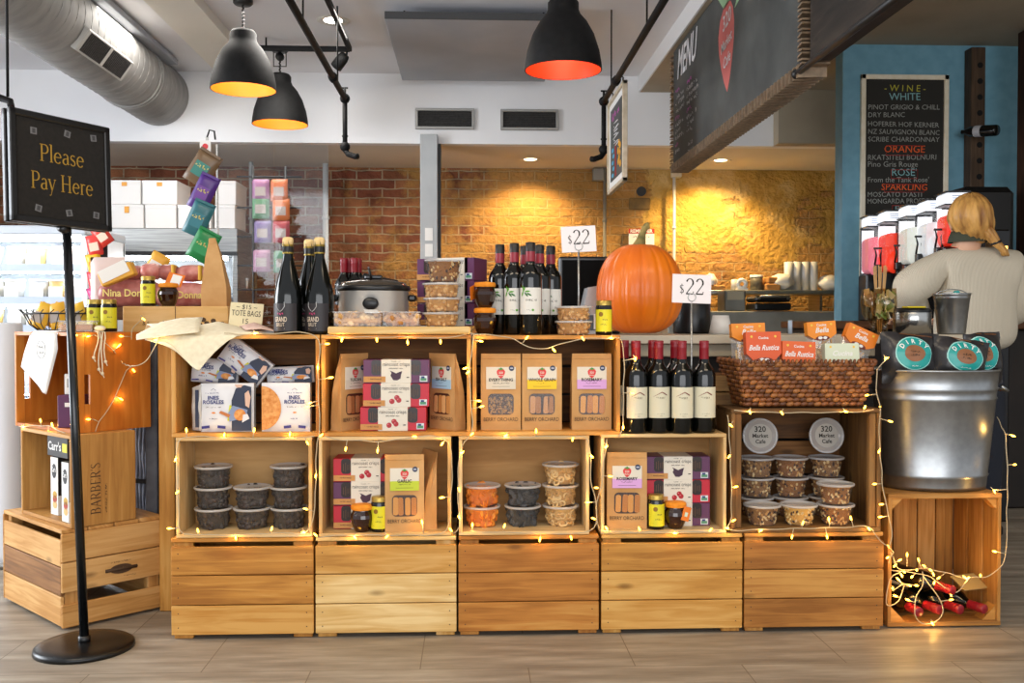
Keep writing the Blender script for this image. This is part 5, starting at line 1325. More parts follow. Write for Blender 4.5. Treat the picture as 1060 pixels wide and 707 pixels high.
# ---- wine bottles
M_WG = mat('wine_glass_black', '070806', .10); M_CAP = mat('red_capsule', '861220', .35); M_LABW = mat('wine_label', 'd6cfb4', .7)
def wine(kind):
    t = thing('wine_bottle', '', 'bottle'); r = .0375; h = .300
    MB().lathe([(.001, .004), (.028, 0), (.035, .001), (r, .006), (r, .182), (r*.96, .195), (r*.82, .208), (.020, .222), (.0148, .236), (.0135, .262), (.0135, h-.002), (.001, h-.002)], M_WG, 32).build('glass', t)
    g = MB(); c = M_CAP if kind == 'red' else mat('dark_red_capsule', '8e1c2c', .4)
    if kind == 'red':
        g.lathe([(.0150, h-.060), (.0154, h-.058), (.0154, h-.026), (.0160, h-.024), (.0160, h-.020), (.0152, h-.018), (.0160, h-.012), (.0160, h-.002), (.014, h), (.001, h)], c, 24)
    else:
        g.lathe([(.0152, h-.062), (.0156, h-.060), (.0156, h-.030)], c, 24); g.lathe([(.0158, h-.030), (.0158, h-.002), (.013, h), (.001, h)], mat('black_capsule', '17110f', .4), 24)
    g.build('capsule', t)
    g = MB()
    if kind == 'red':
        patch(g, r+.0005, .044, .050, .150, M_LABW); g.build('label', t); g = MB(); g.warp = cyl_warp(r+.001)
        g.tube([(-.026+.0029*k, 0, .119+.0015*k) for k in range(11)]+[(.003+.003*k, 0, .134-.0017*k) for k in range(1, 7)], [.0003+.0001*k for k in range(11)]+[.0016]*6, mat('roof_red', '7a2a24', .6), 6)
        g.text(6, -.001, .112, .008, mat('ink_grey', '8a8068', .7), maxw=.03); g.box((0, 0, .109), (.036, .0002, .0008), mat('ink_grey', '8a8068', .7)); g.text(8, 0, .062, .005, mat('ink_grey', '8a8068', .7), maxw=.03); g.text(4, 0, .055, .004, mat('ink_grey', '8a8068', .7))
    else:
        patch(g, r+.0005, .042, .066, .152, mat('label_white', 'dedbd2', .7)); g.build('label', t); g = MB(); g.warp = cyl_warp(r+.001)
        lf = mat('leaf_bright', '5a9a2a', .5); lf2 = mat('leaf_dark', '2f6a2c', .5)
        for (x, z, a, m_) in ((-.024, .146, 60, lf), (-.012, .140, 5, lf), (-.016, .130, -50, lf2), (-.030, .132, -110, lf), (-.027, .150, 110, lf), (-.006, .130, -30, lf2)):
            g.prism([(x+.010*p*math.cos(R(a))-.0035*q*math.sin(R(a)), z+.010*p*math.sin(R(a))+.0035*q*math.cos(R(a))) for p, q in ((-1, 0), (-.4, .8), (.3, .8), (1, 0), (.3, -.8), (-.4, -.8))], -.0002, 0, m_)
        g.text(7, .002, .108, .009, mat('ink_soft', '6a6a60', .7), maxw=.04); g.disc(.006, .080, .004, .004, -.0002, 0, lf); g.text(4, -.008, .078, .005, mat('ink_soft', '6a6a60', .7))
    g.build('label_print', t)
    return t
WR, WB = Pool(lambda: wine('red')), Pool(lambda: wine('bio'))
zb4 = Z2+.0046
GR = 'red-capped wine bottles on the pine box'
for u, y, rz, l in ((658, .035, .12, 'front row, leftmost, beside the open crate'), (681.5, .042, .05, 'front row, second from the left'), (705.5, .030, -.02, 'front row, third, left of the price card stem'), (728.5, .040, -.05, 'front row, rightmost, standing a little apart')):
    WR.put('cream-labelled red-capped wine bottle, '+l, (X(u, y, 440), y, zb4), rz=rz, group=GR)
for u, y, l in ((646, .125, 'back row, at the left against the crate'), (675.5, .13, 'back row, between the first two front bottles'), (698.5, .128, 'back row, left of the price card stem')):
    WR.put('red-capped wine bottle, mostly hidden, '+l, (X(u, y, 440), y, zb4), rz=.1, group=GR)
GW = 'leaf-labelled wine bottles above the kraft bags'
for u, y, l in ((549, .045, 'front one in the middle showing its whole label'), (532.5, .09, 'second row left, leaf label half seen'), (517.5, .14, 'far left, beside the stacked dark jars'), (558.5, .145, 'behind the front bottle on its right'), (570, .19, 'far right, beside the price card holder'), (543, .20, 'furthest back, mostly hidden')):
    WB.put('leaf-labelled wine bottle, '+l, (X(u, y, 343), y, Z3-.0012), group=GW)
def champ():
    t = thing('champagne_bottle', '', 'bottle'); r = .0455; h = .313
    MB().lathe([(.001, .004), (.034, 0), (.043, .002), (r, .008), (r, .118), (.043, .140), (.036, .172), (.0265, .208), (.0195, .235), (.0158, .255), (.0158, .285), (.001, .285)], M_WG, 32).build('glass', t)
    g = MB(); g.lathe([(.0168, .262), (.0172, .264), (.0172, .284), (.0168, .286)], M_BLACK, 24); g.lathe([(.0175, .260), (.0178, .262), (.0178, .2635), (.0175, .265)], mat('foil_gold', '9a8236', .4, .6), 24); g.lathe([(.0173, .283), (.0185, .285), (.0185, .289), (.0173, .29)], mat('foil_gold', '9a8236', .4, .6), 24)
    for k in range(6):
        a = 2*PI*k/6; g.tube([(.0175*math.cos(a), .0175*math.sin(a), .262), (.0195*math.cos(a+.2), .0195*math.sin(a+.2), .280), (.0165*math.cos(a), .0165*math.sin(a), .302)], .0010, M_BLACK, 4)
    g.build('wire_hood', t)
    MB().lathe([(.0135, .286), (.0175, .290), (.0178, .303), (.0160, h-.003), (.012, h), (.001, h)], noisy('cork', 'dcba7c', 'ecd09a', 80, .8), 20).build('cork', t)
    g = MB(); patch(g, r+.0005, .050, .012, .100, mat('black_label', '241f22', .5)); g.build('label', t)
    g = MB(); g.warp = cyl_warp(r+.001); x = -.004
    g.tube([(x-.014, 0, .104), (x-.015, 0, .090), (x-.008, 0, .080), (x, 0, .074), (x+.008, 0, .080), (x+.015, 0, .090), (x+.014, 0, .104)], .0012, mat('silver_print', 'a8a8a8', .4), 4)
    g.text(4, x, .063, .010, mat('pink_print', 'b8326a', .6), bold=.02, maxw=.028); g.text('GRAND', x, .042, .016, mat('pale_print', 'c9b9a4', .6), serif=False, bold=.02, maxw=.044); g.text('BRUT', x, .027, .012, mat('pale_print', 'c9b9a4', .6), maxw=.03); g.box((x, 0, .020), (.03, .0002, .001), mat('pale_print', 'c9b9a4', .6))
    g.build('label_print', t)
    return t
WC = Pool(champ)
for u, y, rz, l in ((298.5, .05, .3, 'left one standing slightly apart'), (331, .05, .3, 'right front one by the slow cooker'), (320.5, .13, .0, 'back one half hidden between the others')):
    WC.put('black champagne-style bottle with cork and shield label, '+l, (X(u, y, 343), y, Z3-.0006), rz=-rz, group='black sparkling wine bottles')

# ================================================================== GOODS ON TOP OF THE CRATES
ZB = Z3+.0255                               # top of the thick board
# slow cooker
y = .20; p = X(387, y, 320)
t = thing('slow_cooker', 'round steel slow cooker with black lid on the thick board', 'slow cooker', (p, y, ZB+.0005)); r = .118
MB().lathe([(.001, .012), (r*.93, .0), (r*.96, .012), (r, .02), (r, .118), (r*1.02, .120)], mat('cooker_steel', 'dcdad6', .35, .65), 48, sq=.82).build('body', t)
MB().lathe([(r*1.02, .118), (r*1.05, .122), (r*1.05, .134), (r*.98, .137)], M_BP, 48, sq=.82).build('rim', t)
MB().lathe([(r*1.0, .134), (r*.9, .147), (r*.5, .156), (.001, .158)], mat('smoked_glass', '3c3226', .08), 48, sq=.82).build('lid', t)
g = MB(); g.box((0, 0, .166), (.06, .022, .014), M_BP, .004); g.tube([(-.006, -.02, .158), (-.012, -.03, .185), (-.016, -.012, .198), (-.012, .0, .178)], .004, M_BLACK); g.build('lid_knob', t)
g = MB(); g.lathe([(.001, 0), (.026, 0), (.026, .012), (.02, .016), (.001, .017)], M_BP, 24, M=Matrix.Translation((0, -r*.82-.002, .075)) @ Euler((R(90), 0, 0)).to_matrix().to_4x4(), sq=.8); g.build('dial', t)
for s in (-1, 1): MB().box((s*(r+.012), 0, .095), (.028, .05, .022), M_BP, .006).build('handle', t)
def tray(name, label, u, y, w_, d_, h_, kind, z, paper=False):
    t = thing(name, label, 'food container', (X(u, y, 330), y, z))
    MB().rrect(-w_/2, w_/2, 0, h_, .006, -d_/2, d_/2, M_CLR).build('tub', t)
    MB().box((0, 0, h_), (w_+.008, d_+.008, .004), M_LIDC, .002).build('lid', t)
    g = MB(); rnd = random.Random(int(u)); a, b = {'cookie': ('b67a38', 'd9a660'), 'nut': ('c4914e', 'e6bf84')}[kind]
    ms = [mat('food_%s_1' % kind, a, .7), mat('food_%s_2' % kind, b, .7)]
    g.box((0, 0, h_*.4), (w_*.86, d_*.8, h_*.35), ms[0], .004)
    for k in range(int(90*w_/.12)): g.ball((rnd.uniform(-.46, .46)*w_, rnd.uniform(-.46, .46)*d_, rnd.uniform(.15, .9)*h_), (.012, .009, .008), ms[k % 2], 8, 5, (rnd.random()*6, rnd.random()*6, 0))
    g.build('filling', t)
    if paper: MB().box((w_*.28, -d_*.3, h_+.003), (.045, .06, .0015), PAPER, 0, rot=(R(10), 0, .2)).build('paper_label', t)
    return t
tray('snack_tray', 'flat clear tray of nut clusters in front of the slow cooker, left one', 372, .055, .150, .10, .045, 'nut', ZB+.001, True)
tray('snack_tray', 'flat clear tray of nut clusters in front of the slow cooker, right one', 416, .060, .118, .10, .045, 'cookie', ZB+.001)
# nut tubs in a stack with a salad tub on top
def low_tub(kind, h=.040, r0=.052, r1=.058):
    def mk(): return deli_tub(kind, r0, r1, h, 9)
    return mk
LT = Pool(low_tub('nut', .042)); z = ZB+.001
for i, l in enumerate(('bottom', 'second', 'third')): LT.put(f'shallow clear tub of nuts left of the purple boxes, {l} of the stack', (X(457+(i % 2), .07, 320), .062, z+.0475*i), rz=i*1.3, group='shallow nut tubs')
Z_S = z+.0475*3
setl(deli_tub('mix', .047, .060, .070, 31), 'deep clear tub of dark seed mix on top of the nut tubs', (X(460, .07, 300), .062, Z_S+.001))
for i, l in enumerate(('lower', 'upper')): LT.put(f'shallow clear tub of nuts in front of the price card stem, {l} one', (X(595, .03, 330), .065, Z3-.0006+.0475*i), rz=i*2.0, group='shallow nut tubs')
# purple boxes stack, turned
FB = Pool(lambda: crisp_box('fig', sleeve=(.36, .84)))
for i in range(3):
    FB.put(f'purple fig cracker box on the thick board behind the nut tubs, {["bottom", "middle", "top"][i]} of three', (X(461, .20, 300), .185, ZB+.001+.0768*i), rz=R(-24), group='purple boxes behind the nut tubs')
# dark jars stacked, yellow jars
OJ = Pool(lambda: orange_jar(True, .036, .083))
POn.put('orange-lidded dark honey jar, lower of two stacked beside the leaf-labelled bottles', (X(502, .06, 330), .055, Z3-.0008), group='orange-lidded jars')
OJ.put('orange-lidded dark honey jar, upper of two stacked beside the leaf-labelled bottles', (X(502, .06, 330), .055, Z3-.0008+.0882), rz=R(-130), group='orange-lidded jars')
PY.put('yellow-labelled honey jar standing in front of the big pumpkin', (X(625, .05, 330), .05, Z3-.0020), rz=-.15, group='yellow-labelled jars')
# wicker tray with red capped bottles behind the cooker
yk = 1.0
def wicker(g, x0, x1, y0, y1, z0, z1, m, rows, flare=0.0, step=.016, rim=True):
    rnd = random.Random(4)
    for r_ in range(rows):
        f = (r_+.5)/rows; z = z0+(z1-z0)*f; e = flare*(f-1)
        pts = []
        per = [(x0-e, y0-e, x1+e, y0-e), (x1+e, y0-e, x1+e, y1+e), (x1+e, y1+e, x0-e, y1+e), (x0-e, y1+e, x0-e, y0-e)]
        for (ax, ay, bx, by_) in per:
            L = math.hypot(bx-ax, by_-ay); n = max(2, int(L/step)); an = math.atan2(by_-ay, bx-ax)
            for k in range(n):
                q = (k+.5+(.5 if r_ % 2 else 0)*.6)/n; q = min(q, 1)
                g.ball((ax+(bx-ax)*q+rnd.uniform(-1, 1)*.001, ay+(by_-ay)*q, z), (step*.70, .006, (z1-z0)/rows*.58), m[(k*7+r_*3) % len(m)], 7, 5, (0, -.22, an))
    if rim:
        e = 0; pts = [(x0, y0, z1), (x1, y0, z1), (x1, y1, z1), (x0, y1, z1)]
        for i in range(4):
            a, b = pts[i], pts[(i+1) % 4]; L = math.dist(a, b); n = int(L/(step*.62)); an = math.atan2(b[1]-a[1], b[0]-a[0])
            for k in range(n): q = k/n; g.ball((a[0]+(b[0]-a[0])*q, a[1]+(b[1]-a[1])*q, z1+.002), (.0055, .009, .009), m[(k*5) % len(m)], 6, 5, (0, .25, an))
MW = [mat('wicker_a', '6c3c1a', .5), mat('wicker_b', '824c24', .5), mat('wicker_c', '98602e', .5), mat('wicker_d', '583014', .5)]
t = thing('wicker_tray', 'low wicker tray behind the slow cooker holding red-capped bottles', 'basket', (X(368, yk, 300), yk, ZC+.001))
g = MB(); wicker(g, -.085, .085, -.06, .06, 0, .11, MW, 5, 0, .018); g.build('woven_wall', t); MB().box((0, 0, .01), (.16, .11, .012), MW[0]).build('base', t)
mini = Pool(lambda: wine('red'))
for u, dy, l in ((356, .0, 'left'), (361.5, .03, 'second'), (367, -.01, 'third'), (371, .025, 'right')):
    WR.put(f'red-capped bottle standing in the low wicker tray, {l} of the four', (X(u, yk+dy, 280), yk+dy, ZC+.018), rz=1.5, group='bottles in the wicker tray')
kx = X(392, .9, 290); t = thing('card_reader', 'black angled terminal behind the slow cooker lid', 'terminal', (kx, .92, ZC+.001))
MB().box((0, 0, .085), (.04, .05, .17), M_BP, .01).build('stand', t); MB().box((0, -.02, .19), (.15, .03, .09), M_MATTEBLK, .006, rot=(R(-20), R(12), 0)).build('screen', t)
# price card holders
def price(u, vt, vb, w_px, y, zbase, label, tilt, stem=True):
    p = P(u, (vt+vb)/2, y); h_ = (vb-vt)*(y+3.09)/1000; w_ = w_px*(y+3.09)/1000
    t = thing('price_card', label, 'price sign', (p.x, y, zbase))
    H = p.z-zbase-h_*.42
    MB().cyl((0, 0, 0), (0, 0, H), .0033, M_STEEL, seg=10).build('stem', t)
    g = MB(); g.tube([(.013*math.cos(a), -.004, H+.012+.013*math.sin(a)) for a in [2*PI*k/20 for k in range(20)]], .0014, M_STEEL, 6, closed=True); g.build('clip_ring', t)
    MB().lathe([(.001, 0), (.030, 0), (.030, .004), (.006, .007)], M_STEEL, 20).build('base', t)
    T = Matrix.Translation((0, .0, p.z-zbase)) @ Euler((R(-3), R(tilt), 0)).to_matrix().to_4x4()
    g = MB(); g.M = T; g.box((0, 0, 0), (w_, .0016, h_), mat('card_pink_white', 'ece4e4', .6), .0005); g.build('card', t)
    g = MB(); g.M = T; g.text('$', -w_*.25, -h_*.18, h_*.34, M_INK, y=-.0015, serif=True); g.text('22', w_*.08, -h_*.20, h_*.56, M_INK, y=-.0015, serif=True); g.build('price_print', t)
price(599, 234, 261, 36, .045+.05, Z3-.0012, 'white $22 price card on a metal stem beside the leaf-labelled bottles', -3)
price(716, 284, 314, 41, .085, zb4+.001, 'white $22 price card on a metal stem among the red-capped bottles', 2)
# pumpkin
y = .62; px = X(662, y, 300); s = (y+3.09)/1000; zc = ZC+.001
t = thing('pumpkin', 'big orange pumpkin with curved stem on the counter behind the price card', 'pumpkin', (px, y, zc))
RW, HH = 88*s/2, (347-253)*s
m = noisy('pumpkin_skin', 'd8620a', 'ec7c14', 5, .38, bump=.0006, bscale=60, stretch=(1, 1, .35)); MC['pumpkin_skin'].node_tree.nodes['Principled BSDF'].inputs['Coat Weight'].default_value = .15
g = MB()
def pf(a, b):
    th = 2*PI*a; ph = PI*(b-.5); c = abs(math.cos(ph))**.78
    rib = 1-.034*(1-abs(math.sin(th*7.5)))**2.2*c+.004*math.sin(th*31)*c
    r_ = RW*1.015*c*rib*(1-.06*math.sin(ph)); z = HH/2+HH/2*math.copysign(abs(math.sin(ph))**.92, math.sin(ph))
    if b > .93: z -= .02*(b-.93)/.07
    if b < .07: z += .015*(.07-b)/.07
    return (r_*math.cos(th), r_*math.sin(th), max(z, 0))
g.grid(pf, 150, 48, m); g.build('body', t)
g = MB(); st = noisy('pumpkin_stem', '5e5a30', 'a08a50', 30, .8); g.tube([(-.005, 0, HH-.025), (.004, 0, HH+.01), (.010, 0, HH+.035), (.018, 0, HH+.058), (.032, 0, HH+.072), (.036, 0, HH+.073)], [.034, .020, .014, .0125, .014, .011], st, 9)
g.build('stem', t)
# till monitor and receipt printer behind
y = .88; t = thing('till_monitor', 'black till screen behind the price card and the pumpkin', 'monitor', (X(616, y, 300), y, ZC+.001))
a = X(578, y)-X(616, y); b = X(652, y)-X(616, y); zt_ = P(616, 266, y).z-ZC
MB().box(((a+b)/2, 0, (zt_+.06)/2), (b-a, .03, zt_-.06), M_BP, .008).build('screen', t); MB().box(((a+b)/2, -.016, (zt_+.06)/2), (b-a-.03, .003, zt_-.09), mat('screen_dark', '050506', .7, spec=.1)).build('glass', t)
MB().box(((a+b)/2, .02, .04), (.08, .06, .08), M_BP, .01).box(((a+b)/2, .02, .006), (.2, .15, .012), M_BP, .004).build('stand', t)
y = .72; t = thing('receipt_printer', 'pale grey receipt printer between the price card stem and the pumpkin', 'printer', (X(613, y, 320), y+.04, ZC+.001))
g = MB(); g.prism([(-.042, 0), (.05, 0), (.05, .195), (-.015, .185), (-.03, .12), (-.042, .10)], -.04, .10, mat('printer_grey', 'a9a9aa', .4)); g.build('body', t)
MB().box((.01, -.0412, .045), (.06, .003, .06), M_BP).box((.022, -.044, .05), (.032, .002, .06), PAPER).build('slot', t)
# black device and white cone right of the pumpkin
y = .95; kb2 = MB(); kb2.lathe([(.001, 0), (.075, 0), (.078, .01), (.078, .14), (.06, .155), (.001, .155)], M_BP, 24); tag(kb2.build('black_urn', loc=(X(716, y, 320), y, ZC+.001)), 'round black appliance on the counter just right of the pumpkin', 'appliance')
t = MB(); t.lathe([(.001, 0), (.048, 0), (.033, .075), (.001, .075)], mat('cup_white', 'd9d6d0', .4), 24); tag(t.build('paper_cup', loc=(X(746, .8, 330), .8, ZC+.001)), 'upturned white cup on the counter left of the pasta bags', 'cup')
t = MB(); t.cyl((0, 0, 0), (0, 0, .055), .009, mat('pale_blue', 'aab9cc', .4)); tag(t.build('marker_pen', loc=(X(818, .8, 330), .8, ZC+.001)), 'small pale blue tube standing on the counter behind the basket', 'pen')

# ---- top left: cloths, wine box, jars, sausages
t = thing('wine_crate', 'small pale wooden wine box with burnt lettering behind the cream cloth', 'box', (0, 0, 0)); yw = .50
x0, x1 = X(127, yw, 330), X(236, yw, 330); zt_ = P(180, 317, yw).z; zb_ = .962
t.location = ((x0+x1)/2, yw, zb_); w_ = x1-x0; h = zt_-zb_
MB().box((0, .10, h/2), (w_, .20, h), wood('wine_crate_wood', 'c08e4c', 'd6a866', 'e6c088', .8, .5, knots=False), .002).build('box', t)
g = MB(); g.text('UNVB', w_*.05, h*.35, .018, inkm, y=-.001, align='r', serif=False); g.text('& S', -w_*.28, h*.35, .014, inkm, y=-.001)
for k in range(8): g.disc(w_*.14+.012*k, h*(.42+.12*math.sin(k*1.9)), .010, .009, -.0012, 0, inkm, 7)
g.text('CO', w_*.43, h*.35, .014, inkm, y=-.001); g.build('burnt_print', t)
MB().box((0, -.0009, h*.5), (.002, .001, h*.98), inkm).build('joint', t)
ZW = zt_+.0005
PY.put('yellow-labelled honey jar on the small wine box, beside the amber jar', (X(151.5, .54, 300), .56, ZW), rz=.2, group='yellow-labelled jars')
POn.put('round amber honey jar with an orange lid on the small wine box', (X(172, .54, 300), .565, ZW), group='orange-lidded jars')
t = MB(); M_ = Euler((R(-25), R(14), 0)).to_matrix().to_4x4(); t.M = M_; t.box((0, 0, .03), (.062, .002, .052), M_OT).box((.004, -.0015, .03), (.036, .001, .040), PAPER)
t.M = Matrix(); t.cyl((0, .003, 0), (0, .003, -.0775), .002, M_STEEL, seg=6)
tag(t.build('tag_card', loc=(X(168, .54, 280)-.0, .66, ZW+.078)), 'orange tag with a white slip above the amber jar', 'tag')
# sausages: wrapped cured meat pieces
M_SAL = noisy('salami_wrap', 'b8625a', 'd89a90', 22, .35, bump=.002); M_SAL2 = noisy('salami_wrap_dark', '8e4a44', 'b8746c', 16, .3, bump=.002)
def sausage(u, v, y, w_, h_, m, label, name='salami', band=None, logo=False):
    p = P(u, v, y); t = thing(name, label, 'cured meat', (p.x, y, p.z))
    g = MB()
    def fn(a, b):
        th = 2*PI*b; q = max(0.0, 1-abs(2*a-1)**3.5)**.5; wob = 1+.06*noise.noise(Vector((a*6, math.cos(th)*2, math.sin(th)*2+u)))
        return ((a-.5)*w_, .045*q*math.cos(th)*wob, h_/2*q*math.sin(th)*wob)
    g.grid(fn, 26, 18, m); g.build('meat', t)
    if logo:
        g = MB(); g.text('Nina Donna', 0, -.012, .030, mat('gold_print', 'e8d27a', .5), y=-.052, bold=.02, maxw=w_*.7); g.build('wrap_print', t)
    if band: MB().box((w_*.34, -.03, 0), (.012, .045, h_*.9), mat('gold_band', 'e0b23a', .5), .003).build('band', t)
    return t
ys = .86
sausage(136, 304, ys, .27, .115, M_SAL2, 'large wrapped cured ham, lower left behind the yellow-labelled jars', logo=True)
sausage(190, 306, ys-.0, .25, .105, M_SAL, 'large wrapped cured ham, lower right between amber jar and paper bag', logo=True)
sausage(139, 283, ys+.03, .085, .065, M_SAL2, 'short wrapped salami on the hams, leftmost of the upper row')
sausage(157, 281, ys+.02, .085, .065, M_SAL, 'short wrapped salami on the hams, second of the upper row')
sausage(175, 282, ys+.03, .085, .065, M_SAL2, 'short wrapped salami on the hams, third of the upper row', band=True)
sausage(199, 283, ys+.02, .125, .068, M_SAL, 'longer wrapped salami on the hams, rightmost of the upper row', band=True)
# crate support for the hams: a shelf board at the back
zs_ = P(160, 316, ys).z-.004
o = MB().box((X(160, ys, 320), ys+.02, zs_-.03), (.56, .16, .05), W_DK, .004).build('wooden_shelf_board'); tag(o, 'dim wooden board under the wrapped hams behind the small wine box', 'board')
# packs left of the hams: pink-white paper bag, yellow wedge with white label
t = thing('cheese_pack', 'yellow wedge pack with a slanted white label on the pale paper bag', 'food pack', P(122, 284, .78)); g = MB(); g.M = Euler((0, R(-22), 0)).to_matrix().to_4x4()
g.box((0, 0, 0), (.135, .05, .055), mat('wedge_yellow', 'e2a838', .5), .004); g.build('pack', t); g = MB(); g.M = Euler((0, R(-26), 0)).to_matrix().to_4x4(); g.box((-.002, -.027, .012), (.115, .003, .05), PAPER); g.build('label', t)
g = pouch_mesh(.14, .21, mat('pale_pink_bag', 'd9c4be', .4), mat('pale_pink_print', 'd2b8b4', .5)); tag(g.build('paper_pouch', loc=P(112, 293, .92)), 'pale pink upright pouch left of the wrapped hams', 'bag')
g = pouch_mesh(.08, .09, mat('wedge_yellow', 'e2a838', .5), PAPER); tag(g.build('cheese_pouch', loc=P(163, 273, .98), rot=(0, .5, 0)), 'small yellow pack standing above the wrapped salamis', 'food pack')
# tall plain kraft bag
t = thing('paper_bag', 'tall plain kraft paper bag with a pinched top behind the cream cloth', 'bag', (X(222, .62, 320), .66, ZC-.01)); h = P(218, 246, .64).z-ZC+.01; w_ = 26*3.72/1000
g = MB(); lv = [(0, 1, 1), (.5, .98, .75), (.8, .62, .35), (1.0, .22, .06)]; vs = []
for f, a, b in lv:
    for sx, sy in ((-1, -1), (1, -1), (1, 1), (-1, 1)): vs.append((sx*w_/2*a-.008*f*f*2, sy*.045*b, h*f))
fs = [(0, 1, 2, 3), (12, 13, 14, 15)]+[(i*4+k, i*4+(k+1) % 4, (i+1)*4+(k+1) % 4, (i+1)*4+k) for i in range(3) for k in range(4)]
g.add(vs, fs, M_KR); g.build('paper', t); MB().box((-.018, -.004, h*.965), (w_*.24, .008, h*.06), M_KR, .001).build('folded_top', t)
# little sign TOTE BAGS 15
t = thing('handwritten_sign', 'small hand-lettered cream TOTE BAGS sign in a wire clip on the cloth', 'sign', (X(252, .20, 320), .24, Z3+.0025))
MB().M
g = MB(); g.M = Matrix.Translation((0, 0, .062)) @ Euler((R(-8), R(4), 0)).to_matrix().to_4x4(); g.box((0, 0, 0), (.112, .002, .082), mat('cream_card', 'dccfa8', .7)); g.build('card', t)
g2 = MB(); g2.M = g.M.copy(); g2.text('~ $15 ~', 0, .020, .016, M_INK, y=-.002, maxw=.08); g2.text('TOTE BAGS', 0, -.004, .020, M_INK, y=-.002, maxw=.098); g2.text('15', 0, -.030, .018, M_INK, y=-.002); g2.build('lettering', t)
g = MB(); g.tube([(-.012, -.012, .002), (.012, -.012, .002), (.016, 0, .01), (0, -.005, .034), (-.014, 0, .01), (-.004, -.02, .002), (.01, -.02, .002)], .0014, M_STEEL, 6); g.build('wire_clip', t)
# cream tote bags draped over the crate edge
M_CLOTH = noisy('cream_cloth', 'e2d6b8', 'ece2c6', 60, .9, bump=.0006)
def cloth(name, rows, m, th=.003):
    """rows of world points, lofted"""
    nr, nc = len(rows), len(rows[0])
    g = MB()
    def fn(a, b):
        i = a*(nc-1); j = b*(nr-1); i0 = min(int(i), nc-2); j0 = min(int(j), nr-2); fi, fj = i-i0, j-j0
        s_ = lambda t_: t_*t_*(3-2*t_) if False else t_
        p = (rows[j0][i0].lerp(rows[j0][i0+1], fi)).lerp(rows[j0+1][i0].lerp(rows[j0+1][i0+1], fi), fj)
        return p+Vector((0, 0, 0))
    g.grid(fn, (nc-1)*3, (nr-1)*3, m, True, thick=(0, th*.6, th*.8)); return g.build(name)
yf = -.006
r0_ = [P(u, 346, 0) for u in (160, 182, 205, 228, 252, 276)]
def q(u, v, y): return P(u, v, y)
top_z = Z3+.004
def onz(u, y, dz=0): return Vector((X(u, y, 340), y, top_z+dz))
rows = [[onz(150, .30, .01), onz(176, .30, .012), onz(200, .30, .004), onz(225, .30, .02), onz(250, .30, .008), onz(272, .30, .004)],
        [onz(152, .20, .028), onz(178, .20, .034), onz(200, .20, .02), onz(226, .20, .036), onz(250, .20, .016), onz(276, .20, .002)],
        [onz(158, .10, .018), onz(178, .10, .030), onz(204, .10, .014), onz(226, .10, .020), onz(252, .10, .006), onz(276, .10, .004)],
        [onz(152, .02, -.008 if False else .0), onz(180, .02, .006), onz(204, .02, .003), onz(226, .02, .003), onz(246, .02, .001), onz(262, .02, .001)],
        [q(150, 352, -.02), q(178, 349, -.014), q(202, 349, -.014), q(222, 349, -.014), q(238, 348, -.014), q(246, 348, -.010)],
        [q(158, 354, -.03), q(184, 362, -.020), q(200, 366, -.020), q(214, 366, -.020), q(226, 360, -.018), q(236, 353, -.014)],
        [q(170, 354, -.026), q(192, 372, -.022), q(201, 378, -.022), q(208, 379, -.022), q(216, 371, -.020), q(226, 361, -.016)],
        [q(178, 358, -.026), q(198, 379, -.024), q(203, 383, -.024), q(206, 384, -.024), q(209, 380, -.022), q(216, 371, -.018)]]
tag(cloth('tote_bag', rows, M_CLOTH), 'cream cloth tote bag draped over the crate with its corner hanging down', 'tote bag')
rows = [[q(141, 347, .02), q(141, 349, -.01), q(141, 352, -.03)], [q(152, 341, .04), q(154, 345, 0), q(156, 350, -.034)], [q(166, 334, .06), q(168, 340, .02), q(172, 348, -.034)], [q(186, 330, .10), q(186, 336, .04), q(188, 346, -.030)], [q(210, 329, .16), q(208, 334, .08), q(206, 344, -.022)]]
tag(cloth('tote_bag', rows, M_CLOTH), 'folded cream cloth tote bag whose edge juts out to the left over the gap', 'tote bag')
rows = [[onz(246, .26, .02), onz(262, .26, .035), onz(276, .26, .012)], [onz(250, .16, .02), onz(266, .16, .03), onz(284, .16, .008)], [onz(254, .06, .010), onz(270, .06, .014), onz(286, .06, .005)]]
tag(cloth('tote_bag', rows, noisy('pink_cloth', 'cfa89a', 'dcbfae', 40, .9)), 'crumpled pale cloth heap just left of the champagne-style bottles', 'tote bag')

# white printed cloth over the plywood crate, wire basket, tray, jars on it  (local frame of that crate)
def LC(x, y, z): return FRAME_C @ Vector((x, y, z))
zt = H2c+.0015
tp = [[(.13, .27, zt), (.13, .20, zt), (.13, .10, zt)], [(.06, .28, zt+.001), (.06, .20, zt+.002), (.06, .12, zt+.001)], [(.004, .29, zt), (.004, .21, zt), (.004, .12, zt)],
      [(-.006, .30, zt-.015), (-.006, .21, zt-.015), (-.006, .11, zt-.015)], [(-.009, .335, zt-.075), (-.010, .22, zt-.10), (-.009, .10, zt-.06)], [(-.009, .36, zt-.125), (-.012, .24, zt-.155), (-.009, .12, zt-.10)], [(-.009, .30, zt-.155), (-.012, .235, zt-.18), (-.009, .16, zt-.18)], [(-.009, .215, zt-.195), (-.012, .20, zt-.21), (-.009, .18, zt-.215)]]
M_WCL = noisy('white_cloth', 'e4e1dc', 'eae7e2', 60, .9)
o = cloth('tote_bag', [[LC(*c) for c in r_] for r_ in tp], M_WCL); tag(o, 'white printed tote bag hanging into the orange plywood crate', 'tote bag')
g = MB(); g.M = FRAME_C @ Matrix.Translation((-.0135, .205, zt-.062)) @ Matrix.Rotation(-PI/2, 4, 'Z')
ink2 = mat('cloth_ink', '6a6660', .8)
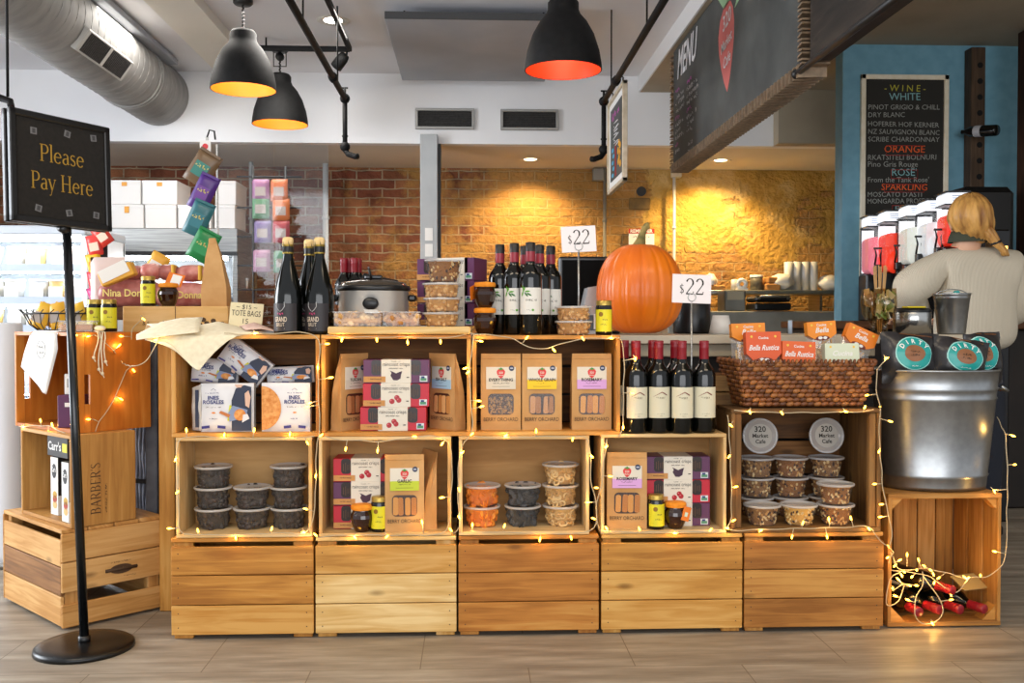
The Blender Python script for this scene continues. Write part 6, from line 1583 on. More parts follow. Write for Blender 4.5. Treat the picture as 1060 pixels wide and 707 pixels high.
g.tube([(.03*math.cos(a), 0, .03*math.sin(a)) for a in [2*PI*k/24 for k in range(24)]], .0008, ink2, 4, closed=True); g.text(5, 0, .004, .012, ink2, maxw=.045); g.text(6, 0, -.014, .010, ink2, maxw=.045)
pr = g.build('printed_crest'); pr.parent = o
# wire basket with yellow packs
bx = (.09, .30)
t = thing('wire_basket', 'black wire basket of small yellow packs on top of the plywood crate', 'basket', LC(bx[0], bx[1], zt+.001), rz=angC)
g = MB()
g.tube([(.10*math.cos(a), .13*math.sin(a), .062) for a in [2*PI*k/30 for k in range(30)]], .003, M_BLACK, 6, closed=True)
g.tube([(.055*math.cos(a), .08*math.sin(a), .003) for a in [2*PI*k/30 for k in range(30)]], .003, M_BLACK, 6, closed=True)
for k in range(22):
    a = 2*PI*k/22; g.tube([(.055*math.cos(a), .08*math.sin(a), .003), (.082*math.cos(a+.1), .11*math.sin(a+.1), .025), (.10*math.cos(a+.2), .13*math.sin(a+.2), .062), (.112*math.cos(a+.35), .145*math.sin(a+.35), .075)], .0018, M_BLACK, 5)
g.build('wire_frame', t)
yc_ = ['e8b82c', 'e0a828', 'c9c0b8', 'e8c040', 'e2b030']
for k in range(7):
    g = pouch_mesh(.055, .095, mat('pack_'+yc_[k % 5], yc_[k % 5], .45), PALE); c = LC(bx[0]+.035*math.cos(k*2.4), bx[1]-.09+.03*k, zt+.056)
    tag(g.build('snack_pack', loc=c, rot=(R(-12), R(-20+9*k), angC-R(60))), ['leftmost small', 'second small', 'pale small', 'fourth small', 'fifth small', 'sixth small', 'rightmost small'][k]+' snack pack standing in the black wire basket', 'snack bag', group='small packs in the wire basket')
t = thing('snack_tray', 'shallow clear tray of biscuits beside the tote bag strings on the plywood crate', 'food container', LC(.055, .085, zt+.001), rz=angC+R(-42))
MB().rrect(-.055, .055, 0, .034, .005, -.035, .035, M_CLR).build('tub', t); MB().box((0, 0, .035), (.118, .078, .004), M_LIDC, .002).build('lid', t)
g = MB(); g.box((0, 0, .013), (.10, .062, .022), mat('food_cookie_1', 'b67a38', .7), .004); g.build('filling', t)
PY.put('yellow-labelled honey jar on the plywood crate, left of the pair', LC(.135, .12, zt), rz=angC*.3, group='yellow-labelled jars')
PY.put('yellow-labelled honey jar on the plywood crate, right of the pair', LC(.150, .055, zt), rz=angC*.3, group='yellow-labelled jars')
# strings of the tote bag hanging down the crate's end
g = MB(); e = -.006
for (x0, x1, b, kk) in ((.075, .062, .085, 0), (.082, .078, .125, 1), (.10, .098, .10, 2), (.092, .085, .14, 3)):
    pts = [LC(x0, .02, zt+.004), LC(x0, e, zt-.002)]+[LC(x0+(x1-x0)*f+.004*math.sin(f*5+kk), e-.002, zt-.002-b*f) for f in (.2, .4, .6, .8, 1)]
    g.tube(pts, .0024, M_CLOTH, 6); g.ball(pts[-1], .006, M_CLOTH, 8, 6); g.tube([pts[-1], pts[-1]+Vector((.006, 0, -.014))], .002, M_CLOTH, 5)
g.ball(LC(.088, .004, zt+.012), (.020, .012, .010), M_CLOTH, 10, 6)
tag(g.build('cloth_drawstring'), 'knotted cream drawstrings hanging down the orange plywood crate', 'cord')
# inside the plywood crate: jar, purple box, small white box
PY.put('yellow-labelled honey jar inside the orange plywood crate', LC(.100, .190, .0125), rz=R(-20), group='yellow-labelled jars')
t = thing('small_box', 'small dark purple box with a white strip inside the plywood crate', 'box', LC(.050, .105, .0125), rz=angC-R(50))
MB().box((0, 0, .055), (.085, .07, .11), M_FIG, .002).build('carton', t); MB().box((0, -.036, .078), (.035, .001, .014), PAPER).build('label', t)
t = MB(); t.box((0, 0, .036), (.05, .04, .07), PAPER, .002).box((0, -.021, .04), (.03, .001, .03), mat('grey_print', '9a9a98', .7)); tag(t.build('small_box', loc=LC(.050, .105, .1235), rot=(0, 0, angC-R(50))), 'small white box on top of the purple one inside the plywood crate', 'box')
# inside the pine box: cracker cartons
def LB_(x, y, z): return FRAME_B @ Vector((x, y, z))
def water_box(label, loc, rz, w_=.075, h=.20, d_=.052):
    t = thing('cracker_carton', label, 'box', loc, rz=rz)
    MB().box((0, 0, h/2), (w_, d_, h), mat('carton_black', '1c1a19', .5), .001).build('carton', t)
    MB().box((-w_/2-.0006, 0, h/2), (.0012, d_-.002, h-.002), mat('carton_white', 'dedbd4', .6)).box((0, -d_/2-.0004, h*.17), (w_, .001, h*.34), mat('carton_white', 'dedbd4', .6)).build('white_panel', t)
    g = MB(); T = Matrix.Translation((-w_/2-.0016, 0, 0)) @ Matrix.Rotation(-PI/2, 4, 'Z')
    g.disc(0, h*.76, d_*.30, h*.125, -.0004, 0, mat('carton_black', '1c1a19', .5), M=T); g.text("Carr's", 0, h*.745, .017, PAPER, y=-.0010, M=T, bold=.02, maxw=d_*.5)
    for zz, c_ in ((h*.35, 'c09a3a'), (h*.28, 'b0402c'), (h*.18, 'd8b070')): g.disc(.004, zz, .014, .013, -.0006, 0, mat('food_'+c_, c_, .6), M=T)
    for k, c_ in enumerate(('d8a860', 'b5482c', '6f8a3a')): g.disc((-.4+.4*k)*w_*.4, h*(.42+.05*(k % 2)), .013, .013, -d_/2-.0010, -d_/2-.0002, mat('food_'+c_, c_, .6))
    for k in range(4): g.box((0, -d_/2-.001, h*(.56+.05*k)), (w_*.5, .0006, .002), mat('carton_print', 'a9a49a', .6))
    g.build('print', t); return t
water_box('white and black cracker carton standing in the pine box, rear one', LB_(.075, .215, .0125), R(49))
water_box('white and black cracker carton standing at the front edge of the pine box', LB_(.045, .060, .0125), R(47))
t = thing('cracker_carton', 'black cracker carton lying on top of the upright ones in the pine box', 'box', LB_(.070, .195, .2140), rz=R(46)-R(90))
MB().box((0, 0, .035), (.16, .06, .07), mat('carton_black', '1c1a19', .5), .001).build('carton', t); g = MB(); g.text("Carr's", -.02, .022, .030, PAPER, y=-.031, bold=.02); g.box((.058, -.0306, .035), (.035, .001, .03), M_YEL); g.build('print', t)

# ---- cookie packets in the first open crate
M_PK = mat('packet_white', 'd9d9dc', .35); M_PKS = noisy('packet_side', 'b4b0aa', 'd0cdc8', 30, .35, bump=.002)
M_VEST = mat('print_navy', '232c44', .5); M_BLUEP = mat('print_blue', '2a50a0', .5); M_SKIN = mat('print_skin', 'd6b09a', .6); M_COOK = noisy('print_cookie', 'c87a38', 'e2a562', 90, .7)
def packet(kind, w_, h, d_, label, loc, rot, side=False):
    t = thing('cookie_packet', label, 'snack packet', loc, rot=rot, group='white blue-printed cookie packets')
    g = MB()
    def sd(a, b, s):
        ex = (1-abs(2*a-1)**6)*(1-abs(2*b-1)**6)
        return ((a-.5)*w_, s*(d_/2)*(.55+.45*ex)+.0012*math.sin(a*23+b*11), b*h)
    g.grid(lambda a, b: sd(a, b, -1), 12, 12, M_PK)
    g.grid(lambda a, b: sd(a, b, 1), 12, 12, M_PKS)
    for s in (0, 1):
        g.grid(lambda a, b: ((s-.5)*w_, sd(s, b, -1)[1]*(1-a)+sd(s, b, 1)[1]*a, b*h), 4, 12, M_PKS); g.grid(lambda a, b: ((b-.5)*w_, sd(b, s, -1)[1]*(1-a)+sd(b, s, 1)[1]*a, s*h), 4, 12, M_PK)
    g.build('wrapper', t)
    g = MB(); y = -d_/2-.003
    def el(pts, m, yy=0): g.prism([((a-.5)*w_, b*h) for a, b in pts], y-yy, y+.0015-yy, m)
    if kind == 'man':
        tx0 = .26
        el([(.60, .03), (.97, .03), (.97, .93), (.84, .97), (.68, .90), (.60, .66)], M_VEST); el([(.86, .55), (.93, .50), (.96, .72), (.92, .86), (.85, .80)], M_SKIN, .0016)
        el([(.56, .22), (.88, .30), (.90, .46), (.62, .55), (.54, .40)], M_BLUEP, .0016); el([(.66, .98), (.82, .98), (.78, .92), (.70, .92)], M_SKIN, .0016)
        el([(.36, .40), (.40, .44), (.58, .36), (.55, .30)], mat('print_wood', 'b9703a', .6), .002); el([(.52, .24), (.55, .23), (.60, .55), (.56, .56)], mat('print_lime', 'c9cf2a', .6), .001)
        g.disc((.76-.5)*w_, .36*h, .11*w_, .12*h, y-.0038, y-.002, M_COOK); el([(.80, .20), (.94, .28), (.90, .38), (.82, .36)], M_PK, .0040)
    else:
        tx0 = .70
        n = 20; el([(.02, .95)]+[(.02+.40*math.sin(PI*k/n), .49+.45*math.cos(PI*k/n)) for k in range(n+1)], M_COOK)
    X0 = (tx0-.5)*w_
    g.text(14, X0, .79*h, .006, M_INKB, y=y-.001, maxw=w_*.3); g.tube([(X0-.008, y, .86*h), (X0, y, .90*h), (X0+.008, y, .86*h)], .0006, M_INKB, 4)
    g.text('INES', X0, .675*h, .012, M_INKB, y=y-.001, bold=.03, sx=1.1); g.text('ROSALES', X0, .585*h, .012, M_INKB, y=y-.001, bold=.03, maxw=w_*.46)
    g.text(16, X0, .50*h, .005, M_INK, y=y-.001, maxw=w_*.34); g.disc(X0, .40*h, .006, .0025, y-.001, y, mat('print_orange', 'e0862a', .6)); g.text(8, X0, .26*h, .0055, M_INKB, y=y-.001, maxw=w_*.25)
    for s in (-1, 1): g.box((X0+s*w_*.15, y, .105*h), (w_*.15, .0012, h*.055), mat('ribbon_violet', '2c2878', .5), 0, rot=(0, s*.12, 0))
    g.build('print', t); return t
zc1 = zs3
setl(packet('man', .168, .155, .050, 'white cookie packet with a printed man in a vest, front left of the crate', (0,0,0), None), 'white cookie packet with a printed man in a vest, front left of the crate', (X(236.5, .05, 420), .050, zc1), rz=0)
g = MB(); 
packet('cookie', .155, .156, .050, 'white cookie packet with a big printed round cookie, front right of the crate', (X(297, .05, 420), .050, zc1), (0, 0, R(-2)))
packet('man', .150, .080, .060, 'white cookie packet standing behind, left one under the cloth corner', (X(225, .13, 390)-.01, .14, zc1+.150), (0, R(6), R(4)))
packet('man', .160, .092, .050, 'white cookie packet tipped steeply at the top of the crate', (X(252, .10, 385)-.022, .115, zc1+.185), (0, R(37), 0))
packet('man', .155, .055, .060, 'white cookie packet lying low behind the printed cookie one', (X(303, .13, 390)-.004, .14, zc1+.150), (0, R(-3), R(-2)))
# silver end of the front left packet, with dark script
g = MB(); 
def sdf(a, b): return (-.084-.032*a+.0, -.022*(1-a)+.025*a*0+.004*math.sin(b*9), .004+b*(.148-.012*a))
g.grid(sdf, 5, 10, M_PKS, True, thick=(.004, .008, 0)); g.box((-.094, -.022, .075), (.011, .002, .12), M_VEST, 0, rot=(0, 0, R(30)))
pkids = [o for o in COL.objects if o.name.startswith('cookie_packet')]
se = g.build('folded_end'); se.parent = [o for o in pkids if o['label'].endswith('front left of the crate')][0]
# ---- wicker basket with pasta packets
yb_ = .02; z = Z5+.0012
xb0, xb1 = X(771, yb_, 425), X(897, yb_, 425); w_ = xb1-xb0; hB = P(830, 375, yb_).z-z
t = thing('wicker_basket', 'brown woven rectangular basket of pasta packets on the old crate', 'basket', ((xb0+xb1)/2, yb_+.02, z))
g = MB(); wicker(g, -w_/2-.022, w_/2+.026, -.022, .23, .004, hB, MW, 10, .030, .022); g.build('woven_wall', t)
MB().box((0, .11, .006), (w_-.04, .18, .010), MW[0], .003).build('base', t)
M_FILM = clear('pasta_film', gloss=.6, body=.10); M_PASTA = noisy('pasta', 'c9923c', 'e6c078', 60, .6)
def pasta(label, u, v, y, w_, h, cap, capcol, tilt=0, yaw=0, txt=None):
    p = P(u, v, y); t = thing('pasta_packet', label, 'food packet', (p.x, y, z+.05), rot=(R(-6), R(tilt), R(yaw)), group='pasta packets in the wicker basket')
    H = p.z-z-.05
    g = pouch_mesh(w_, H, M_FILM, M_FILM); g2 = MB()
    for k in range(0, len(g.v)): g.v[k] = g.v[k]+Vector((0, 0, H/2))
    g.build('film', t)
    rnd = random.Random(int(u)); g2 = MB()
    for k in range(40): g2.cyl((rnd.uniform(-.4, .4)*w_, rnd.uniform(-.006, .008), rnd.uniform(.05, .7)*H), (rnd.uniform(-.4, .4)*w_, rnd.uniform(-.008, .008), rnd.uniform(.05, .75)*H), .0035, M_PASTA, seg=6)
    g2.build('pasta', t)
    c = mat('card_'+capcol, capcol, .5); g = MB(); ch = cap
    pts = [(-w_/2, H-ch*.75), (-w_*.3, H-ch), (0, H-ch*1.08), (w_*.3, H-ch), (w_/2, H-ch*.75), (w_/2, H+.004), (-w_/2, H+.004)]
    if capcol == 'cfd6bc': pts = [(-w_/2, H-ch), (w_/2, H-ch), (w_/2, H+.004), (-w_/2, H+.004)]
    g.prism(pts, -.021, .012, c); g.build('header_card', t)
    g = MB(); y_ = -.0215
    if txt:
        g.text(txt[0], 0, H-ch*.22, .009, PAPER, y=y_, bold=.02); g.text(txt[1], 0, H-ch*.62, .018, PAPER, y=y_, bold=.02, shear=.3, maxw=w_*.85); g.disc(0, H-ch*.98, w_*.24, .008, y_-.0005, y_, mat('card_dark', '6a2014', .6)); g.disc(-.008, H-ch*.96, .008, .005, y_-.001, y_, PAPER); g.disc(.009, H-ch*.97, .007, .005, y_-.001, y_, PAPER)
        for s in (-1, 1): g.disc(s*w_*.34, H-ch*.13, .004, .004, y_-.0005, y_, mat('card_gold', 'e8c040', .5))
    g.build('card_print', t); return t
pasta('pasta packet with a bright orange header, tallest at the left of the basket', 777, 336, .17, .115, .10, .055, 'e88a12', -2, 0, ('Cucina', 'Belle'))
pasta('pasta packet with a red-orange header in front, second from the left', 791, 345, .09, .118, .10, .092, 'd8551c', -1, 0, ('Cucina', 'Bella Rustica'))
pasta('pasta packet with a low red-orange header, middle of the basket', 825, 355, .085, .112, .10, .075, 'dc6020', 2, 0, ('Cucina', 'Bella Rustica'))
pasta('pasta packet with an orange header behind, right of the middle', 855, 334, .19, .10, .10, .055, 'e88a12', -4, 0, ('Cucina', 'Bella'))
pasta('pasta packet tilted strongly with an orange header, at the right of the basket', 868, 336, .15, .11, .10, .058, 'e07a10', 24, 0, ('Cucina', 'Bella'))
pasta('pasta packet with a pale green header, front right of the basket', 871, 357, .075, .115, .10, .06, 'cfd6bc', 0, 0, ('', 'Cucina'))

# ---- galvanised tub and its snack bags
ty = .17; tz = ZR+.001
tx_ = X(966.5, ty, 450); r1 = (1037-907)/2*(ty+3.09+.09)/1000*.985; r0 = (1022-917)/2*(ty+3.18)/1000*.985; H = P(972, 381, ty).z-tz
t = thing('galvanised_tub', 'large galvanised steel tub standing on the right-hand crate', 'tub', (tx_, ty, tz)); sq = .74
def rr(z_): return r0+(r1-r0)*z_/H
pr = [(.001, .004), (r0*.98, .002), (r0, 0), (r0+.001, .012)]
for zf, b in ((.10, 0), (.115, .004), (.13, 0), (.45, 0), (.74, 0), (.755, .004), (.77, 0), (.82, 0), (.835, .004), (.85, 0), (.97, 0)): pr.append((rr(zf*H)+b, zf*H))
pr += [(r1+.003, H-.008), (r1+.005, H-.004), (r1+.003, H), (r1-.002, H-.002), (r1-.004, H-.02), (r0-.004, .03), (.001, .02)]
MB().lathe(pr, M_GALV, 72, sq=sq).build('body', t)
for s in (-1, 1):
    g = MB(); g.tube([(s*(r1-.002), -.045, H-.06), (s*(r1+.022), -.04, H-.075), (s*(r1+.024), .04, H-.075), (s*(r1-.002), .045, H-.06)], .005, M_GALV, 8)
    if s > 0: g.build('handle', t)
M_CHB = noisy('chip_bag_black', '1f1e1f', '343234', 12, .28, bump=.004); M_TEAL = mat('chip_teal', '1f9a94', .3); M_TEALL = mat('chip_teal_light', '9fd8d0', .35); M_BRN = mat('chip_brown', '8a5a38', .5)
def chip_bag(label, u0, u1, v0, y, tilt, yaw, squash=1, edge=0):
    a, b = P(u0, 381, y), P(u1, 381, y); w_ = b.x-a.x; h = P(u0, v0, y).z-P(u0, 398, y).z
    t = thing('chip_bag', label, 'snack bag', ((a.x+b.x)/2, y, P(u0, 398, y).z), rot=(R(-5), R(tilt), R(yaw)), group='dark chip bags in the steel tub')
    g = MB()
    def fn(s):
        def f(p, q_):
            e = (1-abs(2*p-1)**3)*(1-abs(2*q_-1)**2.2)
            wv = .006*noise.noise(Vector((p*5+u0, q_*5, s)))
            flare = 1+.10*q_**3
            return ((p-.5)*w_*flare, s*.045*e+wv, q_*h+.012*noise.noise(Vector((p*3+u0, 1, 0)))*q_)
        return f
    g.grid(fn(-1), 24, 16, M_CHB); g.grid(fn(1), 24, 16, M_CHB); g.build('bag', t)
    def front(x, z_):
        p, q_ = x/w_+.5, z_/h; return fn(-1)(min(max(p, 0), 1), min(max(q_, 0), 1))[1]-.0025
    g = MB(); cx, cz = edge*w_*.32, h*.60; rx, rz = min(w_*.36, .062), h*.33
    def ell(sx, sz, m, dy):
        n = 26; g.grid(lambda p, q_: (cx+rx*sx*q_*math.cos(2*PI*p), front(cx+rx*sx*q_*math.cos(2*PI*p), cz+rz*sz*q_*math.sin(2*PI*p))-dy, cz+rz*sz*q_*math.sin(2*PI*p)), n, 4, m)
    ell(1, 1, M_TEALL, 0); ell(.95, .94, M_TEAL, .0008); ell(.55, .50, M_BRN, .0016); g.build('emblem', t)
    g = MB(); g.warp = lambda p: Vector((p.x, front(p.x, p.z)-.003, p.z))
    for i, ch in enumerate('DIRTY'):
        an = R(140-25*i); g.text(ch, cx+rx*.74*math.cos(an), cz+rz*.70*math.sin(an)-.006, .015, PAPER, bold=.03, tilt=math.degrees(an)-90)
    g.text(6, cx, cz+.002, .009, M_INK, bold=.03, maxw=rx); g.text(5, cx, cz-.010, .009, M_INK, bold=.03, maxw=rx*.8); g.text(10, cx, cz-rz*.80, .006, PAPER, bold=.02, maxw=rx*1.1)
    g.box((cx, 0, cz-rz*1.14), (min(w_*.7, .09), .001, .012), mat('banner_cream', 'cfc6b0', .6)); g.text(16, cx, cz-rz*1.14-.003, .006, M_INK, bold=.02, maxw=.08)
    g.build('print', t)
    g = MB(); g.warp = lambda p: Vector((p.x, front(p.x, p.z)-.001, p.z)); g.box((w_*.1, 0, h*.965), (w_*.6, .001, h*.025), M_BRN, 0, rot=(0, .08, 0)); g.build('seal_strip', t)
    return t
chip_bag('black and teal potato chip bag, left one in the steel tub', 913, 969, 345, .098, 2, 0)
chip_bag('black and teal potato chip bag, middle one leaning in the steel tub', 964, 1018, 350, .085, 8, 0)
chip_bag('black and teal chip bag, right one turned behind the middle one', 1001, 1041, 344, .17, -3, 12, edge=-.6)
o = MB().lathe([(.001, 0), (r1*.93, 0)], noisy('packing_paper', '6a5a44', '8a765a', 30, .9), 40, sq=.72).build('packing_paper', loc=(tx_, ty, tz+H-.075)); tag(o, 'brown packing filling the steel tub under the chip bags', 'packing')

# ---- on the counter at the right: goblets, pot, pail
M_GOB = clear('goblet_glass', 'f2ead6', gloss=.5)
def goblet(label, u, y, kind):
    t = thing('glass_goblet', label, 'glass', (X(u, y, 330), y, ZC+.001), group='glass goblets on the counter end')
    s = .040
    MB().lathe([(.001, 0), (.032, 0), (.033, .004), (.010, .012), (.008, .035), (.013, .048), (.030, .062), (.041, .085), (.044, .12), (.040, .175), (.0385, .175), (.042, .12), (.039, .088), (.028, .066), (.001, .055)], M_GOB, 32).build('bowl_and_foot', t)
    g = MB(); rnd = random.Random(int(u))
    if kind == 'sugar':
        for k in range(28):
            a = rnd.random()*6; g.box((.022*math.cos(a), .022*math.sin(a), .085+.003*k), (.022, .004, .030), mat('sugar_paper', 'c8a068', .7) if k % 3 else mat('sugar_white', 'd6c4a0', .7), .001, rot=(rnd.uniform(-.5, .5), rnd.uniform(-.7, .7), a))
    else:
        for k in range(30):
            a = rnd.random()*6; g.box((.022*math.cos(a), .022*math.sin(a), .072+.0028*k), (.022, .003, .034), (mat('packet_green', '7f9a5a', .6), PAPER, mat('packet_cream', 'd8d0a8', .6))[k % 3], .001, rot=(rnd.uniform(-.5, .5), rnd.uniform(-1, 1), a))
    g.build('packets', t)
yq = .62
goblet('footed glass goblet full of brown sugar packets, left one on the counter end', 903, yq, 'sugar')
goblet('footed glass goblet full of green and white packets, right one on the counter end', 916, yq-.09, 'green')
t = MB(); zt2 = .0
for k in range(9): t.box((-.018+.0045*k, .004*(k % 3), .135), (.0035, .0015, .27+.004*(k % 4)), mat('stir_wood', 'c69a62', .7), rot=(0, .02*(k-4), 0))
t.lathe([(.001, 0), (.028, 0), (.030, .13), (.028, .13), (.026, .01)], M_GOB, 20)
tag(t.build('stirrer_cup', loc=(X(911, yq+.10, 330), yq+.10, ZC+.001)), 'bundle of wooden stir sticks standing behind the glass goblets', 'stirrers')
# extra narrow end stand so pot and pail have something under them
t = thing('side_table', 'low pale table end behind the steel tub holding the pot and pail', 'table', (X(968, .66, 345), .66, 0))
MB().box((0, .02, ZC-.012), (X(1010, .66, 345)-X(922, .66, 345)-.02, .26, .024), M_CTR, .003).build('tabletop', t)
for sx in (-1, 1):
    for sy in (-1, 1): MB().box((sx*.13, .02+sy*.10, (ZC-.024)/2), (.025, .025, ZC-.025), M_DARK).build('leg', t)
r = 38*3.75/2000
t = thing('steel_pot', 'low round steel pot with a glass lid and yellow cloth beside the pail', 'pot', (X(944, .66, 330), .66, ZC+.001))
MB().lathe([(.001, 0), (r, 0), (r, .085), (r*.98, .087)], mat('pot_steel', 'b9b8b4', .22, .95), 40).build('body', t)
MB().lathe([(r*1.03, .086), (r*1.03, .094), (r*.9, .102), (.001, .106)], M_BP, 40).build('lid', t)
g = MB(); g.box((-.012, -.03, .106), (.07, .04, .006), mat('bright_yellow', 'e8cf20', .5), .002, rot=(0, 0, .2)); g.box((.03, -.01, .106), (.03, .03, .006), mat('bright_yellow', 'e8cf20', .5), .002); g.build('yellow_label', t)
t = thing('steel_pail', 'small steel pail with a wire handle standing beside the low pot', 'pail', (X(985, .64, 330), .64, ZC+.001)); h = P(985, 304, .64).z-ZC
r1_, r0_ = 37*3.73/2000, 27*3.73/2000
MB().lathe([(.001, .003), (r0_, 0), (r0_+.001, .004), (r1_*.95, h*.86), (r1_*.97, h*.87), (r1_*.96, h*.90), (r1_, h*.96), (r1_+.003, h), (r1_-.002, h), (r0_-.003, .01)], M_GALV, 40).build('body', t)
g = MB(); g.tube([(r1_*math.cos(a), .01-.018*math.sin(a), h*.92+.028*math.sin(a)) for a in [PI*k/16 for k in range(17)]], .0022, M_STEEL, 6); g.build('handle', t)
g = MB(); g.ball((0, 0, h-.01), (.045, .04, .018), PAPER, 12, 7); g.disc(.0, h+.004, .010, .006, -.045, -.03, M_TEAL); g.build('paper_filling', t)

# ---- PLEASE PAY HERE stand
b = PZ(87.5, 671, 0)
top = P(69, 236, b.y)
t = thing('pay_here_sign', 'black floor stand sign with gold lettering Please Pay Here at the left', 'sign', (b.x, b.y, 0))
MB().lathe([(.001, .022), (.10, .021), (.135, .018), (.145, .012), (.147, 0), (.001, 0)], mat('cast_iron', '101112', .3, .2), 56).build('base', t)
MB().cyl((0, 0, .018), (top.x-b.x, 0, top.z), .0135, mat('gloss_black', '0c0e10', .22), seg=20).cyl((0, 0, .018), (0, 0, .04), .018, M_BP).build('pole', t)
# sign case in 3-D: facing panel runs away to the right
yL = -3.09+2.80; 
def corner(u, v, d): return P(u, v, d-3.09)
TL, BL, TR, BR = corner(5, 107, 2.86), corner(14, 231, 2.86), corner(110.5, 134.5, 3.14), corner(117, 238, 3.14)
cen = (TL+BL+TR+BR)/4
ex = ((TR+BR)-(TL+BL))/2; Wp = ex.length; ex.normalize()
ez = ((TL+TR)-(BL+BR))/2; Hp = ez.length; ez = (ez-ex*ez.dot(ex)).normalized(); ey = ez.cross(ex)
SM = Matrix(((ex.x, ey.x, ez.x, cen.x-b.x), (ex.y, ey.y, ez.y, cen.y-b.y), (ex.z, ey.z, ez.z, cen.z), (0, 0, 0, 1)))
M_SGN = mat('sign_black', '100f0f', .35)
g = MB(); g.M = SM
for z_ in (-Hp/2+.010, Hp/2-.010): g.box((0, 0, z_), (Wp, .016, .020), M_SGN, .003)
for x_ in (-Wp/2+.010, Wp/2-.010): g.box((x_, 0, 0), (.020, .016, Hp), M_SGN, .003)
for z_ in (-Hp/2+.010, Hp/2-.010): g.box((0, .028, z_), (Wp, .016, .020), M_SGN, .003)
for x_ in (-Wp/2+.010, Wp/2-.010): g.box((x_, .028, 0), (.020, .016, Hp), M_SGN, .003)
g.build('frame', t)
g = MB(); g.M = SM; g.box((0, .003, 0), (Wp-.03, .008, Hp-.03), noisy('felt_black', '161412', '1e1b18', 90, .9)).box((0, .028, 0), (Wp-.03, .008, Hp-.03), M_SGN); g.build('board', t)
M_GLD = mat('gold_letter', 'a8842c', .45, .2)
g = MB(); g.M = SM; g.text('Please', 0, Hp*.07, Hp*.155, M_GLD, y=-.0022, serif=True, sx=.92); g.text('Pay Here', 0, -Hp*.185, Hp*.155, M_GLD, y=-.0022, serif=True, sx=.88); g.build('gold_lettering', t)
g = MB(); g.M = SM; ms = mat('sticker_grey', '6a6a6c', .6)
for (x_, z_, a) in ((-.27, .33, 0), (.06, .36, .2), (.33, .37, -.1), (-.24, -.36, .2), (.06, -.37, -.2), (.34, -.36, .1)):
    g.box((x_*Wp, -.0014, z_*Hp), (.020, .001, .020), ms, 0, rot=(0, a, 0)); g.box((x_*Wp, -.0022, z_*Hp), (.010, .0006, .014), mat('sticker_dark', '3a3a3c', .6), 0, rot=(0, a, 0))
g.build('stickers', t)
g = MB(); e = SM @ Vector((0, .014, -Hp/2)); g.tube([(top.x-b.x, 0, top.z-.01), tuple(e)], .014, M_SGN, 12); g.build('bracket', t)
# pipe fitting behind the sign at the far left
p = P(8, 100, 1.2)
t = thing('ceiling_pipe', 'short black pipe with hanger rod behind the top corner of the pay sign', 'pipe', p); MB().tube([(-.5, .0, .10), (-.05, 0, .0), (.01, 0, -.02), (.02, 0, -.08)], .016, M_MATTEBLK, 10).build('pipe_bend', t); MB().cyl((.0, 0, 0), (.0, 0, CEIL_Z-p.z), .006, M_MATTEBLK).build('hanger', t)

# ---- white cylinder bin at the far left
y = 1.0; x = X(7, y, 400); z0 = 0; 
t = thing('white_bin', 'tall white cylindrical bin at the far left edge', 'bin', (x, y, 0)); h = P(7, 334, y).z; rb_ = .062
MB().lathe([(.001, .02), (rb_+.004, .02), (rb_+.004, .05), (rb_, .06), (rb_, h-.01), (rb_-.005, h), (.001, h)], mat('bin_white', 'd6dae0', .4), 40).build('body', t)
MB().lathe([(.001, 0), (rb_+.018, 0), (rb_+.018, .025), (.001, .03)], M_STEEL, 40).build('base', t)

# ---- hanging strip of snack bags (stands on the side counter)
yh = 1.02; x = X(215, yh, 250); zs_ = ZC-.001
t = thing('snack_strip', 'upright metal clip strip with a small red-dotted card at its top', 'display strip', (x, yh, .93))
zt_ = P(216, 142, yh).z
MB().box((0, 0, (zt_-.93)/2), (.012, .004, zt_-.93), M_STEEL).build('strip', t)
MB().tube([(0, 0, zt_-.93), (.01, 0, zt_-.90), (.03, 0, zt_-.905), (.034, 0, zt_-.94)], .004, M_BLACK, 6).build('hook', t)
g = MB(); g.box((-.006, -.006, zt_-.97), (.045, .002, .05), PAPER).disc(-.006, zt_-.97, .012, .012, -.0085, -.006, M_STRAW); g.build('card', t)
MB().lathe([(.001, 0), (.06, 0), (.06, .01), (.001, .012)], M_STEEL, 24).build('base', t)
def hbag(label, u, v, w_, h, c, c2, tilt, y=None, rot=(0, 0, 0)):
    yy = yh-.03 if y is None else y; g = pouch_mesh(w_, h, mat('bag_'+c, c, .35), mat('bag_'+c2, c2, .4)); p = P(u, v, yy)
    t = thing('hanging_snack_bag', label, 'snack bag', p, rot=(0, R(tilt), R(rot[2])), group='colourful snack bags on a strip')
    g.build('bag', t); g = MB(); g.text(6, 0, -.005, .020, mat('bag_txt_'+c2, 'd8c878', .5), y=-.022, bold=.02, maxw=w_*.55); g.box((0, -.010, h*.46), (w_*.9, .012, .010), mat('bag_seal_'+c, c, .3)); g.build('print', t)
hbag('brown and teal snack bag, topmost on the hanging strip', 210, 174, .105, .150, '6a5238', '2a7a70', 32)
hbag('purple snack bag, second from the top on the hanging strip', 211, 199, .085, .155, '4a2478', '6a3a90', 26, yh-.055)
hbag('teal snack bag with orange lettering, third on the hanging strip', 206, 226, .09, .150, '2c6870', '2f7480', 24, yh-.075)
hbag('bright green snack bag, lowest on the hanging strip', 211, 254, .10, .135, '157a3e', '1c8a4a', 28, yh-.095)
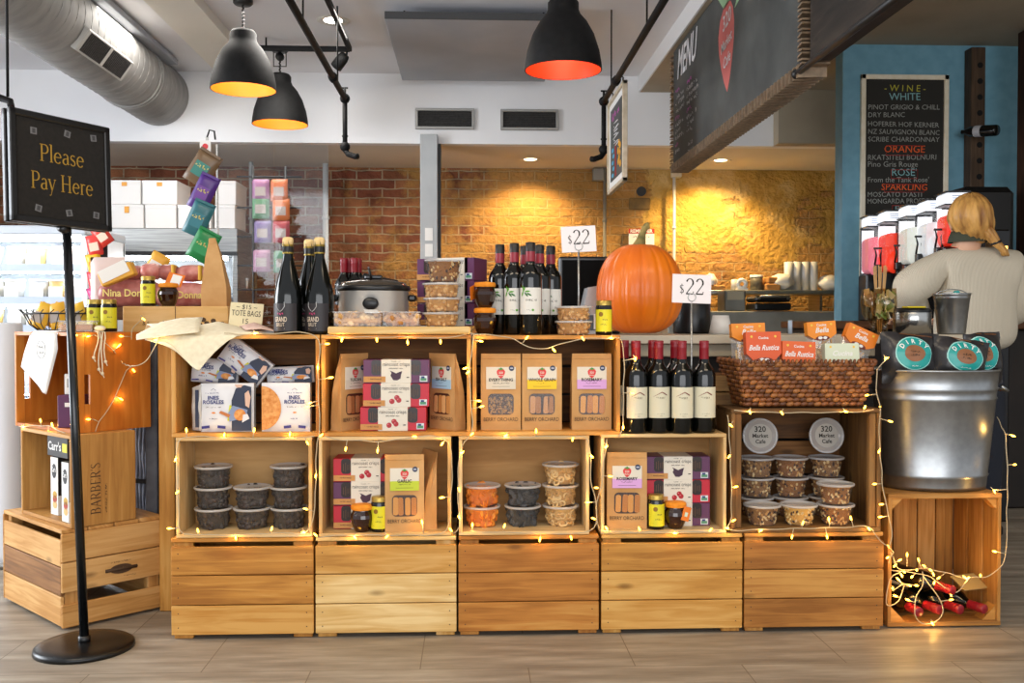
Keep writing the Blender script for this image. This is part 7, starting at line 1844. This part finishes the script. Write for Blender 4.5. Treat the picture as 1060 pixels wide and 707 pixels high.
# candy strip beside the fridge
yc2 = 2.55; x = X(101, yc2, 270)
t = thing('candy_strip', 'narrow dark clip strip between the lit fridge and the pink pouch', 'display strip', (x+.02, yc2+.03, 0)); MB().box((0, 0, .88), (.05, .01, 1.70), M_BLACK).box((0, 0, .015), (.2, .2, .03), M_BLACK).build('strip', t)
for i, (u, v, c, tl, nm) in enumerate(((106, 244, 'd83a2a', -35, 'upper red'), (98, 254, 'd8342c', -12, 'second red'), (98, 273, 'e0b01c', -14, 'yellow'), (99, 291, 'cc2838', -10, 'crimson'), (100, 307, 'c02a70', -20, 'pink'), (102, 317, '5a2a9a', -22, 'violet'))):
    g = pouch_mesh(.085, .12, mat('candy_'+c, c, .35), mat('candy_light_'+c, 'e6c8b0' if i != 2 else 'e0902a', .4)); tag(g.build('hanging_candy_bag', loc=P(u, v, yc2-.02), rot=(0, R(tl), 0)), f'{nm} candy bag on the narrow strip beside the lit fridge', 'candy bag', 'candy bags on the narrow strip')

# ---- wine bottles lying in the right-hand crate
zf = .0215
LW = Pool(lambda: wine('red'))
xcR = (rx0+rx1)/2
for i, (u, z_, rz, y, l) in enumerate(((941, .040, -22, .085, 'leftmost of the bottom row'), (963, .040, -24, .080, 'second of the bottom row'), (985, .040, -20, .080, 'third of the bottom row'), (1009, .040, -26, .085, 'rightmost of the bottom row'), (976, .104, -30, .08, 'on top of the others'))):
    nk = Vector((X(u, .06, 630), .045, zf+z_)); a = R(rz); d_ = Vector((math.sin(a), math.cos(a), .04)).normalized()    # from cap back to base
    base = nk+d_*.25
    base.x = min(max(base.x, rx0+.055), rx1-.055)
    d2 = (nk-base).normalized(); qt = d2.to_track_quat('Z', 'Y')
    WR.put(f'red-capped wine bottle lying in the lit crate, {l}', base-d2*.02, group='bottles lying in the right-hand crate', rot=qt.to_euler())
t = MB(); t.box((0, 0, .003), (.10, .07, .004), mat('price_label_old', 'a88a50', .8), rot=(.5, 0, .3)); o = t.build('paper_tag', loc=(X(1000, .12, 605), .10, zf+.105)); tag(o, 'creased yellowish card among the lights over the lying bottles', 'card')

# ================================================================== STRING LIGHTS
M_WIRE = mat('string_wire', 'b9a888', .5); M_LAMP = mat('fairy_bulb', (1.0, .50, .045), .3, emit=14)
bulb_mesh = None
def string(name, label, paths, bulbs, y0=-.012):
    """paths: polylines of (u,v[,y]); bulbs: (u,v[,y])"""
    global bulb_mesh
    pts_all = []
    P3 = lambda q_: P(q_[0], q_[1], q_[2] if len(q_) > 2 else y0)
    root = thing('string_lights', label, 'string lights', P3(paths[0][0]))
    o0 = Vector(root.location); g = MB(); rnd = random.Random(len(bulbs))
    for path in paths:
        pp = [P3(q_) for q_ in path]; fine = []
        n = len(pp)
        for i in range(n-1):
            a, b_, c, d = pp[max(i-1, 0)], pp[i], pp[i+1], pp[min(i+2, n-1)]
            m = max(2, int((c-b_).length/.012))
            for k in range(m):
                s = k/m; fine.append(.5*((2*b_)+(-a+c)*s+(2*a-5*b_+4*c-d)*s*s+(-a+3*b_-3*c+d)*s**3))
        fine.append(pp[-1]); fine = [f+Vector((.0012*math.sin(i*.8), .001*math.cos(i*1.1), .0012*math.cos(i*.7))) for i, f in enumerate(fine)]
        pts_all += fine; g.tube([f-o0 for f in fine], .0017, M_WIRE, 5)
    for bu in bulbs:
        b_ = P3(bu); nr = min(pts_all, key=lambda f: (f-b_).length)
        d = nr-b_
        if d.length > .035: nr = b_+d.normalized()*.035
        if d.length < .006: nr = b_+Vector((rnd.uniform(-.01, .01), .004, .012)); d = nr-b_
        g.tube([nr-o0, b_-o0], .0015, M_WIRE, 5)
    g.build('wire', root)
    for bu in bulbs:
        b_ = P3(bu); nr = min(pts_all, key=lambda f: (f-b_).length); d = (b_-nr)
        if d.length < .006: d = Vector((rnd.uniform(-1, 1), 0, rnd.uniform(-1, .3)))
        if bulb_mesh is None:
            h_ = MB(); h_.lathe([(.0001, -.005), (.0024, -.004), (.0030, .003), (.0022, .008), (.0001, .010)], M_LAMP, 8); o = h_.build('bulb', root); bulb_mesh = o.data
        else: o = bpy.data.objects.new('bulb', bulb_mesh); COL.objects.link(o); o.parent = root
        if bulbs.index(bu) % 2 == 0:
            L = bpy.data.lights.new('fairy_glow', 'POINT'); L.energy = .12 if 'tangled' in label else .09; L.color = (1.0, .55, .13); L.shadow_soft_size = .004
            lo = bpy.data.objects.new('fairy_glow', L); COL.objects.link(lo); lo.parent = root; lo.location = b_-o0+Vector((0, -.008, 0))
        o.location = b_-o0; o.rotation_mode = 'QUATERNION'; o.rotation_quaternion = d.to_track_quat('Z', 'Y')
yL_ = lambda u: P(u, 600, 0)
# left group: strings over the turned crates (points given on the crate's end face)
def FC(x, z_, off=-.006): p = FRAME_C @ Vector((x, off, z_)); return p
def px_of(p):
    q_ = ROT.transposed() @ (Vector(p)-CAM); return (CX+F_PX*q_.x/-q_.z, CY-F_PX*q_.y/-q_.z, p.y)
def onface(u, v, M_, off=-.007, axis=1):
    """pixel -> point on the plane of a turned crate face"""
    Mi = M_.inverted(); o_ = Mi @ CAM; d = Mi.to_3x3() @ ray(u, v)
    s = (off-o_[axis])/d[axis]; return (u, v, (CAM+ray(u, v)*s).y)
fc = lambda u, v: onface(u, v, FRAME_C)
fl = lambda u, v: onface(u, v, FRAME_C, -.006, 0)
string('s', 'string of warm fairy lights looped over the orange plywood crate at the left',
       [[fc(98, 347), fc(108, 354), fc(118, 363), fc(126, 375), (138, 379, -.02), (150, 374, -.03), (158, 364, -.034), (163, 354, -.034)],
        [fc(136, 381), fc(131, 383), fc(124, 400), fc(112, 424), fc(102, 437), fc(99, 447)],
        [fc(136, 352), fc(137, 340), fc(148, 330)], [fc(102, 437), fc(96, 434)],
        [fl(20, 442), fl(34, 441), fl(50, 441), fl(62, 446), fl(74, 452)]],
       [fc(92, 348), fc(126, 348), fc(123, 358), fc(148, 330), (162, 352, -.034), fc(138, 383), fc(125, 413), fc(92, 434), fl(54, 440), fl(42, 436), fl(24, 442), fl(50, 447), fl(73, 455), fl(79, 347)])
ya = -.012
string('s', 'string of warm fairy lights around the cookie packet crate and dark fruit tub box',
       [[(232, 345, -.008), (256, 346), (285, 345), (310, 344), (327, 348), (331, 362), (329, 385), (330, 415), (331, 448), (328, 458), (327, 490), (326, 520), (322, 545), (314, 552)],
        [(326, 452), (300, 453), (270, 454), (232, 453), (200, 452), (186, 455), (183, 470), (184, 500), (185, 530), (187, 550), (200, 553), (240, 554), (280, 552), (316, 552)]],
       [(264, 345), (338, 356), (329, 380), (319, 421), (321, 417), (193, 446), (232, 451), (263, 446), (300, 450), (332, 451), (182, 475), (184, 509), (176, 547), (205, 550), (244, 556), (281, 548), (315, 551), (318, 458), (327, 492), (317, 527), (342, 391)])
string('s', 'string of warm fairy lights around the cracker box crate and green-labelled bag box',
       [[(338, 347), (360, 349), (395, 349), (430, 349), (460, 350), (488, 345), (490, 352), (486, 380), (487, 410), (489, 440), (486, 452), (478, 462), (475, 480), (474, 500), (475, 530), (476, 545), (470, 552)],
        [(336, 452), (352, 455), (372, 456), (392, 457), (412, 455), (432, 452), (452, 452), (464, 458), (468, 480), (467, 510), (465, 540), (458, 552), (430, 554), (400, 554), (360, 554), (330, 556)]],
       [(354, 351), (390, 351), (422, 354), (456, 353), (482, 381), (485, 385), (497, 353), (489, 449), (495, 415), (498, 421), (458, 459), (358, 464), (391, 466), (430, 452), (458, 515), (467, 549), (437, 541), (401, 555), (367, 556), (327, 554), (478, 469), (475, 506), (475, 535)])
string('s', 'string of warm fairy lights around the three kraft bags and the ring snack box',
       [[(490, 347), (505, 346), (528, 350), (540, 356), (552, 360), (566, 361), (580, 356), (603, 351), (630, 350), (641, 350), (645, 360), (646, 385), (645, 415), (645, 440), (640, 452)],
        [(490, 452), (523, 453), (555, 452), (593, 452), (607, 454), (611, 470), (612, 500), (616, 515), (618, 530), (615, 545), (600, 552), (560, 552), (520, 551), (486, 550)],
        [(628, 455), (625, 480), (622, 505), (617, 525), (620, 545), (630, 550), (700, 551), (745, 550)], [(645, 374), (652, 372), (657, 371)]],
       [(573, 362), (603, 350), (632, 350), (593, 454), (645, 442), (545, 350), (489, 544), (522, 545), (559, 558), (591, 556), (612, 472), (618, 505), (609, 520), (615, 537), (523, 451), (555, 447), (628, 462), (631, 493), (628, 547), (662, 548), (698, 552), (735, 549), (658, 371), (654, 407)])
string('s', 'string of warm fairy lights around the old granola crate and wicker basket',
       [[(753, 430), (755, 450), (756, 475), (757, 505), (757, 535), (755, 548), (790, 548), (830, 547), (870, 546), (897, 545), (905, 552), (912, 560), (921, 567)],
        [(760, 425), (800, 427), (850, 427), (893, 426), (905, 424)], [(908, 383, -.05), (907, 400, -.05), (911, 425, -.05), (910, 450, -.03), (912, 480, -.02), (914, 505, -.02), (919, 530, -.02), (923, 550, -.02), (921, 566, -.02)], [(908, 383, -.05), (913, 376, -.06), (917, 372, -.06)]],
       [(776, 426), (809, 427), (875, 426), (755, 472), (761, 504), (759, 539), (788, 549), (820, 555), (856, 555), (831, 542), (858, 538), (881, 537), (899, 547), (898, 409, -.02), (895, 422, -.02), (921, 436, -.06), (910, 467, -.03), (906, 501, -.02), (912, 535, -.02), (911, 421, -.04), (753, 547), (756, 440), (917, 371, -.06), (913, 522, -.02)])
yR = -.004
string('s', 'tangled string of warm fairy lights over the lying bottles in the right-hand crate',
       [[(1032, 432, .16), (1040, 449, .06), (1042, 470, .02), (1043, 500, .0), (1042, 540, .0), (1042, 565, yR), (1036, 587, yR), (1020, 597, yR), (1005, 598, .02), (990, 613, .03), (975, 606, .03), (960, 596, .03), (940, 592, .03), (922, 590, .03), (921, 578, .02), (925, 572, .01)],
        [(955, 592, .01), (955, 605, .0), (948, 620, yR), (947, 636, yR), (955, 645, yR), (968, 644, yR), (976, 634, yR), (974, 622, yR), (962, 606, .01), (956, 596, .02)],
        [(922, 572, .02), (930, 588, .03), (944, 590, .03), (958, 588, .03), (975, 592, .04), (990, 596, .05), (1003, 600, .05)], [(924, 612, .03), (936, 604, .04), (930, 622, .03), (918, 626, .02), (921, 600, .02), (932, 592, .03)], [(1029, 508, .0), (1036, 507, 0), (1043, 506, 0)]],
       [(1048, 451, .05), (1050, 481, .02), (1029, 508, 0), (920, 566, .0), (919, 577, .0), (951, 580, .02), (1030, 571, yR), (1003, 598, .03), (999, 598, .03), (1015, 596, yR), (931, 580, .03), (927, 585, .03), (936, 592, .02), (949, 590, .02), (963, 590, .02), (966, 594, .02), (941, 606, .02), (924, 609, .02), (967, 603, .02), (984, 615, .02), (940, 621, yR), (984, 621, yR), (965, 645, yR), (948, 606, .04), (927, 617, .03), (939, 575, .04), (933, 595, .03), (957, 586, .05), (944, 597, .06), (972, 598, .06), (930, 600, .05)])

# ================================================================== PERSON
PX0, PY0 = X(1000, 1.30, 300), 1.30
def skin_mesh(verts, edges, name, m, sub=2):
    me = bpy.data.meshes.new(name+'_s'); me.from_pydata([v[0] for v in verts], edges, []); o = bpy.data.objects.new(name+'_s', me); COL.objects.link(o)
    md = o.modifiers.new('s', 'SKIN'); md.use_smooth_shade = True; md.branch_smoothing = .5
    for i, v in enumerate(verts):
        r_ = v[1]; me.skin_vertices[0].data[i].radius = r_ if isinstance(r_, tuple) else (r_, r_)
        me.skin_vertices[0].data[i].use_root = (i == 0)
    s_ = o.modifiers.new('d', 'SUBSURF'); s_.levels = sub; s_.render_levels = sub
    dg = bpy.context.evaluated_depsgraph_get(); ev = o.evaluated_get(dg); nm = bpy.data.meshes.new_from_object(ev)
    vs = [tuple(v.co) for v in nm.vertices]; fs = [tuple(p.vertices) for p in nm.polygons]
    bpy.data.objects.remove(o); bpy.data.meshes.remove(nm); bpy.data.meshes.remove(me)
    return vs, fs
M_SK = mat('skin', 'd8a788', .5)
HC = P(1003, 229, PY0)-Vector((PX0, PY0, 0))        # head centre, local
sh = P(985, 262, PY0).z
S = HC.z
nk = (HC.x-.0, .02, S-.16)
body_v = [((.02, .02, .95), (.13, .10)), ((.01, .02, 1.10), (.12, .09)), ((.0, .02, S-.30), (.14, .10)), ((HC.x*.6, .02, S-.19), (.06, .06)), ((HC.x, .01, S-.12), (.052, .055)), ((HC.x, .0, S-.02), (.07, .08)), ((HC.x, .0, S+.05), (.07, .085))]
body_e = [(0, 1), (1, 2), (2, 3), (3, 4), (4, 5), (5, 6)]
def addv(v, r_, par): body_v.append((v, r_)); body_e.append((par, len(body_v)-1)); return len(body_v)-1
elbow = {}
for s in (-1, 1):
    shd = addv((.05+s*.15, .02, S-.22), .045, 2); 
    el = P(937, 300, PY0+.04)-Vector((PX0, PY0, 0)) if s < 0 else Vector((.30, .08, S-.42)); elbow[s] = el
    e_ = addv(tuple(el), .042, shd); wr = (s*.13, .36, S-.46); w__ = addv(wr, .027, e_)
    pm = addv((s*.11, .43, S-.455), (.032, .016), w__)
    for k in range(4):
        fx = s*.11+(-.024+.016*k); L_ = (.062, .072, .068, .052)[k]
        a_ = addv((fx, .465, S-.45), .009, pm); b_ = addv((fx, .465+L_*.55, S-.455), .0085, a_); addv((fx, .465+L_*.9, S-.478), .0075, b_)
    a_ = addv((s*.11-s*.035, .415, S-.462), .011, pm); addv((s*.11-s*.055, .45, S-.475), .009, a_)
    hip = addv((s*.09+.02, .02, .90), .085, 0); kn = addv((s*.10+.02, .01, .50), .058, hip); an = addv((s*.10+.02, .03, .10), .04, kn); addv((s*.11+.02, .15, .04), (.04, .03), an)
vs, fs = skin_mesh(body_v, body_e, 'body', M_SK, 2)
per = MB().add(vs, fs, M_SK, True)
# face, ears (front looks away from the camera, +Y)
per.ball((HC.x, .015, S+.01), (.075, .092, .108), M_SK, 24, 16)
per.ball((HC.x, .112, S-.005), (.013, .018, .020), M_SK, 10, 8)
for s in (-1, 1):
    per.ball((HC.x+s*.077, .01, S-.005), (.010, .020, .030), M_SK, 10, 8); per.ball((HC.x+s*.030, .098, S+.012), (.012, .008, .008), mat('eye_white', 'e8e6e0', .3), 10, 6); per.ball((HC.x+s*.030, .105, S+.012), (.006, .004, .006), mat('eye_brown', '4a3020', .3), 8, 6)
per.ball((HC.x, .100, S-.048), (.024, .008, .007), mat('lips', 'b0605a', .5), 12, 6)
man = per.build('person', loc=(PX0, PY0, 0))
tag(man, 'person seen from behind with blond tied hair and a pale ribbed sweater', 'person')
# sweater
M_KNIT = mat('ribbed_knit', 'd6ccb8', .95, spec=.1); nt = M_KNIT.node_tree; wv = nt.nodes.new('ShaderNodeTexWave'); wv.inputs['Scale'].default_value = 55; wv.inputs['Distortion'].default_value = .3
tcn = nt.nodes.new('ShaderNodeTexCoord'); nt.links.new(tcn.outputs['Object'], wv.inputs[0]); bpn = nt.nodes.new('ShaderNodeBump'); bpn.inputs['Distance'].default_value = .002
nt.links.new(wv.outputs[0], bpn.inputs['Height']); nt.links.new(bpn.outputs[0], nt.nodes['Principled BSDF'].inputs['Normal'])
sv = [((.055, .02, .86), (.20, .135)), ((.055, .02, 1.00), (.21, .14)), ((.055, .02, S-.36), (.225, .14)), ((.05, .02, S-.23), (.175, .13)), ((HC.x*.85, .02, S-.10), (.090, .085))]
se_ = [(0, 1), (1, 2), (2, 3), (3, 4)]
for s in (-1, 1):
    c = .05; sv.append(((c+s*.165, .02, S-.185), (.085, .09))); se_.append((3, len(sv)-1)); i = len(sv)-1
    el = elbow[s]; md_ = Vector((c+s*.175, .02, S-.20)).lerp(el, .55)+Vector((s*.012, 0, .005))
    sv.append((tuple(md_-Vector((s*.025, 0, .01))), (.112, .105))); se_.append((i, i+1)); sv.append((tuple(el), (.092, .092))); se_.append((i+1, i+2)); sv.append(((s*.10+.02, .27, S-.47), (.060, .060))); se_.append((i+2, i+3)); sv.append(((s*.115+.01, .35, S-.47), (.038, .038))); se_.append((i+3, i+4))
vs, fs = skin_mesh(sv, se_, 'sweater', M_KNIT, 3)
sw = MB().add(vs, fs, M_KNIT, True).build('sweater', man)
MB().lathe([(.086, -.01), (.080, .018), (.070, .042), (.062, .038)], mat('dark_collar', '3f4234', .9), 28, (HC.x*.9, .012, S-.088), sq=.95).build('collar', man)
# trousers and shoes
tv = [((.03, .02, .96), (.17, .12)), ((.03, .02, .86), (.16, .12))]; te = [(0, 1)]
for s in (-1, 1): tv += [((s*.095+.02, .02, .78), .092), ((s*.10+.02, .01, .48), .072), ((s*.10+.02, .03, .12), .060)]; b_ = len(tv)-3; te += [(1, b_), (b_, b_+1), (b_+1, b_+2)]
vs, fs = skin_mesh(tv, te, 'trousers', M_BLACK, 2); MB().add(vs, fs, mat('dark_jeans', '20242e', .9), True).build('trousers', man)
for s in (-1, 1): MB().box((s*.105+.02, .08, .045), (.095, .27, .09), mat('shoe_black', '151413', .6), .03).build('shoe', man)
# hair: cap of strands pulled to a low tie on the right, with a hanging tail
M_HAIR = noisy('blond_hair', '7a4a1e', 'd9a45a', 9, .45, stretch=(2, 2, .45), bump=.003, lo=.36, hi=.62)
h_ = MB(); hc = Vector((HC.x, -.012, S+.012))
def hf(a, b_):
    th = 2*PI*a; ph = PI*(b_*.93-.43); r_ = 1+.035*math.sin(th*17+ph*3)+.02*noise.noise(Vector((math.cos(th)*3, math.sin(th)*3, ph*3)))
    rx, ry, rz_ = .096, .102, .116
    low = max(0, -math.sin(ph)); sh_ = .028*low
    front = max(0, math.sin(th)); cut = front*.35
    return (hc.x+rx*math.cos(ph)*math.cos(th)*r_+sh_, hc.y+ry*math.cos(ph)*math.sin(th)*r_*(1-cut*low*2), hc.z+rz_*math.sin(ph)*r_)
h_.grid(hf, 72, 30, M_HAIR)
tail0 = Vector((hc.x+.062, hc.y-.060, hc.z-.085))
pts = [tail0+Vector(v) for v in ((-.03, .01, .055), (-.012, 0, .02), (.004, -.004, -.005), (.022, -.010, -.034), (.042, -.018, -.056), (.055, -.022, -.075), (.060, -.022, -.094))]
for k in range(7):
    a = 2*PI*k/7; off = Vector((.012*math.cos(a), .012*math.sin(a), 0)); h_.tube([p+off*(1+.6*math.sin(i*1.1)) for i, p in enumerate(pts)], [.016, .014, .012, .012, .013, .011, .004], M_HAIR, 7)
h_.build('hair', man)
MB().tube([tail0+Vector((.022+.018*math.cos(a), -.010+.018*math.sin(a), -.032+.006*math.cos(a))) for a in [2*PI*k/14 for k in range(14)]], .007, M_BLACK, 6, closed=True).build('hair_tie', man)

# ================================================================== SUB-PARTS: prints, linings and fittings belong to the part they sit on
SUB = {'label_print': 'label', 'sleeve_print': 'sleeve', 'badge': 'carton', 'crisps': 'window', 'wire_hood': 'cork', 'lid_label': 'lid', 'card_print': 'header_card', 'gold_lettering': 'board',
       'stickers': 'board', 'price_print': 'card', 'lettering': 'card', 'menu_writing': 'board', 'radish_emblem': 'board', 'chalk_writing': 'board', 'drawing': 'white_mount', 'lid_print': 'lid',
       'lid_knob': 'lid', 'dial': 'body', 'slat': 'backing', 'louvre': 'register', 'lens': 'spot_head', 'shade_lining': 'shade', 'pulley': 'cord', 'nails': 'front_panel', 'printed_mark': 'end_panel',
       'burnt_print': 'box', 'wrap_print': 'meat', 'seal': 'lid', 'hair_tie': 'hair', 'collar': 'sweater', 'printed_lettering': 'end_panel', 'window_film': 'crackers', 'lid_edge': 'lid', 'drink': 'tank', 'spiral_seam': 'pipe_wall'}
by_parent = {}
for o in list(COL.objects):
    if o.parent is not None and o.parent.parent is None: by_parent.setdefault(o.parent, []).append(o)
for par, ch in by_parent.items():
    for c in ch:
        k = c.name.split('.')[0]
        if k in SUB:
            p_ = [x for x in ch if x.name.split('.')[0] == SUB[k]]
            if p_: c.parent = p_[0]
